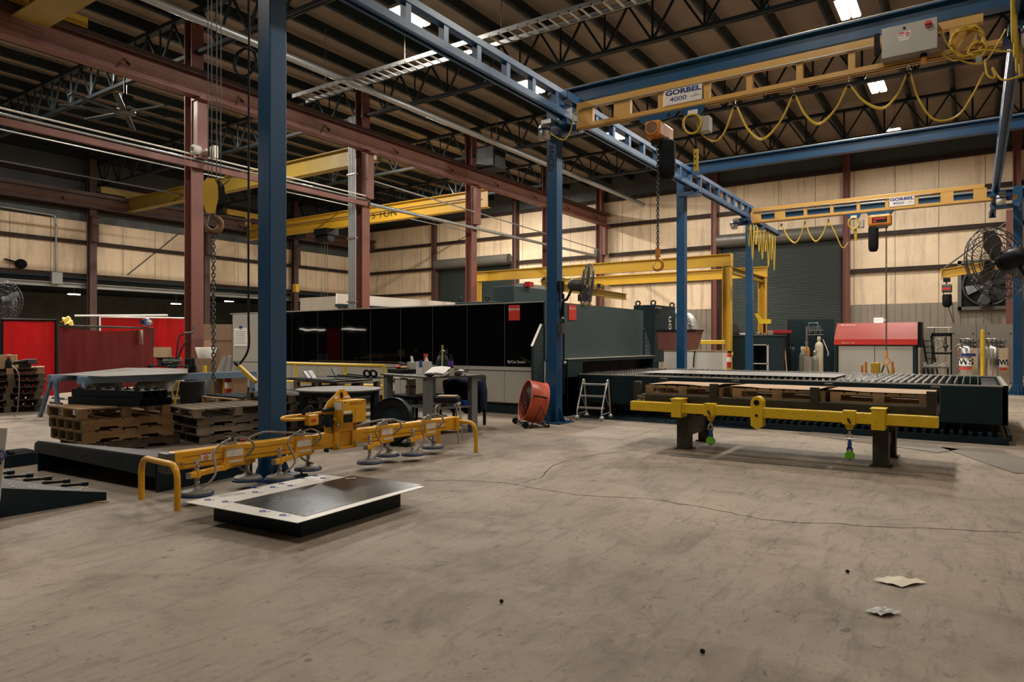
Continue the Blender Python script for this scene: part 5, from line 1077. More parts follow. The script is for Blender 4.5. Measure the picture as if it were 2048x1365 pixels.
# crates (flat pallets) with cardboard tops
def pallet(L, Wd, H, mat, lab, group, loc, rz, ns=3, style=0, mat2=None, green=False):
    t = thing('pallet', lab, 'pallet', loc, rz, group); th = .018; nb = 7
    for k in range(nb):
        x = -L/2+L*(k+.5)/nb; w = L/nb*(.42 if k not in (0, nb-1) else .48)
        P('deck_board', MB().bx(x-w, x+w, -Wd/2, Wd/2, H-th, H), mat, t, True)
    for k in range(ns):
        y = -Wd/2+.02+(Wd-.04)*k/(ns-1)
        if style == 0:
            nt = [(-L/2, th), (-L*.33, th), (-L*.31, th+.032), (-L*.13, th+.032), (-L*.11, th), (L*.11, th), (L*.13, th+.032), (L*.31, th+.032), (L*.33, th), (L/2, th), (L/2, H-th), (-L/2, H-th)]
            P('stringer', MB().prism(nt, .036, face((0, y+.018, 0), (1, 0, 0), (0, 0, 1))), mat2 or mat, t, True)
        elif style == 2 and k == 1: P('stringer', MB().bx(-L/2+.02, L/2-.02, y-.02, y+.02, th, H-th), mat2 or mat, t, True)
        else:
            for x in (-L/2+.06, 0, L/2-.06): P('block', MB().bx(x-.06, x+.06, y-.04 if k else y-.02, y+.04 if k < ns-1 else y+.02, th, H-th if style != 3 else H-2*th), mat2 or mat, t, True)
    if green:
        for k in range(ns): P('end_paint', MB().bx(-L/2-.002, -L/2, -Wd/2+.002+(Wd-.04)*k/(ns-1), -Wd/2+.038+(Wd-.04)*k/(ns-1), th, H-th), 'green_paint', t, True)
    if style == 3:
        for k in range(ns):
            y = -Wd/2+.045+(Wd-.09)*k/(ns-1)
            P('bottom_board', MB().bx(-L/2, L/2, y-.045, y+.045, 0, th), mat, t, True); P('lead_board', MB().bx(-L/2, L/2, y-.045, y+.045, H-2*th, H-th), mat, t, True)
        return t
    for k in (0, 2, 4, 6) if style == 0 else (0, 3, 6):
        x = -L/2+L*(k+.5)/nb; w = L/nb*.42
        P('bottom_board', MB().bx(x-w, x+w, -Wd/2, Wd/2, 0, th), mat, t, True)
    return t
x0s = (-3.98, -2.72, -1.50)
for i, (x0, L) in enumerate(zip(x0s, (1.12, 1.16, 1.08))):
    nm = ('left', 'middle', 'right')[i]
    pallet(L, .86, .13, 'wood', 'flat pallet on the steel rack, %s of three' % nm, 'pallets on the steel rack', (x0+L/2, RY0+.54, .75), 0, 3, 3)
    Rn = random.Random(i+2)
    ph = Rn.uniform(0, 6)
    c = MB(); nu, nv = 16, 8
    f0 = lambda u, v, o: Vector((x0-.03+(L+.06)*u, RY0+.108+.885*v-.008*math.sin(u*9+ph), .885+o+.016*max(0, math.sin(u*5+ph))*(1-v)+(.045*max(0, (u-.88)/.12)*(1-v) if i < 2 else 0)-.02*max(0, (.06-u)/.06)*(i == 0)))
    c.grid(lambda u, v: f0(u, v, .006), nu, nv); c.grid(lambda u, v: f0(u, v, 0), nu, nv)
    tag(P('cardboard_sheet', c, 'cardboard'), 'wavy tan cardboard sheet covering the %s pallet on the rack' % nm, 'cardboard')
# yellow spreader beam in front of the rack
t = thing('spreader_beam', 'scuffed yellow lifting beam hung along the front of the rack', 'lifting beam', (-2.2, 9.1, .45))
YB0, YB1 = 9.02, 9.14
P('beam', MB().bx(-4.07, -.33, YB0, YB1, .53, .66), 'worn_yellow', t, bevel=.01)
P('lifting_eye', MB().prism([(-.075, -.17), (.0, -.22), (.075, -.17), (.075, .12)]+[(.075*math.cos(a), .12+.09*math.sin(a)) for a in [math.pi*k/10 for k in range(1, 10)]]+[(-.075, .12)], .16, face((-2.31, YB0-.02+.16, .595), (1, 0, 0), (0, 0, 1)) @ Matrix.Translation((0, 0, 0))), 'worn_yellow', t, bevel=.006)
P('eye_hole', MB().cyl((-2.31, YB0-.021, .725), (-2.31, YB0-.024, .725), .036, n=18).cyl((-2.31, YB0-.021, .56), (-2.31, YB0-.03, .56), .018, n=10), 'black_paint', t)
for x in (-3.38, -.93): P('hanger_sleeve', MB().bx(x-.07, x+.07, YB0-.025, RY0-.006, .47, .71).bx(x-.085, x+.085, YB0-.03, RY0-.006, .71, .725), 'worn_yellow', t, bevel=.004)
def sling(x, lab, n):
    s = P('sling_bracket', MB().bx(x-.07, x+.07, YB0-.015, YB1+.015, .515, .68).prism([(-.06, 0), (.06, 0), (.03, -.07), (-.03, -.07)], .02, face((x, YB0+.07, .515), (1, 0, 0), (0, 0, 1))), 'worn_yellow', t, bevel=.004)
    P('pin', MB().bar((x-.01, YB0-.02, .59), (x+.02, YB0-.02, .53), .016).cyl((x, YB0-.015, .575), (x, YB0-.05, .575), .012, n=8), 'black_paint', s)
    y = YB0+.06
    c = thing('plate_clamp', lab, 'clamp', (x, y, .1+.06*n)); zb = .12 if n else .16
    P('shackle', MB().tube([(x-.03, y, .35)]+arc((x, y, .37), .03, math.pi, 0, (1, 0, 0), (0, 0, 1), 8)+[(x+.03, y, .35)], .009, 6).cyl((x-.045, y, .335), (x+.045, y, .335), .01, n=8).ring((x, y, .41), .022, .008, (1, 0, 0), 12, 5), 'bright_steel', c)
    P('strap', MB().bx(x-.016, x+.016, y-.006, y+.006, zb+.08, .34).bx(x-.022, x+.022, y-.008, y+.008, .24, .3), 'sling_blue', c)
    P('jaw', MB().prism([(-.05, -.02), (.05, -.02), (.055, .03), (.03, .07), (-.03, .07), (-.055, .03)], .05, face((x, y+.025, zb), (1, 0, 0), (0, 0, 1))), 'green_clamp', c, bevel=.006); P('ring', MB().ring((x, y, zb+.09), .028, .009, (0, 1, 0), 14, 5), 'black_paint', c)
    P('screw', MB().cyl((x, y-.04, zb-.035), (x, y+.04, zb-.035), .016, n=8), 'steel', c)
sling(-2.93, 'green plate clamp on a blue strap hanging near the left rack leg', 0); sling(-1.24, 'green plate clamp on a blue strap hanging near the right rack leg', 1)
# ------------------------------------------------------------------ rolling step ladder
lp = [pz(1152, 842), pz(1198, 846), pz(1231, 841)]
ang = math.atan2((lp[1]-lp[0]).y, (lp[1]-lp[0]).x)
t = thing('step_ladder', 'small silver rolling step ladder beside the shuttle table', 'step ladder', (-6.1, 11.65, 0), .12)
Wl = .50
for s in (0, 1):
    x = s*Wl-.25
    P('side_frame', MB().tube(smooth([(x, 0, .08), (x, .02, .22), (x, .30, .72)], 3)+arc((x, .345, .72), .045, math.pi, 0, (0, 1, 0), (0, 0, 1), 8)+[(x, .42, .5), (x, .50, .08)], .016, 8), 'aluminium', t, True)
    P('lower_rail', MB().cyl((x, .03, .12), (x, .5, .12), .012, n=6).cyl((x, .18, .5), (x, .47, .2), .010, n=6), 'aluminium', t, True)
    for y in (0, .5): P('rubber_foot', MB().sph((x, y, .05), .05, (1, 1, 1), 12), 'aluminium', t, True)
for z, y0, y1 in ((.22, .02, .16), (.44, .13, .28), (.66, .25, .42)): P('step', MB().bx(-.25, .25, y0, y1, z, z+.03), 'aluminium', t, True, .004)
# ------------------------------------------------------------------ orange drum fan
fp = pz(1068, 852); M_ = face((0, 0, 0), (1, 0, 0), (0, 0, 1))
t = thing('drum_fan', 'orange drum fan standing beside the blue post', 'fan', (fp.x, fp.y, 0))
c = Vector((fp.x-.02, fp.y+.02, .43)); ax = Vector((-.66, -.74, .22)).normalized(); fe = Vector((.746, -.666, 0)); ff = Vector((-.666, -.746, 0)); uz = Vector((0, 0, 1)); Q = Matrix.Translation(c) @ ax.to_track_quat('Z', 'Y').to_matrix().to_4x4()
P('drum', MB().lathe([(.36, -.17), (.375, -.17), (.38, -.155), (.365, -.14), (.365, .14), (.38, .155), (.375, .17), (.36, .17), (.35, .14), (.35, -.14), (.36, -.17)], 36, Q, False), 'orange_fan', t)
g = MB()
for r in (.05, .1, .15, .2, .25, .3, .345): g.tube([Q @ Vector((r*math.cos(a), r*math.sin(a), .165)) for a in [2*math.pi*k/32 for k in range(32)]], .004, 4, True)
for k in range(12): a = k*math.pi/6; g.tube([Q @ Vector((.05*math.cos(a), .05*math.sin(a), .165)), Q @ Vector((.36*math.cos(a), .36*math.sin(a), .165))], .004, 4)
P('grille', g, 'black_paint', t); P('motor', MB().lathe([(.1, -.08), (.11, .06), (.08, .1)], 16, Q), 'black_paint', t)
for k in range(3):
    a = k*2.094; b = MB(); L = [Q @ Vector((math.cos(a+d)*r, math.sin(a+d)*r, z)) for r, d, z in ((.08, -.3, .03), (.08, .3, .09), (.33, .45, .11), (.33, -.25, .02))]; b.quad(*L); P('blade', b, 'dull_steel', t)
P('back_plate', MB().lathe([(.0, -.15), (.35, -.15)], 28, Q, False), 'black_paint', t)
def fl_(e, f, z): v = c+fe*e+ff*f; return Vector((v.x, v.y, z))
st = MB()
for sd in (.40, -.40):
    pv = fl_(sd, -.02, c.z-.06)
    st.tube([fl_(sd, .17, .02), pv, fl_(sd, -.17, .02)], .014, 6).cyl(fl_(sd, .17, .02), fl_(sd, -.17, .02), .012, n=6)
for f in (.17, -.17): st.cyl(fl_(.40, f, .02), fl_(-.40, f, .02), .014, n=6)
P('stand', st, 'black_paint', t)
P('handle', MB().tube(smooth([fl_(.36, .09, c.z+.13), fl_(.43, .09, c.z+.135), fl_(.43, -.11, c.z+.10), fl_(.36, -.11, c.z+.095)], 4), .016, 8), 'black_rubber', t)
for sd in (.36, -.36): P('wheel', MB().cyl(fl_(sd-.02, .25, .055), fl_(sd+.02, .25, .055), .055, n=14), 'black_rubber', t)
P('axle', MB().cyl(fl_(.36, .25, .055), fl_(-.36, .25, .055), .012, n=6).cyl(fl_(0, .25, .055), fl_(0, .17, .03), .012, n=6), 'black_paint', t)
# ------------------------------------------------------------------ vacuum lifter
VA = Vector((-6.23, 3.45, 0)); VR = -math.atan2(.25, 3.92)
t = thing('vacuum_lifter', 'long yellow vacuum lifter beam on hoop legs with suction pads', 'vacuum lifter', VA, VR)
VL = 3.95
P('beam', MB().bx(-.06, .06, .05, VL-.05, .30, .47), 'lifter_yellow', t, True, .012)
for x in (.0605,): P('beam_seams', MB().bx(x, x+.001, .12, 1.7, .345, .350).bx(x, x+.001, .12, 1.7, .415, .419).bx(x, x+.001, 2.3, VL-.2, .345, .350).bx(x, x+.001, 2.3, VL-.2, .415, .419), 'black_paint', t, True)
for e, y in ((0, .0), (1, VL)):
    P('end_plate', MB().bx(-.09, .09, y-.04 if e else y-.03, y+.03 if e else y+.05, .28, .47), 'dull_steel' if not e else 'lifter_yellow', t, True, .01)
    for s in (-1, 1):
        yy = y+(-.06 if not e else .06)
        P('hoop_leg', MB().tube([(0, yy, .40), (s*.17, yy, .40)]+arc((s*.22, yy, .27), .13, math.pi/2, 0, (s, 0, 0), (0, 0, 1), 8)+[(s*.35, yy, .0)], .028, 12), 'lifter_yellow', t, True)
for y in (.02, .08): P('end_bolt', MB().cyl((.06, y+.04, .36), (.10, y+.04, .36), .016, n=8), 'steel', t, True)
# pads and pivot arms
arms = ((.53, (.21, .19), (-.05, .86)), (1.33, (.19, 1.08), (-.05, 1.60)), (2.53, (.17, 2.30), (-.05, 2.78)), (3.30, (.15, 3.02), (-.05, 3.58)))
for c_, a, b in arms:
    A, B = Vector((a[0], a[1], .27)), Vector((b[0], b[1], .27)); d = (B-A).normalized(); mid = (A+B)/2
    am = P('pivot_arm', MB().bar(A-d*.10, B+d*.10, .05, .05), 'lifter_yellow', t, True, .006)
    P('end_cap', MB().bar(A-d*.11, A-d*.10, .052, .052), 'galvanised', am, True)
    P('bracket', MB().bx(-.075, .075, mid.y-.11+.12, mid.y+.11+.12, .265, .475), 'lifter_yellow', t, True, .008)
    pl = P('data_label', MB().bx(.076, .0775, mid.y-.09+.12, mid.y+.09+.12, .355, .44).bx(.076, .0775, mid.y-.06+.12, mid.y+.09+.12, .30, .325), 'white', t, True)
    P('label_line', MB().bx(.078, .0785, mid.y+.03, mid.y+.21, .432, .437).bx(.078, .0785, mid.y+.03, mid.y+.21, .357, .361), 'label_red', pl, True)
    P('swivel', MB().cyl((mid.x, mid.y, .24), (mid.x, mid.y, .31), .03, n=10), 'lifter_yellow', t, True)
    P('air_valve', MB().bx(-.03, .05, mid.y+.04, mid.y+.16, .475, .51), 'galvanised', t, True)
    for q in (A, B):
        pd = P('suction_pad', MB().lathe([(.135, .09), (.14, .105), (.125, .118), (.05, .125), (.03, .15), (.02, .16)], 28, Matrix.Translation((q.x, q.y, 0))), 'pad_grey', t, True)
        P('rubber_rim', MB().lathe([(.150, .072), (.153, .082), (.145, .096), (.125, .100), (.125, .075)], 28, Matrix.Translation((q.x, q.y, 0)), False), 'pad_blue', pd, True)
        P('spring_post', MB().cyl((q.x, q.y, .13), (q.x, q.y, .41), .013, n=8), 'steel', pd, True)
        sp = [Vector((q.x+.022*math.cos(i*.8), q.y+.022*math.sin(i*.8), .30+.10*i/56)) for i in range(57)]
        P('spring', MB().tube(sp, .004, 5).tube([v-Vector((0, 0, .15)) for v in sp], .004, 5), 'bright_steel', pd, True)
        P('collar', MB().cyl((q.x, q.y, .235), (q.x, q.y, .30), .035, n=10), 'lifter_yellow', pd, True)
    for s in (0, 1):
        e = (A, B)[s]
        P('air_hose', MB().tube(smooth([(.02, mid.y+.1, .50), (.10, mid.y+.1+(-.05, .1)[s], .545), (.13, mid.y+(-.12, .3)[s]*1.0, .44), (e.x+.04, e.y+(.16, -.12)[s], .25), (e.x+.05, e.y+.03, .14)], 6), .011, 8), 'cabinet_grey', t, True)
P('air_hose', MB().tube(smooth([(.0, .8, .50), (.02, 1.0, .56), (.02, 1.25, .53), (.03, 1.45, .50), (.03, 1.7, .46)], 5), .011, 8), 'cabinet_grey', t, True); P('air_hose', MB().tube(smooth([(.0, 2.25, .50), (.02, 2.4, .53), (.02, 2.7, .54), (.03, 3.0, .48)], 5), .011, 8), 'cabinet_grey', t, True)
P('gauge', MB().cyl((.02, .62, .51), (.02, .62, .545), .04, n=16).cyl((.02, .62, .54), (.02, .62, .555), .035, n=16), 'black_paint', t, True); P('gauge_tap', MB().cyl((.05, .72, .51), (.08, .76, .51), .015, n=8), 'red_plastic', t, True)
P('adjust_knob', MB().cyl((.10, 1.72, .29), (.14, 1.72, .29), .022, n=10), 'black_rubber', t, True)
# warning labels on beam
for y in (.36, 3.62):
    w = P('warning_label', MB().bx(.0605, .062, y-.055, y+.055, .36, .435), 'white', t, True)
    P('warning_sign', MB().ring((.0625, y, .388), .018, .004, (1, 0, 0), 18, 4).bx(.0622, .0628, y-.05, y+.05, .418, .432), 'label_red', w, True); P('warning_mark', MB().cyl((.062, y, .388), (.0626, y, .388), .013, n=14), 'rail_yellow', w, True)
# central head
cy_ = 2.02
P('saddle', MB().bx(-.09, .09, cy_-.16, cy_-.09, .27, .62).bx(-.09, .09, cy_+.09, cy_+.16, .27, .62).bx(-.09, .09, cy_-.16, cy_+.16, .47, .62).bx(-.09, .09, cy_-.16, cy_+.16, .27, .30), 'lifter_yellow', t, True, .006)
P('saddle_bolt', MB().cyl((.09, cy_-.13, .56), (.11, cy_-.13, .56), .02, n=10).cyl((.09, cy_+.13, .58), (.11, cy_+.13, .58), .02, n=10).cyl((.09, cy_+.13, .33), (.11, cy_+.13, .33), .02, n=10).cyl((.09, cy_-.13, .32), (.11, cy_-.13, .32), .02, n=10), 'steel', t, True)
F_ = face((.03, cy_, 0), (0, 1, 0), (0, 0, 1))
P('lifting_plate', MB().prism([(-.24, .46), (-.16, .42), (-.10, .42), (-.06, .6), (.16, .6), (.16, .80), (.05, .93), (.02, .955), (-.03, .955), (-.06, .93), (-.20, .82), (-.25, .75)], .025, F_ @ Matrix.Translation((0, 0, -.03))), 'lifter_yellow', t, True, .004)
P('hook_eye', MB().prism([(-.02, .925), (.005, .905), (.005, .87), (-.015, .84), (-.035, .87), (-.04, .905)], .002, F_ @ Matrix.Translation((0, 0, -.004))), 'black_paint', t, True)
bx0 = P('control_box', MB().bx(.035, .20, cy_-.14, cy_+.20, .575, .835), 'lifter_yellow', t, True, .006)
P('lettering', MB().text('ANVER LLC', .040, face((.2005, cy_+.06, .795), (0, 1, 0), (0, 0, 1)), .001), 'ink', bx0)if False else P('lettering', MB().text('ANVER LLC', .040, face((.2005, cy_+.06, .795), (0, 1, 0), (0, 0, 1)), .001), 'ink', bx0, True)
P('display', MB().bx(.2005, .21, cy_-.13, cy_+.0, .585, .68), 'black_paint', bx0, True, .006); P('label', MB().bx(.2003, .202, cy_-.12, cy_-.02, .69, .72), 'paper', bx0, True); P('screw', MB().cyl((.2, cy_-.11, .815), (.204, cy_-.11, .815), .008, n=8).cyl((.2, cy_+.17, .815), (.204, cy_+.17, .815), .008, n=8), 'ink', bx0, True)
P('scuff', MB().bx(.2003, .2008, cy_+.035, cy_+.04, .6, .74).bx(.2003, .2008, cy_+.12, cy_+.125, .62, .66).bx(.2003, .2008, cy_+.01, cy_+.014, .64, .7), 'rust', bx0, True); P('side_label', MB().bx(.045, .19, cy_-.1405, cy_-.1402, .73, .82), 'paper', bx0, True)
P('sticker', MB().bx(.026, .0285, cy_-.12, cy_-.07, .845, .88).bx(.026, .0285, cy_+.02, cy_+.10, .85, .875).bx(.026, .0285, cy_-.19, cy_-.15, .465, .49), 'paper', t, True)
P('vacuum_filter', MB().cyl((.05, cy_-.22, .56), (.05, cy_-.22, .68), .055, n=16).cyl((.05, cy_-.22, .54), (.05, cy_-.22, .57), .04, n=12).cyl((.05, cy_-.30, .73), (.05, cy_-.15, .74), .02, n=10), 'black_steel', t, True)
P('valve_lever', MB().cyl((.06, cy_-.22, .63), (.08, cy_-.12, .615), .016, n=8), 'lifter_yellow', t, True)
P('handle', MB().tube(smooth([(-.02, cy_-.22, .70), (-.05, cy_-.5, .69), (-.06, cy_-.72, .685), (.0, cy_-.78, .67), (.06, cy_-.70, .665), (.06, cy_-.52, .66)], 5), .018, 8), 'lifter_yellow', t, True)
P('switch_box', MB().bx(.03, .12, cy_-.53, cy_-.40, .585, .70), 'lifter_yellow', t, True, .01); P('switch', MB().bx(.12, .126, cy_-.50, cy_-.44, .625, .655), 'label_red', t, True); P('grip', MB().tube(smooth([(.0, cy_-.52, .70), (.0, cy_-.48, .76), (.0, cy_-.42, .78), (.0, cy_-.40, .74)], 4), .018, 8), 'black_rubber', t, True)
P('side_handle', MB().cyl((.12, cy_+.20, .66), (.12, cy_+.25, .66), .016, n=8).sph((.12, cy_+.25, .66), .02), 'lifter_yellow', t, True)
# ------------------------------------------------------------------ sheet metal on a dark support in the foreground
SZ = .185
cs = [pz(370, 1001, SZ), pz(595, 1042, SZ), pz(849, 970, SZ), pz(640, 946, SZ)]
ctr = sum(cs, Vector())/4
ib = [ctr+(c-ctr)*.78 for c in cs]
t = thing('steel_skid', 'low black support under the film-covered metal sheet', 'support', (ctr.x, ctr.y, 0))
P('base', MB().prism([(v.x, v.y) for v in ib], SZ-.05), 'black_steel', t); P('deck', MB().prism([(v.x, v.y) for v in [ctr+(c-ctr)*.82 for c in cs]], .028, Matrix.Translation((0, 0, SZ-.05))), 'black_steel', t)
t = thing('coated_sheet', 'metal sheet with pale protective film, lying on a low black support in the foreground', 'metal sheet', (ctr.x, ctr.y, SZ-.022))
P('sheet', MB().prism([(v.x, v.y) for v in cs], .005, Matrix.Translation((0, 0, SZ-.021))), 'film', t)
DZ = SZ-.014
ds = [pz(466, 1005, DZ), pz(609, 1033.5, DZ), pz(843, 969.5, DZ), pz(706, 951.5, DZ)]
P('bare_metal', MB().prism([(v.x, v.y) for v in ds], .0015, Matrix.Translation((0, 0, SZ-.0155))), 'mirror_sheet', t, label='dark polished metal area')
fm = MB()
for px, py in ((415, 1000), (450, 1004), (508, 976), (520, 968), (562, 968), (580, 972), (604, 957), (630, 952), (645, 957), (510, 985), (545, 975), (525, 1023), (565, 1031)):
    p = pz(px, py, SZ-.0152); fm.ring((p.x, p.y, p.z), .022, .0045, (0, 0, 1), 14, 4); fm.bar(p+Vector((.03, -.01, 0)), p+Vector((.055, .03, 0)), .012, .001)
P('film_print', fm, 'sling_blue', t)
ft = MB()
for px, py in ((465, 990), (650, 950)):
    p = pz(px, py, SZ-.0155); ft.text('SURFACE\nPROTECT', .05, face((p.x, p.y, p.z), (.35, .93, 0), (-.93, .35, 0)), .0004)
P('film_lettering', ft, 'light_blue', t)
q = pz(700, 957, SZ-.0125); P('tape', MB().bar(q+Vector((-.02, -.04, 0)), q+Vector((.03, .05, 0)), .02, .001), 'white', t)
# ------------------------------------------------------------------ dark fabricated chutes at left
t = thing('steel_chute', 'dark blue-black sheet-metal chute with open front on the floor behind the lifter', 'chute', (-7.9, 4.1, 0))
fa, fb = pz(75, 943), pz(312, 986); ra = pz(530, 946)
ux = (fb-fa).normalized(); L = (fb-fa).length; Fm = face((fa.x, fa.y, 0), ux, (0, 0, 1)); hgt = .345
dv = Vector((-ux.y, ux.x, 0)); D_ = 1.15; BH = (.10, .16)
P('front_rail', MB().prism([(0, .22), (L*.55, .185), (L, .15), (L, hgt), (0, hgt)], .012, Fm), 'black_steel', t)
def wall3(a, b, z0, z1, nm, z2=None):
    d = (b-a).normalized(); return P(nm, MB().prism([(0, z0), ((b-a).length, z0), ((b-a).length, z1 if z2 is None else z2), (0, z1)], .012, face((a.x, a.y, 0), d, (0, 0, 1))), 'black_steel', t)
wall3(fa, fa+dv*D_, 0, hgt, 'left_side', BH[0]); wall3(fb, fb+dv*D_, 0, hgt-.005, 'right_side', BH[1]-.005); wall3(fa+dv*D_, fb+dv*D_, 0, BH[0], 'back_side', BH[1])
tq = [fa+Vector((0, 0, hgt)), fb+Vector((0, 0, hgt)), fb+dv*D_+Vector((0, 0, BH[1])), fa+dv*D_+Vector((0, 0, BH[0]))]
P('top_plate', MB().add([v+Vector((0, 0, .01)) for v in tq]+tq, [(0, 1, 2, 3), (7, 6, 5, 4), (0, 4, 5, 1), (1, 5, 6, 2), (2, 6, 7, 3), (3, 7, 4, 0)]), 'plate_steel', t)
P('corner_roll', MB().cyl(Vector((fa.x-.02, fa.y, .27)), Vector((fa.x-.02, fa.y+.02, .27))+dv*.0, .07, n=16), 'black_steel', t)
rv = MB()
for u, z in ((.10, .18), (.10, .05), (.03, .04), (.42, .13)): p = fa+ux*(u*L)+dv*(.6 if u != .42 else .9); rv.sph((p.x, p.y, z), .016)
for k in range(7): p = fa+ux*(L*(.2+.12*k))+dv*(D_*.45); rv.sph((p.x, p.y, hgt*.55+.45*(BH[0]+(BH[1]-BH[0])*(.2+.12*k))+.014), .014, (1, 1, .5))
rv.sph((fb+dv*.5+ux*.012).to_tuple()[:2]+(.12,), .02)
P('rivets', rv, 'aluminium', t)
hl = MB()
for u, z in ((.46, .27), (.62, .26), (.75, .27), (.88, .25), (.42, .25)): p = fa+ux*(u*L)-dv*.013; hl.cyl((p.x, p.y, z), (p-dv*.004).to_tuple()[:2]+(z,), .012, n=10)
P('bolt_holes', hl, 'ink', t)
# wedge chute at the left edge
t = thing('wedge_chute', 'dark wedge-shaped sheet-metal piece at the left edge with rod pins along its side', 'chute', (-7.6, 2.2, 0))
e0, e1 = pz(-60, 1047), pz(213, 1001); ux = (e1-e0).normalized(); L = (e1-e0).length
h0 = pX(-60, 972, e0.x+.0).z; h0 = .30; h1 = .075; dv = Vector((-ux.y, ux.x, 0)); Wd = 1.35
a0, a1 = e0, e1; b0, b1 = e0+dv*Wd, e1+dv*(Wd*.45)-ux*.10
P('front_side', MB().add([a0, a1, a1+Vector((0, 0, h1)), a0+Vector((0, 0, h0)), a0+dv*.01, a1+dv*.01, a1+dv*.01+Vector((0, 0, h1)), a0+dv*.01+Vector((0, 0, h0))], [(0, 1, 2, 3), (7, 6, 5, 4), (3, 2, 6, 7), (1, 5, 6, 2), (0, 3, 7, 4), (0, 4, 5, 1)]), 'black_steel', t)
P('top_plate', MB().add([a0+Vector((0, 0, h0)), a1+Vector((0, 0, h1)), b1+Vector((0, 0, h1-.02)), b0+Vector((0, 0, h0+.02)), a0+Vector((0, 0, h0-.01)), a1+Vector((0, 0, h1-.01)), b1+Vector((0, 0, h1-.03)), b0+Vector((0, 0, h0+.01))], [(0, 1, 2, 3), (7, 6, 5, 4), (0, 4, 5, 1), (1, 5, 6, 2), (2, 6, 7, 3), (3, 7, 4, 0)]), 'plate_steel', t)
P('end_side', MB().add([a1, b1, b1+Vector((0, 0, h1-.03)), a1+Vector((0, 0, h1-.01))], [(0, 1, 2, 3)]).add([b1, b0, b0+Vector((0, 0, h0+.01)), b1+Vector((0, 0, h1-.03))], [(0, 1, 2, 3)]), 'black_steel', t)
rp = MB(); rv = MB()
for k in range(5):
    p = b0.lerp(b1, .45+.135*k)+Vector((0, 0, (h0+.03)*(1-(.45+.135*k))+(h1-.01)*(.45+.135*k)))
    rp.cyl(p+Vector((-.04, -.05, .01)), p+Vector((.05, .10, .012)), .014, n=8); rp.cyl(p+Vector((.05, .10, .012)), p+Vector((.08, .15, .014)), .022, n=8)
for u, v in ((.3, .05), (.42, .05), (.46, .05), (.62, .04), (.8, .05), (.33, .2), (.9, .3), (.95, .35), (.3, .9), (.6, .9)):
    p = (a0.lerp(a1, u)*(1-v)+b0.lerp(b1, u)*v); z = h0+(h1-h0)*u+.012; rv.sph((p.x, p.y, z), .013, (1, 1, .5))
P('rod_pins', rp, 'black_paint', t); P('rivets', rv, 'aluminium', t)
p = pz(200, 1006); tag(P('wood_chip', MB().prism([(-.06, -.01), (.05, -.015), (.07, .02), (.0, .01)], .012, Matrix.Translation((p.x, p.y, 0)) @ Matrix.Rotation(.6, 4, 'Z')), 'tan_stick'), 'small tan wood chip beside the wedge-shaped piece', 'debris')
# tilted white board and small dark block at the far left edge
q = pz(12, 945, .36)
bA = pD(-6, 972, 5.55); bB = pD(17, 895, 5.75)
t = thing('film_board', 'white film-covered sheet edge with blue print standing at the left frame edge', 'metal sheet', (bA.x, bA.y, bA.z))
P('sheet', MB().prism([(-.6, -.05), (-.005, -.32), (.075, .33), (-.5, .33)], .006, face(pD(0, 937, 5.6), (.92, .4, 0), (0, 0, 1))), 'film', t)
pr = MB().ring(pD(3, 911, 5.58), .035, .007, (.4, -.9, 0), 18, 4); P('film_print', pr, 'sling_blue', t); P('hole', MB().cyl(pD(-3, 922, 5.59), pD(-3, 922, 5.583), .035, n=18), 'ink', t)
q = pz(20, 933)
t = thing('dark_block', 'small dark metal block with a rod behind the white sheet edge', 'block', (q.x, q.y, 0)); P('body', MB().bx(q.x-.4, q.x+.12, q.y-.1, q.y+.3, 0, .15), 'black_steel', t, bevel=.01); P('rod', MB().cyl((q.x-.1, q.y, .165), (q.x+.1, q.y, .165), .016, n=8), 'black_paint', t)
# ------------------------------------------------------------------ pallets
N1 = Vector((-9.72, 4.27, 0))
def stack(N, th, L, Wd, hs, specs, group, tail):
    # N = near corner on the floor; long side runs along th
    u = Vector((math.cos(th), math.sin(th), 0)); v = Vector((-math.sin(th), math.cos(th), 0)); z = 0
    for i, (nm, mat, m2, st, ns, dx, dy, rr, h) in enumerate(specs):
        c = N+u*(L/2+dx)+v*(Wd/2+dy); pallet(L, Wd, h, mat, '%s %s' % (nm, tail), group, (c.x, c.y, z), th+rr, ns, st, m2, ns == 5); z += h+.002
    return z
TH1 = math.radians(88)
S1 = stack(N1, TH1, 1.22, 1.02, .135, (('bottom dark pallet, half hidden,', 'wood_dark', None, 0, 4, .12, .04, -.04, .15), ('second pallet from the floor', 'wood', None, 0, 5, 0, 0, 0, .155), ('third pallet from the floor', 'wood', None, 0, 5, -.02, .0, .01, .155), ('top pallet', 'wood', None, 1, 3, -.04, .02, -.01, .15)), 'pallets in the front left stack', 'of the front stack at left, under the black tubes')
for o in bpy.data.objects:
    pass
N2 = Vector((-9.33, 5.62, 0)); TH2 = math.radians(80)
S2 = stack(N2, TH2, 1.35, 1.05, .13, (('bottom weathered pallet', 'wood_dark', None, 0, 3, .05, 0, .0, .13), ('second weathered pallet', 'wood_dark', 'wood_grey', 0, 3, 0, .0, .02, .13), ('third weathered pallet', 'wood_dark', None, 0, 3, .04, .02, -.02, .13), ('top weathered pallet', 'wood_grey', None, 1, 3, -.05, 0, .01, .13)), 'weathered pallets behind the blue post', 'of the stack behind the blue post')
N3 = pz(86, 823); TH3 = math.radians(68)
specs3 = []
for i in range(7): specs3.append((('bottom', 'second', 'third', 'fourth', 'fifth', 'sixth', 'top light-coloured')[i]+' pallet', 'wood_dark' if i < 6 else 'wood', None, 2, 3, (-.02, .02, -.03, .0, .05, .03, .02)[i], 0, (.0, .01, -.01, .02, 0, .01, 0)[i], .135))
u3 = Vector((math.cos(TH3), math.sin(TH3), 0))
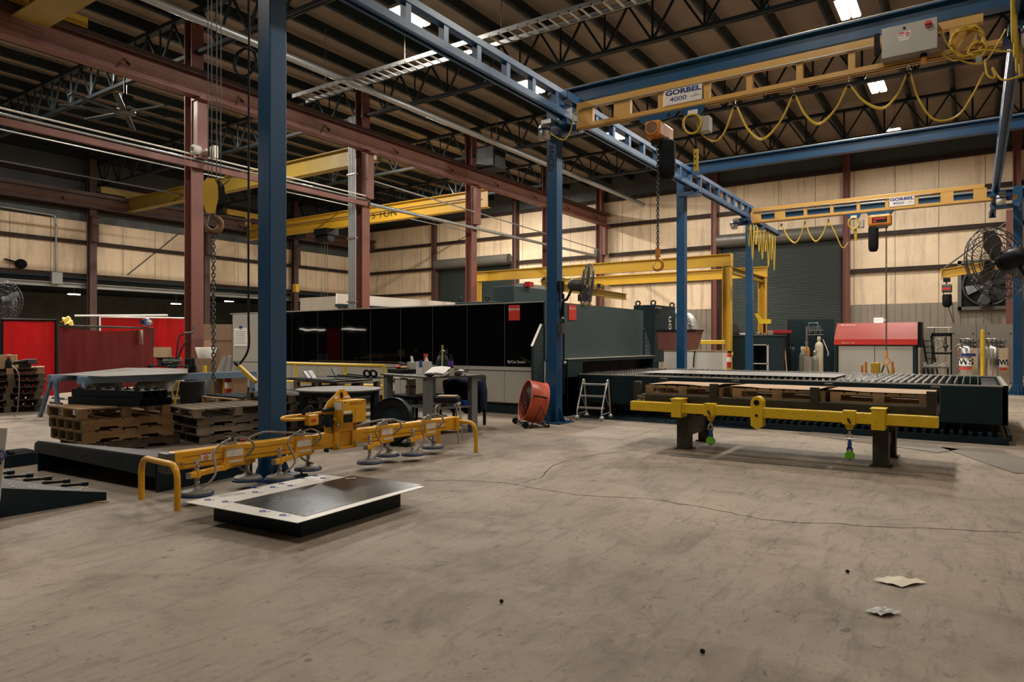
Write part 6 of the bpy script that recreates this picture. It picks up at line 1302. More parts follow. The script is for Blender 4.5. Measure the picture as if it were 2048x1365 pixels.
S3 = stack(N3-u3*1.2, TH3, 1.2, 1.0, .135, specs3, 'pallets in the tall stack at the left edge', 'of the tall stack at the left edge')
c3 = N3-u3*.85+Vector((-math.sin(TH3), math.cos(TH3), 0))*.35
t = thing('wooden_tray', 'shallow light wooden tray on top of the tall pallet stack', 'tray', (c3.x, c3.y, S3), TH3)
P('side', MB().bx(-.9, .62, -.35, -.32, 0, .11).bx(-.9, .62, .32, .35, 0, .11).bx(.59, .62, -.32, .32, 0, .11).bx(-.9, -.87, -.32, .32, 0, .11), 'wood', t, True); P('bottom', MB().bx(-.87, .59, -.32, .32, 0, .02), 'wood', t, True)
def on3(px, py, d=13.5): return pD(px, py, d)
zt = S3+.02
for i, (px, w, h, mat, nm, lab, cat) in enumerate(((3, .22, .26, 'cardboard', 'cardboard_box', 'small cardboard box at the left frame edge on the pallet stack', 'box'), (27, .12, .26, 'tan_stick', 'wood_block', 'tan block behind the black bottle on the pallet stack', 'block'))):
    q = pD(px, 730, 14.1); tt = thing(nm, lab, cat, (q.x, q.y, zt), TH3); P('body', MB().bx(-w/2, w/2, -.1, .1, 0, h), mat, tt, True, .006)
q = pD(17, 730, 13.7); tt = thing('black_bottle', 'black spray bottle with red and white top on the pallet stack', 'bottle', (q.x, q.y, zt)); P('body', MB().lathe([(.055, 0), (.06, .02), (.06, .13), (.03, .18), (.025, .2)], 14), 'black_rubber', tt, True); P('trigger', MB().bx(-.03, .05, -.02, .02, .2, .25), 'red_plastic', tt, True); P('nozzle', MB().bx(-.05, .09, -.015, .015, .25, .28), 'white', tt, True)
q = pD(50, 735, 13.8); tt = thing('angle_grinder', 'black power tool lying on the pallet stack', 'power tool', (q.x, q.y, zt), TH3+.1); P('body', MB().cyl((-.2, 0, .1), (.06, 0, .14), .035, .045, 12), 'black_paint', tt, True); P('head', MB().bx(.04, .2, -.06, .06, .08, .18), 'dull_steel', tt, True, .015); P('rest', MB().bx(-.1, .1, -.04, .04, 0, .09), 'black_rubber', tt, True)
tt = thing('power_cord', 'thin cord hanging down the front of the tall pallet stack', 'cord', pD(37, 760, 13.3)); P('cord', MB().tube(smooth([pD(24, 732, 13.4), pD(33, 740, 13.2), pD(38, 752, 13.15), pD(38, 780, 13.15), pD(36, 810, 13.15), pD(34, 824, 13.2), Vector((pz(28, 832).x, pz(28, 832).y, .008))], 5), .009, 6), 'cabinet_grey', tt)
# black square tubes with bolts on the front stack
A = pD(146, 779, 10.55); B = pD(303, 800, 10.0); zt = S1+.0; dirv = (Vector((B.x, B.y, 0))-Vector((A.x, A.y, 0))).normalized(); nv = Vector((-dirv.y, dirv.x, 0)); Lt = 1.36
base = N1+Vector((math.cos(TH1), math.sin(TH1), 0))*.55+Vector((-math.sin(TH1), math.cos(TH1), 0))*.42
base = pD(238, 0, 9.75)-nv*.2; cB = Vector((base.x, base.y, 0))
def sqtube(c, z, lab, dl, bolts=True):
    tt = thing('square_tube', lab, 'steel tube', (c.x, c.y, z), math.atan2(dirv.y, dirv.x), 'black tubes on the front pallet stack'); h = .105; w = .006
    P('tube', MB().bx(-Lt/2, Lt/2, -h/2, h/2, 0, w).bx(-Lt/2, Lt/2, -h/2, h/2, h-w, h).bx(-Lt/2, Lt/2, -h/2, -h/2+w, w, h-w).bx(-Lt/2, Lt/2, h/2-w, h/2, w, h-w), 'black_steel', tt, True)
    if bolts:
        for k in range(4): P('clip_bolt', MB().bx(-.58+.37*k-.025, -.58+.37*k+.025, -.03, .03, h, h+.02).cyl((-.58+.37*k, 0, h+.02), (-.58+.37*k, 0, h+.045), .012, n=8), 'black_paint', tt, True)
for k, nm in enumerate(('front', 'second', 'third', 'rear')): sqtube(cB+nv*(.125*k)+dirv*(.02*k), zt, '%s black square tube in the bottom layer on the pallets' % nm, 0, False)
for k, nm in enumerate(('front', 'middle', 'rear')): sqtube(cB+nv*(.06+.125*k)+dirv*(-.01+.03*k), zt+.107, '%s black square tube in the top layer, with clip bolts' % nm, 0)
# dark strips on weathered stack and parts
q = pD(480, 800, 10.6)
# ------------------------------------------------------------------ sawhorses and sheet
def sawhorse(a, b, zt, lab, mat='saw_blue'):
    t = thing('sawhorse', lab, 'sawhorse', ((a.x+b.x)/2, (a.y+b.y)/2, 0)); d = (b-a).normalized(); n = Vector((-d.y, d.x, 0))
    P('top_beam', MB().bar(Vector((a.x, a.y, zt-.07)), Vector((b.x, b.y, zt-.07)), .10, .14), mat, t, bevel=.006)
    for e, s in ((a+d*.08, -1), (b-d*.08, 1)):
        for k in (-1, 1): P('leg', MB().bar(Vector((e.x, e.y, zt-.12))+n*(k*.04), Vector((e.x, e.y, 0))+n*(k*.27)+d*(s*.06), .06, .06, d), mat, t)
    return t
sa, sb = pD(155, 0, 12.9), pD(512, 0, 15.4)
sawhorse(Vector((sa.x, sa.y, 0)), Vector((sb.x, sb.y, 0)), .85, 'long blue-grey sawhorse, front one, with worn paint')
sa2, sb2 = pD(98, 0, 13.6), pD(330, 0, 16.4)
sawhorse(Vector((sa2.x, sa2.y, 0)), Vector((sb2.x, sb2.y, 0)), .85, 'blue sawhorse at the left end, carrying the grey plate')
cs2 = [pz(112, 744.5, .87), pz(205, 751, .87), pz(378, 741, .87), pz(378, 731, .87), pz(262, 727, .87)]
t = thing('grey_plate', 'grey cut steel plate lying across the sawhorses', 'metal sheet', pz(250, 740, .87))
cc = sum(cs2, Vector())/5
pts = [pD(113, 0, 13.4), pD(208, 0, 12.8), pD(377, 0, 14.1), pD(376, 0, 16.6), pD(255, 0, 17.2)]
P('plate', MB().prism([(v.x, v.y) for v in pts], .008, Matrix.Translation((0, 0, .852))), 'plate_light', t)
so = MB()
for (p0, p1, w) in (((214, 15.0), (262, 15.8), .10), ((298, 14.9), (352, 15.2), .10)):
    a, b = pD(p0[0], 0, p0[1]), pD(p1[0], 0, p1[1]); so.bar(Vector((a.x, a.y, .8605)), Vector((b.x, b.y, .8605)), w, .0015)
P('slots', so, 'ink', t); a = pD(376, 0, 14.2); b = pD(376, 0, 16.5); P('flange', MB().bar(Vector((a.x, a.y, .89)), Vector((b.x, b.y, .89)), .01, .07), 'black_steel', t)
# plastic wrapped bundles
Rn = random.Random(8)
def lump(px0, px1, d, z0, z1, lab, seed):
    a, b = pD(px0, 0, d), pD(px1, 0, d+.5); R = random.Random(seed); nrm = Vector((-(b-a).y, (b-a).x, 0)).normalized(); ph = R.uniform(0, 6)
    m = MB()
    def f(u, v):
        q = a.lerp(b, u); q.z = 0; ang = math.pi*v
        hh = (z1-z0)*(.85+.12*math.sin(u*7+ph)+.03*math.sin(u*31+ph))*min(1, 6*u+.25, 6*(1-u)+.25)
        return q+nrm*(-.45*math.cos(ang)*(1+.06*math.sin(u*23)))+Vector((0, 0, z0+hh*math.sin(ang)**.5*(1+.06*math.sin(v*17+u*20))))
    m.grid(f, 30, 12)
    return tag(P('wrapped_bundle', m, 'plastic_wrap'), lab, 'bundle')
for i, (p0, p1, d, w) in enumerate(((168, 236, 13.9, .40), (266, 372, 14.9, .40))):
    a, b = pD(p0, 0, d), pD(p1, 0, d+.5); mid = (a+b)/2; an = math.atan2((b-a).y, (b-a).x)
    pallet((b-a).length*.98, .95, .14, 'wood_dark', 'dark pallet under the %s plastic-wrapped bundle' % ('left', 'right')[i], 'pallets under the wrapped bundles', (mid.x, mid.y, 0), an)
    t = thing('sheet_pile', 'layered pile of flat sheets below the %s plastic wrap' % ('left', 'right')[i], 'pile', (mid.x, mid.y, .142), an); Ll = (b-a).length
    for k in range(5): P('layer', MB().bx(-Ll*.46-.02*(k % 2), Ll*.46, -.42, .42, .056*k, .056*k+.045), ('sheet_metal', 'dull_steel', 'film')[k % 3], t, True)
lump(166, 238, 13.9, .43, .74, 'crumpled plastic-wrapped bundle under the sawhorse, left one', 3); lump(264, 374, 14.9, .43, .74, 'crumpled plastic-wrapped bundle under the sawhorse, right one', 5)
# ------------------------------------------------------------------ welding curtains
def curtain(a, b, zt, zb, mat, lab, fmat='black_paint', sagz=.0, folds=9):
    t = thing('welding_curtain', lab, 'curtain', ((a.x+b.x)/2, (a.y+b.y)/2, 0)); a = Vector((a.x, a.y, 0)); b = Vector((b.x, b.y, 0)); n = Vector((-(b-a).y, (b-a).x, 0)).normalized()
    P('top_rail', MB().cyl(a+Vector((0, 0, zt)), b+Vector((0, 0, zt)), .03, n=8), fmat, t)
    for e in (a, b): P('post', MB().cyl(e, e+Vector((0, 0, zt)), .03, n=8).bx(e.x-.3, e.x+.3, e.y-.03, e.y+.03, 0, .04), fmat, t)
    P('sheet', MB().grid(lambda u, v: a.lerp(b, .01+.98*u)+n*(.03*math.sin(u*folds)*(1-.3*v)+.012*math.sin(u*11+v*3)+.03*math.exp(-((u-.9)/.03)**2))+Vector((0, 0, zb+(zt-.02-zb)*v-sagz*math.sin(math.pi*u)*v)), 90, 8), mat, t)
    return t
curtain(pD(4, 0, 16.0), pD(112, 0, 16.6), 2.03, .2, 'curtain_red', 'bright red welding curtain at the left edge')
t = curtain(pD(116, 0, 18.0), pD(306, 0, 21.5), 1.94, .15, 'curtain_maroon', 'dark maroon welding curtain in a tube frame', 'rack_steel', .10, 5)
c_ = pD(290, 675, 20.9); P('tag', MB().bx(c_.x-.10, c_.x+.10, c_.y-.12, c_.y-.11, c_.z-.22, c_.z+.22), 'cream', t)
curtain(pD(200, 0, 25.5), pD(380, 0, 27.0), 2.45, .2, 'curtain_red', 'glowing red welding curtain beside the red column', 'white', 0, 5)
bl = pD(330, 0, 28.6); tl = thing('weld_lamp', 'lit work lamp standing behind the glowing red curtain', 'lamp', (bl.x, bl.y, 0)); P('stand', MB().cyl((0, 0, 0), (0, 0, 1.7), .03, n=8).bx(-.2, .2, -.2, .2, 0, .03), 'black_paint', tl, True); P('head', MB().bx(-.2, .2, -.1, 0, 1.6, 1.9), 'black_paint', tl, True)
P('lens', MB().bx(-.17, .17, -.11, -.10, 1.63, 1.87), 'lamp_lens', tl, True)
ar = area('lamp', (bl.x, bl.y-.2, 1.75), .4, .3, 160, (1, .75, .5), (math.radians(70), 0, math.radians(10)))
q = pD(134, 652, 18.25)
t = thing('yellow_rag', 'crumpled yellow rag hung over the maroon curtain frame', 'cloth', q); P('cloth', MB().grid(lambda u, v: Vector(((u-.5)*.34, (v-.5)*.22, .26*(1-abs(u-.45)*1.6)*(1-(v-.5)**2)+.03*math.sin(u*19+v*7)+.0)), 14, 8), 'rail_yellow', t, True)
q = pD(294, 645, 21.2)
t = thing('welding_helmet', 'grey and blue welding helmet hung on the maroon curtain frame', 'helmet', q); P('shell', MB().sph((0, 0, 0), .17, (1, .9, .75), 14), 'aluminium', t, True); P('visor', MB().bx(-.08, .08, -.17, -.12, -.07, .07), 'navy', t, True); P('strap', MB().bx(.08, .12, -.15, .1, -.1, .1), 'blue_plastic', t, True)
a, b = pD(72, 631, 17.6), pD(330, 633, 24.0)
tag(P('curtain_rail', MB().cyl(pD(150, 632, 24.8), pD(335, 631, 24.8), .035, n=8), 'white'), 'white rail running above the glowing red curtain', 'rail')
# bench behind the curtain beside the column
q = pD(345, 735, 19.0)
t = thing('cable_table', 'dark table heaped with cable in front of the glowing curtain', 'table', (q.x, q.y, 0)); P('top', MB().bx(q.x-.7, q.x+.6, q.y-.35, q.y+.35, .82, .86), 'black_steel', t)
for sx in (-.65, .55):
    for sy in (-.3, .3): P('leg', MB().bx(q.x+sx-.03, q.x+sx+.03, q.y+sy-.03, q.y+sy+.03, 0, .82), 'black_steel', t)
Rn = random.Random(6); cm = MB()
for k in range(9): cm.ring((q.x-.05+Rn.uniform(-.15, .2), q.y+Rn.uniform(-.15, .1), .89+.018*k), Rn.uniform(.12, .2), .02, (Rn.uniform(-.15, .15), Rn.uniform(-.15, .15), 1), 20, 5)
tag(P('cable_pile', cm, 'dull_steel'), 'pile of coiled dark cable on the table beside the column', 'cable')
b_ = pD(325, 705, 19.1); t = thing('plastic_crate', 'small tan open crate behind the cable pile', 'crate', (b_.x, b_.y, .86)); P('sides', MB().bx(-.2, .2, -.15, -.13, .2, .5).bx(-.2, .2, .13, .15, .2, .5).bx(-.2, -.18, -.13, .13, .2, .5).bx(.18, .2, -.13, .13, .2, .5).bx(-.2, .2, -.15, .15, .2, .22), 'cardboard', t, True); P('stand', MB().bx(-.1, .1, -.1, .1, 0, .2), 'dull_steel', t, True)
t = thing('torch_cables', 'black cables looping from the foot of the red column', 'cable', pD(355, 690, 19.0)); 
for k, o in enumerate((0, 12)): P('cable', MB().tube(smooth([pD(368+o/3, 668+o*1.2, 19.2), pD(358+o, 675+o, 19.1), pD(354+o/2, 700+o/2, 19.0), pD(351, 738, 18.9), Vector((pD(351, 738, 18.9).x, pD(351, 738, 18.9).y, .87))], 5), .022, 6), 'black_rubber', t)
P('gooseneck', MB().tube([pD(368, 667, 19.2), pD(386, 665, 19.4), pD(386, 655, 19.4)], .03, 8), 'dull_steel', t)
# pipes on column foot, machine at column foot
q = pD(393, 722, 19.4)
t = thing('column_pump', 'dark motor unit bolted at the foot of the red column', 'motor', (q.x, q.y, 0)); P('body', MB().bx(-.28, .3, -.2, .2, 0, 1.05), 'black_steel', t, True, .03); P('rim', MB().cyl((0, -.22, .75), (0, -.2, .75), .18, n=18), 'black_paint', t, True)
q = pD(412, 700, 19.0)
t = thing('white_drum', 'slanted white tub beside the column foot', 'tub', (q.x, q.y, .0)); P('tub', MB().lathe([(.2, 1.05), (.28, 1.35), (.26, 1.36)], 18), 'white', t, True); P('support', MB().bx(-.22, .22, -.2, .2, 0, 1.05), 'brown', t, True)
# stacked cardboard boxes behind
def cbox(px0, px1, py0, py1, d, lab, mat='box_brown', dep=.8):
    a, b = pD(px0, py1, d), pD(px1, py0, d); t = thing('cardboard_box', lab, 'box', ((a.x+b.x)/2, (a.y+b.y)/2, a.z), YAW*.3)
    w = (b-a).xy.length; h = b.z-a.z
    P('body', MB().bx(-w/2, w/2, -.05, dep, 0, h), mat, t, True, .008); P('tape', MB().bx(-w/2-.001, w/2+.001, .3, .36, h, h+.002), 'cardboard', t, True); return t
z = pD(436, 722, 21.4)
t = thing('box_pallet', 'low wooden platform under the cardboard boxes', 'platform', (z.x, z.y+.3, 0)); P('deck', MB().bx(-.75, .6, -.35, .7, .62, .7), 'wood', t, True)
for sx in (-.65, .5):
    for sy in (-.25, .6): P('leg', MB().bx(sx-.05, sx+.05, sy-.05, sy+.05, 0, .62), 'wood', t, True)
za = .7
def cbx(px0, px1, z0, z1, d, lab, mat, dep=.7):
    a, b = pD(px0, 0, d), pD(px1, 0, d); t = thing('cardboard_box', lab, 'box', ((a.x+b.x)/2, (a.y+b.y)/2, z0), .5); w = (b-a).xy.length
    P('body', MB().bx(-w/2, w/2, -.05, dep, 0, z1-z0), mat, t, True, .008); P('tape', MB().bx(-w/2-.001, w/2+.001, .3, .36, z1-z0, z1-z0+.002), 'cardboard', t, True)
cbx(429, 466, .7, 1.55, 21.3, 'lower brown cardboard box behind the chain', 'box_brown'); cbx(406, 427, .7, 1.55, 21.3, 'tan upright cardboard box left of the lower brown box', 'cardboard'); cbx(404, 468, 1.552, 2.05, 21.3, 'wide cardboard box on top of the others beside the grey machine end', 'box_brown')
q = pD(452, 715, 17.2)
t = thing('plastic_bag', 'crumpled clear plastic bag beside the machine end', 'bag', (q.x, q.y, .72)); P('bag', MB().grid(lambda u, v: Vector(((u-.5)*.7*(1-.55*v)+.12*v, -.2*math.sin(math.pi*u)*(1-v*.5)+.03*math.sin(u*30), .42*v*(1+.1*math.sin(u*17)))), 20, 8), 'plastic_wrap', t, True)
t = thing('bag_bench', 'low brown bench under the plastic bag', 'bench', (q.x, q.y+.1, 0)); P('top', MB().bx(-.5, .5, -.25, .25, .66, .72), 'brown', t, True); P('leg', MB().bx(-.45, -.38, -.2, .2, 0, .66), 'brown', t, True); P('leg', MB().bx(.38, .45, -.2, .2, 0, .66), 'brown', t, True)
q = pD(348, 768, 15.8)
t = thing('grey_bin', 'grey-green waste drum under the sawhorse', 'bin', (pD(400, 0, 16.2).x, pD(400, 0, 16.2).y, 0)); P('body', MB().lathe([(.25, 0), (.26, .02), (.26, .72), (.24, .74)], 20), 'dull_steel', t, True); P('rim', MB().ring((0, 0, .73), .255, .015), 'steel', t, True)
q = pD(384, 0, 14.0); t = thing('black_bin', 'black bin with yellow cords under the sawhorse', 'bin', (q.x, q.y, 0)); P('body', MB().lathe([(.2, 0), (.24, .70)], 18), 'black_rubber', t, True); P('cord', MB().tube(smooth([(-.1, -.26, .72), (-.2, -.3, .5), (-.12, -.3, .3), (-.25, -.35, .1), (-.3, -.4, .01)]), .012, 6).tube(smooth([(.0, -.26, .74), (-.05, -.3, .4), (-.1, -.3, .2)]), .012, 6), 'rail_yellow', t, True)
# yellow guard rail in front of the machine
t = thing('guard_rail', 'yellow guard rail along the front of the laser machine', 'rail', (-13, 10.9, 0))
GY = 10.9
for z in (1.0, .55): P('bar', MB().cyl((pY(520, 740, GY).x, GY, z-.02), (pY(770, 740, GY).x, GY, z-.02), .03, n=8), 'rail_yellow', t)
for px in (522, 591, 690, 768): x = pY(px, 740, GY).x; P('post', MB().cyl((x, GY, 0), (x, GY, .98), .03, n=8), 'rail_yellow', t)
for px in (410, 448):
    x = pD(px, 0, 17.5); t = thing('yellow_post', 'short yellow bollard under the sawhorse, %s one' % ('left' if px == 410 else 'right'), 'post', (x.x, x.y, 0)); P('post', MB().cyl((0, 0, 0), (0, 0, .9), .045, n=10), 'rail_yellow', t, True); P('foot', MB().cyl((0, 0, 0), (0, 0, .02), .1, n=12), 'rail_yellow', t, True)
q = pD(457, 0, 17.3); t = thing('fire_extinguisher', 'small red fire extinguisher behind the sawhorse leg', 'fire extinguisher', (q.x, q.y, .15)); P('body', MB().lathe([(.08, 0), (.09, .03), (.09, .42), (.04, .5)], 14), 'red_plastic', t, True); P('label', MB().lathe([(.0915, .18), (.0915, .34)], 14, None, False), 'paper', t, True); P('stand', MB().cyl((0, 0, -.15), (0, 0, 0), .1, n=12), 'black_paint', t, True)
# ------------------------------------------------------------------ pallets with flat parts behind the round table
TH4 = math.radians(-3)
def pal_at(px, d, L, Wd, n, mat, nm, grp, rz=TH4):
    c = pD(px, 0, d); z = 0
    for i in range(n):
        pallet(L, Wd, .13, mat, '%s %s' % (('bottom', 'second', 'third', 'fourth', 'fifth', 'sixth')[i] if i < n-1 else 'top', nm), grp, (c.x+.02*(i % 2), c.y, z), rz+.02*(i % 2), 3, 1); z += .132
    return c, z
c, z = pal_at(672, 12.6, 1.35, .9, 6, 'wood_grey', 'pallet of the stack behind the round table', 'pallets behind the round table')
t = thing('flat_sheets', 'long dark flat sheets on the pallets behind the round table', 'metal sheet', (c.x, c.y, z), TH4); P('sheets', MB().bx(-.95, .55, -.45, .4, 0, .03).bx(-.9, .3, -.42, .35, .03, .045), 'dull_steel', t, True)
for i, (px, nm) in enumerate(((621, 'left'), (672, 'right'))):
    q = pD(px, 0, 12.5); t = thing('grey_bracket', '%s grey bent bracket standing on the dark flat sheets' % nm, 'bracket', (q.x, q.y, z+.045), .3); P('plates', MB().bar((-.12, 0, .13), (-.02, 0, 0), .02, .14, (0, 1, 0)).bar((-.02, 0, .14), (.08, 0, .0), .02, .14, (0, 1, 0)) if i == 0 else MB().bar((-.05, 0, .18), (.05, 0, 0), .02, .14, (0, 1, 0)), 'galvanised', t, True)
t = thing('black_bars', 'bundle of black bars with looped ends on the pallets', 'steel bar', (c.x, c.y, z+.045), TH4)
a, b = pD(655, 0, 12.4), pD(745, 0, 12.0)
for k in range(3): P('bar', MB().bar(Vector((a.x+.15*k, a.y+.1*k, z+.09+.02*k)), Vector((b.x+.1*k, b.y+.1*k, z+.075)), .04, .02), 'black_steel', t)
for k in range(2): q = pD(734+13*k, 0, 12.0); P('loop', MB().ring((q.x, q.y, z+.16), .06, .022, (-.3, 1, .4), 12, 5), 'black_paint', t)
c, z = pal_at(590, 11.6, 1.3, 1.0, 5, 'wood_dark', 'pallet of the stack between the blue post and the round table', 'pallets beside the blue post')
t = thing('metal_rods', 'bundle of thin steel strips lying on the pallets right of the blue post', 'steel strip', (c.x, c.y, z), TH4)
for k in range(10): P('strip', MB().bar((-.5+.03*k, -.4+.07*k, .01+.004*(k % 3)), (.75+.02*k, -.42+.075*k, .01+.004*(k % 2)), .03, .012), ('galvanised', 'dull_steel')[k % 2], t, True)
c, z = pal_at(480, 14.0, 1.3, 1.0, 3, 'wood', 'light pallet behind the blue post under black strips', 'light pallets left of the blue post')
t = thing('black_strips', 'black flat strips on the light pallet left of the blue post', 'steel strip', (c.x, c.y, z), TH4)
for k in range(5): P('strip', MB().bar((-.6, -.35+.15*k, .02), (.7, -.33+.15*k, .02), .08, .03), 'black_steel', t, True)
# ------------------------------------------------------------------ round table
TC = Vector((-8.08, 7.2, 0))
t = thing('round_table', 'round steel-topped table on dark legs behind the vacuum lifter', 'table', TC)
P('tabletop', MB().lathe([(.60, .76), (.645, .765), (.645, .785), (.64, .79)], 48), 'plate_light', t, True); P('apron', MB().bx(-.42, .42, -.42, .42, .68, .76), 'black_steel', t, True)
for sx in (-.40, .40):
    for sy in (-.35, .35): P('leg', MB().bx(sx-.045, sx+.045, sy-.045, sy+.045, 0, .76), 'black_steel', t, True)
# black round drum
q = pD(786, 0, 9.95); M = Matrix.Translation((q.x, q.y, .36)) @ Matrix.Scale(.9, 4) @ Vector((.17, -.9, .12)).to_track_quat('Z', 'Y').to_matrix().to_4x4()
t = thing('round_drum', 'large black round drum fan leaning before the workbench', 'fan', (q.x, q.y, 0))
P('rim', MB().lathe([(.33, -.03), (.365, -.03), (.375, -.02), (.36, -.01), (.36, .06), (.375, .07), (.37, .085), (.355, .085), (.35, .07)], 40, M, False), 'black_steel', t); P('front_disc', MB().lathe([(.355, .065), (.22, .068), (.20, .05)], 36, M, False), 'black_rubber', t); P('inner_disc', MB().lathe([(.21, .05), (.10, .05), (.08, .06), (.0, .06)], 32, M, False), 'deep_teal', t); P('back_disc', MB().lathe([(.0, -.025), (.35, -.025)], 32, M, False), 'black_rubber', t)
P('hub', MB().lathe([(.04, .06), (.04, .09), (.02, .10)], 12, M), 'steel', t); P('stand', MB().bx(q.x-.32, q.x+.32, q.y-.05, q.y+.12, .0, .05).bx(q.x-.3, q.x-.26, q.y, q.y+.05, 0, .3).bx(q.x+.26, q.x+.3, q.y, q.y+.05, 0, .3), 'black_paint', t)
# ------------------------------------------------------------------ workbench
BF = Vector((-7.15, 8.15, 0)); bu = Vector((-.96, .28, 0)); bv = Vector((.28, .96, 0)); BL, BW, BZ = 1.38, 1.02, .93
bang = math.atan2(-bu.y, -bu.x); bc = BF+bu*BL/2+bv*BW/2
t = thing('workbench', 'grey steel workbench covered with clutter behind the lifter', 'workbench', (bc.x, bc.y, 0), bang)
P('top', MB().bx(-BL/2-.05, BL/2+.05, -BW/2-.03, BW/2+.05, BZ, BZ+.025), 'dull_steel', t, True)
for sx in (-1, 1):
    for sy in (-1, 1): P('leg', MB().bx(sx*(BL/2-.06)-.06, sx*(BL/2-.06)+.06, sy*(BW/2-.07)-.06, sy*(BW/2-.07)+.06, 0, BZ), 'bench_grey', t, True, .004)
P('shelf', MB().bx(-.1, BL/2-.02, -BW/2+.12, BW/2-.12, .42, .445), 'plate_light', t, True); P('lower_shelf', MB().bx(-BL/2+.1, BL/2-.1, -BW/2+.1, BW/2-.1, .14, .16), 'black_steel', t, True)
def onb(x, y, z=BZ+.025): 
    p = Matrix.Translation((bc.x, bc.y, 0)) @ Matrix.Rotation(bang, 4, 'Z') @ Vector((x, y, z)); return p
def loc_b(px, py0=-.2):  # bench-local x for a pixel column at local depth py0
    best = min(((abs((lambda p: 1024+FPX*(CY*p.x+SY*p.y)/(-SY*p.x+CY*p.y))(onb(i/200, py0))-px), i/200) for i in range(-140, 141)))[1]; return best
def bt(name, lab, cat, px, dy, rz=0.0):
    x = loc_b(px, dy); p = onb(x, dy); return thing(name, lab, cat, p, bang+rz)
tt = bt('tool_case', 'flat black case with red lid items at the left of the workbench', 'case', 804, -.15); P('case', MB().bx(-.26, .26, -.15, .15, 0, .075), 'black_rubber', tt, True, .01)
tt = bt('glove_pile', 'red and tan work gloves heaped on the black case', 'gloves', 803, -.15); tt.location.z += .077; W[tt.name] = Matrix.Translation(tt.location) @ Matrix.Rotation(bang, 4, 'Z'); P('red_glove', MB().sph((-.06, 0, .03), .09, (1.2, .8, .4)), 'red_plastic', tt, True); P('tan_glove', MB().sph((.09, 0, .025), .08, (1.1, .7, .35)), 'tan_stick', tt, True); P('black_glove', MB().bar((-.12, .02, .10), (.08, .05, .07), .09, .025), 'black_cloth', tt, True)
tt = bt('tissue_box', 'grey-blue tissue box with a tissue pulled up on the workbench', 'tissue box', 824, -.05); P('box', MB().bx(-.06, .06, -.06, .06, 0, .20), 'machine_grey', tt, True, .003); P('band', MB().bx(-.061, .061, -.061, .061, .0, .04), 'sling_blue', tt, True); P('tissue', MB().grid(lambda u, v: Vector(((u-.5)*.09*(1-.6*v)-.02*v, .02*math.sin(u*9), .20+.10*v+.01*math.sin(u*12))), 8, 5), 'paper', tt, True)
tt = bt('wire_basket', 'open white bin box with blue handle on the workbench', 'bin', 848, -.12); P('frame', MB().bx(-.11, .11, -.09, -.085, 0, .12).bx(-.11, -.105, -.09, .09, 0, .22).bx(.105, .11, -.09, .09, 0, .22).bx(-.11, .11, .085, .09, 0, .22), 'white', tt, True); P('inner', MB().bx(-.1, .1, .07, .084, .0, .21), 'black_paint', tt, True); P('grip', MB().bx(-.095, -.06, -.03, .0, .12, .24), 'blue_plastic', tt, True)
tt = bt('spray_bottle', 'white spray bottle with red trigger on the workbench', 'bottle', 853, .12); P('body', MB().lathe([(.045, 0), (.05, .02), (.05, .18), (.03, .24), (.018, .27), (.018, .30)], 16), 'white', tt, True); P('label', MB().lathe([(.0505, .20), (.046, .215)], 16, None, False), 'label_red', tt, True); P('trigger', MB().bx(-.07, .03, -.016, .016, .30, .34).bar((-.05, 0, .31), (-.075, 0, .24), .02, .02), 'red_plastic', tt, True)
tt = bt('small_bottle', 'small pink-white bottle beside the spray bottle', 'bottle', 862, .10); P('body', MB().lathe([(.03, 0), (.032, .1), (.02, .15), (.012, .17)], 14), 'white', tt, True); P('cap', MB().cyl((0, 0, .17), (0, 0, .19), .014, n=10), 'label_red', tt, True)
tt = bt('water_jug', 'dark translucent water jug with handle on the workbench', 'jug', 885, .2); P('body', MB().lathe([(.10, 0), (.105, .02), (.105, .22), (.09, .29), (.05, .33), (.05, .35)], 18), 'deep_teal', tt, True); P('lid', MB().cyl((0, 0, .33), (0, 0, .38), .06, n=16), 'black_paint', tt, True); P('handle', MB().tube(arc((0, 0, .32), .09, 0, math.pi, (1, 0, 0), (0, 0, 1), 8), .01, 6), 'steel', tt, True); P('spout', MB().bx(.09, .13, -.02, .02, .34, .43), 'deep_teal', tt, True)
tt = bt('wooden_stick', 'upright tan paint stick standing on the workbench', 'stick', 884, -.02); P('stick', MB().bx(-.018, .022, -.004, .004, 0, .50, Matrix.Rotation(.03, 4, 'Y')), 'tan_stick', tt, True)
tt = bt('purple_bottle', 'purple-capped drink bottle on the workbench', 'bottle', 902, .05); P('body', MB().lathe([(.035, 0), (.04, .02), (.04, .12), (.035, .15), (.04, .18), (.04, .24), (.02, .28), (.018, .31)], 16), 'navy', tt, True); P('sleeve', MB().lathe([(.0408, .15), (.0415, .2), (.0405, .24)], 16, None, False), 'purple', tt, True); P('cap', MB().cyl((0, 0, .31), (0, 0, .335), .02, n=12), 'black_paint', tt, True)
tt = bt('paper_sheets', 'white printed sheets curled over the front of the workbench', 'paper', 885, -.3, .5); P('sheet', MB().grid(lambda u, v: Vector(((u-.5)*.34, (v-.5)*.26, .05+.09*v+.02*math.sin(u*3))), 8, 6).grid(lambda u, v: Vector(((u-.5)*.30+.03, (v-.5)*.22, .02+.06*v)), 6, 4), 'paper', tt, True); P('print', MB().grid(lambda u, v: Vector(((u-.55)*.18, (v-.35)*.13, .0515+.09*(v*.5+.25)+.02*math.sin(u*1.5+.8))), 6, 4), 'cabinet_grey', tt, True)
tt = bt('glasses_case', 'black glasses case below the white sheets', 'case', 880, -.46); P('case', MB().sph((0, 0, .03), .10, (1.3, .45, .3)), 'black_rubber', tt, True)
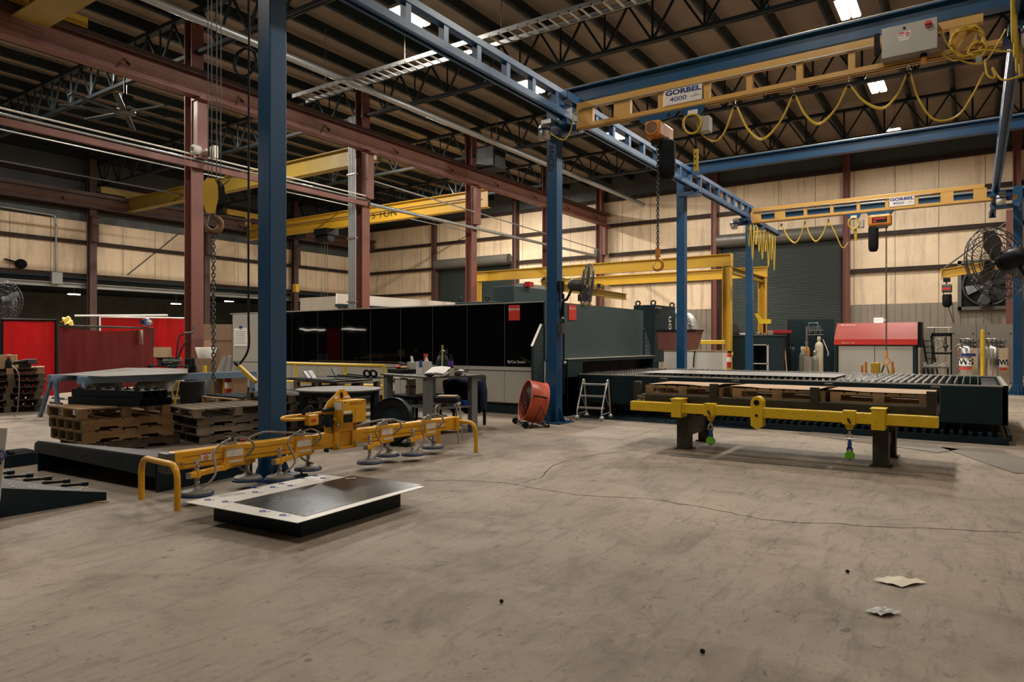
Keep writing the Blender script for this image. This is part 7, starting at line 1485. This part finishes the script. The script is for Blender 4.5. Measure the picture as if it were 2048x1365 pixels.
tt = bt('card_holder', 'grey index card box at the right of the workbench', 'box', 922, -.1); P('body', MB().bx(-.12, .10, -.05, .05, 0, .12), 'machine_grey', tt, True, .004); P('divider', MB().bx(.06, .065, -.052, .052, 0, .125), 'cabinet_grey', tt, True)
tt = bt('tool_clutter', 'small heap of tools and tape at the right end of the workbench', 'tools', 940, 0.1); cm = MB(); Rn = random.Random(2)
for k in range(8): a = Vector((Rn.uniform(-.1, .1), Rn.uniform(-.08, .08), Rn.uniform(.01, .09))); cm.bar(a, a+Vector((Rn.uniform(-.1, .1), Rn.uniform(-.06, .06), Rn.uniform(-.01, .02))), .025, .02)
cm.sph((0, 0, .03), .06, (1.5, 1, .5)); P('pile', cm, 'dull_steel', tt, True); tt['kind'] = 'stuff'; P('rag', MB().sph((.03, .03, .08), .06, (1.4, .8, .35)), 'paper', tt, True)
for i, (x, y, w, h, mat, lab) in enumerate(((.5, .2, .2, .07, 'paper', 'crumpled white rag on the bench shelf'), (.54, .36, .12, .08, 'blue_plastic', 'blue and white carton on the bench shelf'), (.4, 0, .2, .05, 'dull_steel', 'grey tool on the bench shelf'))):
    p = onb(x, y, .447); tt = thing(('white_rag', 'small_carton', 'hand_tool')[i], lab, ('rag', 'carton', 'tool')[i], p, bang); P('body', MB().sph((0, 0, h*.5), w*.5, (1, .7, h/w)) if i != 1 else MB().bx(-w/2, w/2, -.06, .06, 0, h), mat, tt, True)
p = onb(.5, -.2, .162); tt = thing('parts_box', 'pale box with yellow label on the lowest bench shelf', 'box', p, bang); P('box', MB().bx(-.2, .15, -.12, .12, 0, .16), 'cabinet_grey', tt, True, .006); P('label', MB().bx(.0, .08, -.123, -.12, .06, .13), 'rail_yellow', tt, True)
# stool, tube cart, chair with jacket
q = pD(895, 0, 10.2)
t = thing('stool', 'black padded stool on chrome legs before the workbench', 'stool', (q.x, q.y, 0), .5)
P('seat', MB().bx(-.18, .18, -.16, .16, .60, .695), 'black_rubber', t, True, .03); P('seat_top', MB().bx(-.14, .14, -.12, .12, .695, .705), 'tan_stick', t, True)
for sx in (-1, 1):
    for sy in (-1, 1): P('leg', MB().tube([(sx*.10, sy*.1, .60), (sx*.16, sy*.14, .52), (sx*.20, sy*.17, 0)], .014, 8), 'bright_steel', t, True)
P('foot_ring', MB().tube([(-.185, -.16, .2), (.185, -.16, .2), (.185, .16, .2), (-.185, .16, .2)], .01, 6, True), 'bright_steel', t, True)
q = pD(812, 0, 11.55)
t = thing('tube_cart', 'black cart with bent grey tube handle under the workbench', 'cart', (q.x-.35, q.y+.55, 0), bang)
P('deck', MB().bx(-.45, .5, -.25, .3, .5, .56), 'black_paint', t, True)
P('handle', MB().tube([(-.32, -.2, .56), (-.32, -.2, .78)]+arc((-.25, -.2, .78), .07, math.pi, math.pi/2, (1, 0, 0), (0, 0, 1), 5)+arc((.12, -.2, .78), .07, math.pi/2, 0, (1, 0, 0), (0, 0, 1), 5)+[(.19, -.2, .56)], .018, 8), 'galvanised', t, True)
for sx in (-.4, .45):
    for sy in (-.2, .25): P('leg', MB().bx(sx-.02, sx+.02, sy-.02, sy+.02, .05, .5), 'black_paint', t, True); P('castor', MB().cyl((sx, sy-.02, .05), (sx, sy+.02, .05), .05, n=12), 'black_rubber', t, True)
p = Matrix.Translation(t.location) @ Matrix.Rotation(bang, 4, 'Z') @ Vector((-.15, .05, .56)); tt = thing('grey_canister', 'grey metal canister on the cart under the workbench', 'canister', p); P('body', MB().lathe([(.09, 0), (.095, .01), (.095, .26), (.085, .28)], 18), 'machine_grey', tt, True); P('band', MB().lathe([(.0965, .12), (.0965, .16)], 18, None, False), 'dull_steel', tt, True)
p = Matrix.Translation(t.location) @ Matrix.Rotation(bang, 4, 'Z') @ Vector((.28, .0, .561)); tt = thing('blue_tool', 'blue flat tool on the cart deck beside the canister', 'tool', p, bang); P('blade', MB().bar((-.2, -.05, .01), (.2, .1, .05), .05, .015), 'blue_plastic', tt, True); P('grip', MB().bar((-.25, .05, .012), (-.05, .08, .012), .06, .02), 'rail_yellow', tt, True)
q = pD(905, 0, 12.6)
q = pD(938, 0, 12.3)
t = thing('shop_chair', 'dark green upholstered chair pushed behind the workbench', 'chair', (q.x, q.y, 0), bang+.3)
P('seat', MB().bx(-.6, .25, -.25, .25, .46, .58), 'chair_green', t, True, .04); P('back', MB().bx(.12, .22, -.25, .25, .58, .92), 'chair_green', t, True, .04)
for sx in (-.5, .2):
    for sy in (-.2, .2): P('leg', MB().bx(sx-.02, sx+.02, sy-.02, sy+.02, 0, .46), 'black_paint', t, True)
t = thing('navy_jacket', 'dark navy jacket draped over the chair behind the workbench', 'jacket', (q.x+.1, q.y-.25, .3))
def jf(u, v):
    a = -.3+u*3.7; r = .30*(.55+.45*math.sin(math.pi*min(1, v*1.3)*.5+.3))*(1+.07*math.sin(u*26+v*5)); r *= (1.0 if v < .8 else (1-v)/.2*.9+.1)
    return Vector((math.cos(a)*r*1.5, -math.sin(a)*r*.8, .64*v-.04*math.sin(u*21)*(1-v)))
P('cloth', MB().grid(jf, 44, 14), 'navy', t, True); P('sleeve', MB().tube([(.35, -.05, .5), (.45, -.08, .3), (.47, -.1, .05)], [.08, .085, .07], 10), 'navy', t, True)
# fan at the left edge and an unseen lit tube, added so the black panels mirror a bright streak
fc = pD(3, 603, 17.3)
t = cagefan(fc, (-.55, .83, 0), .54, 'round grey cage fan cut by the left edge above the red curtain', [fc+Vector((-.15, .2, 0)), fc+Vector((-.16, .22, -.3)), Vector((fc.x-.16, fc.y+.22, .03))], 'dull_steel')
P('foot', MB().cyl((fc.x-.16, fc.y+.22, 0), (fc.x-.16, fc.y+.22, .04), .3, n=20), 'dull_steel', t)
t = thing('mirror_streak_tube', 'unseen lit tube added for the bright streak mirrored in the black machine panels', 'light fixture', (-29.0, -2.0, 2.1))
td = Vector((.655, -.756, 0)); c = Vector((-29, -2, 2.18))
P('tube', MB().cyl(c-td*1.7, c+td*1.7, .03, n=10), 'lamp_lens', t); P('housing', MB().bar(c-td*1.8+Vector((0, 0, .07)), c+td*1.8+Vector((0, 0, .07)), .14, .06), 'white', t)
for s_ in (-1, 1): P('stand', MB().cyl(c+td*(1.6*s_)+Vector((0, 0, .05)), Vector(((c+td*(1.6*s_)).x, (c+td*(1.6*s_)).y, 0)), .03, n=8), 'dull_steel', t)
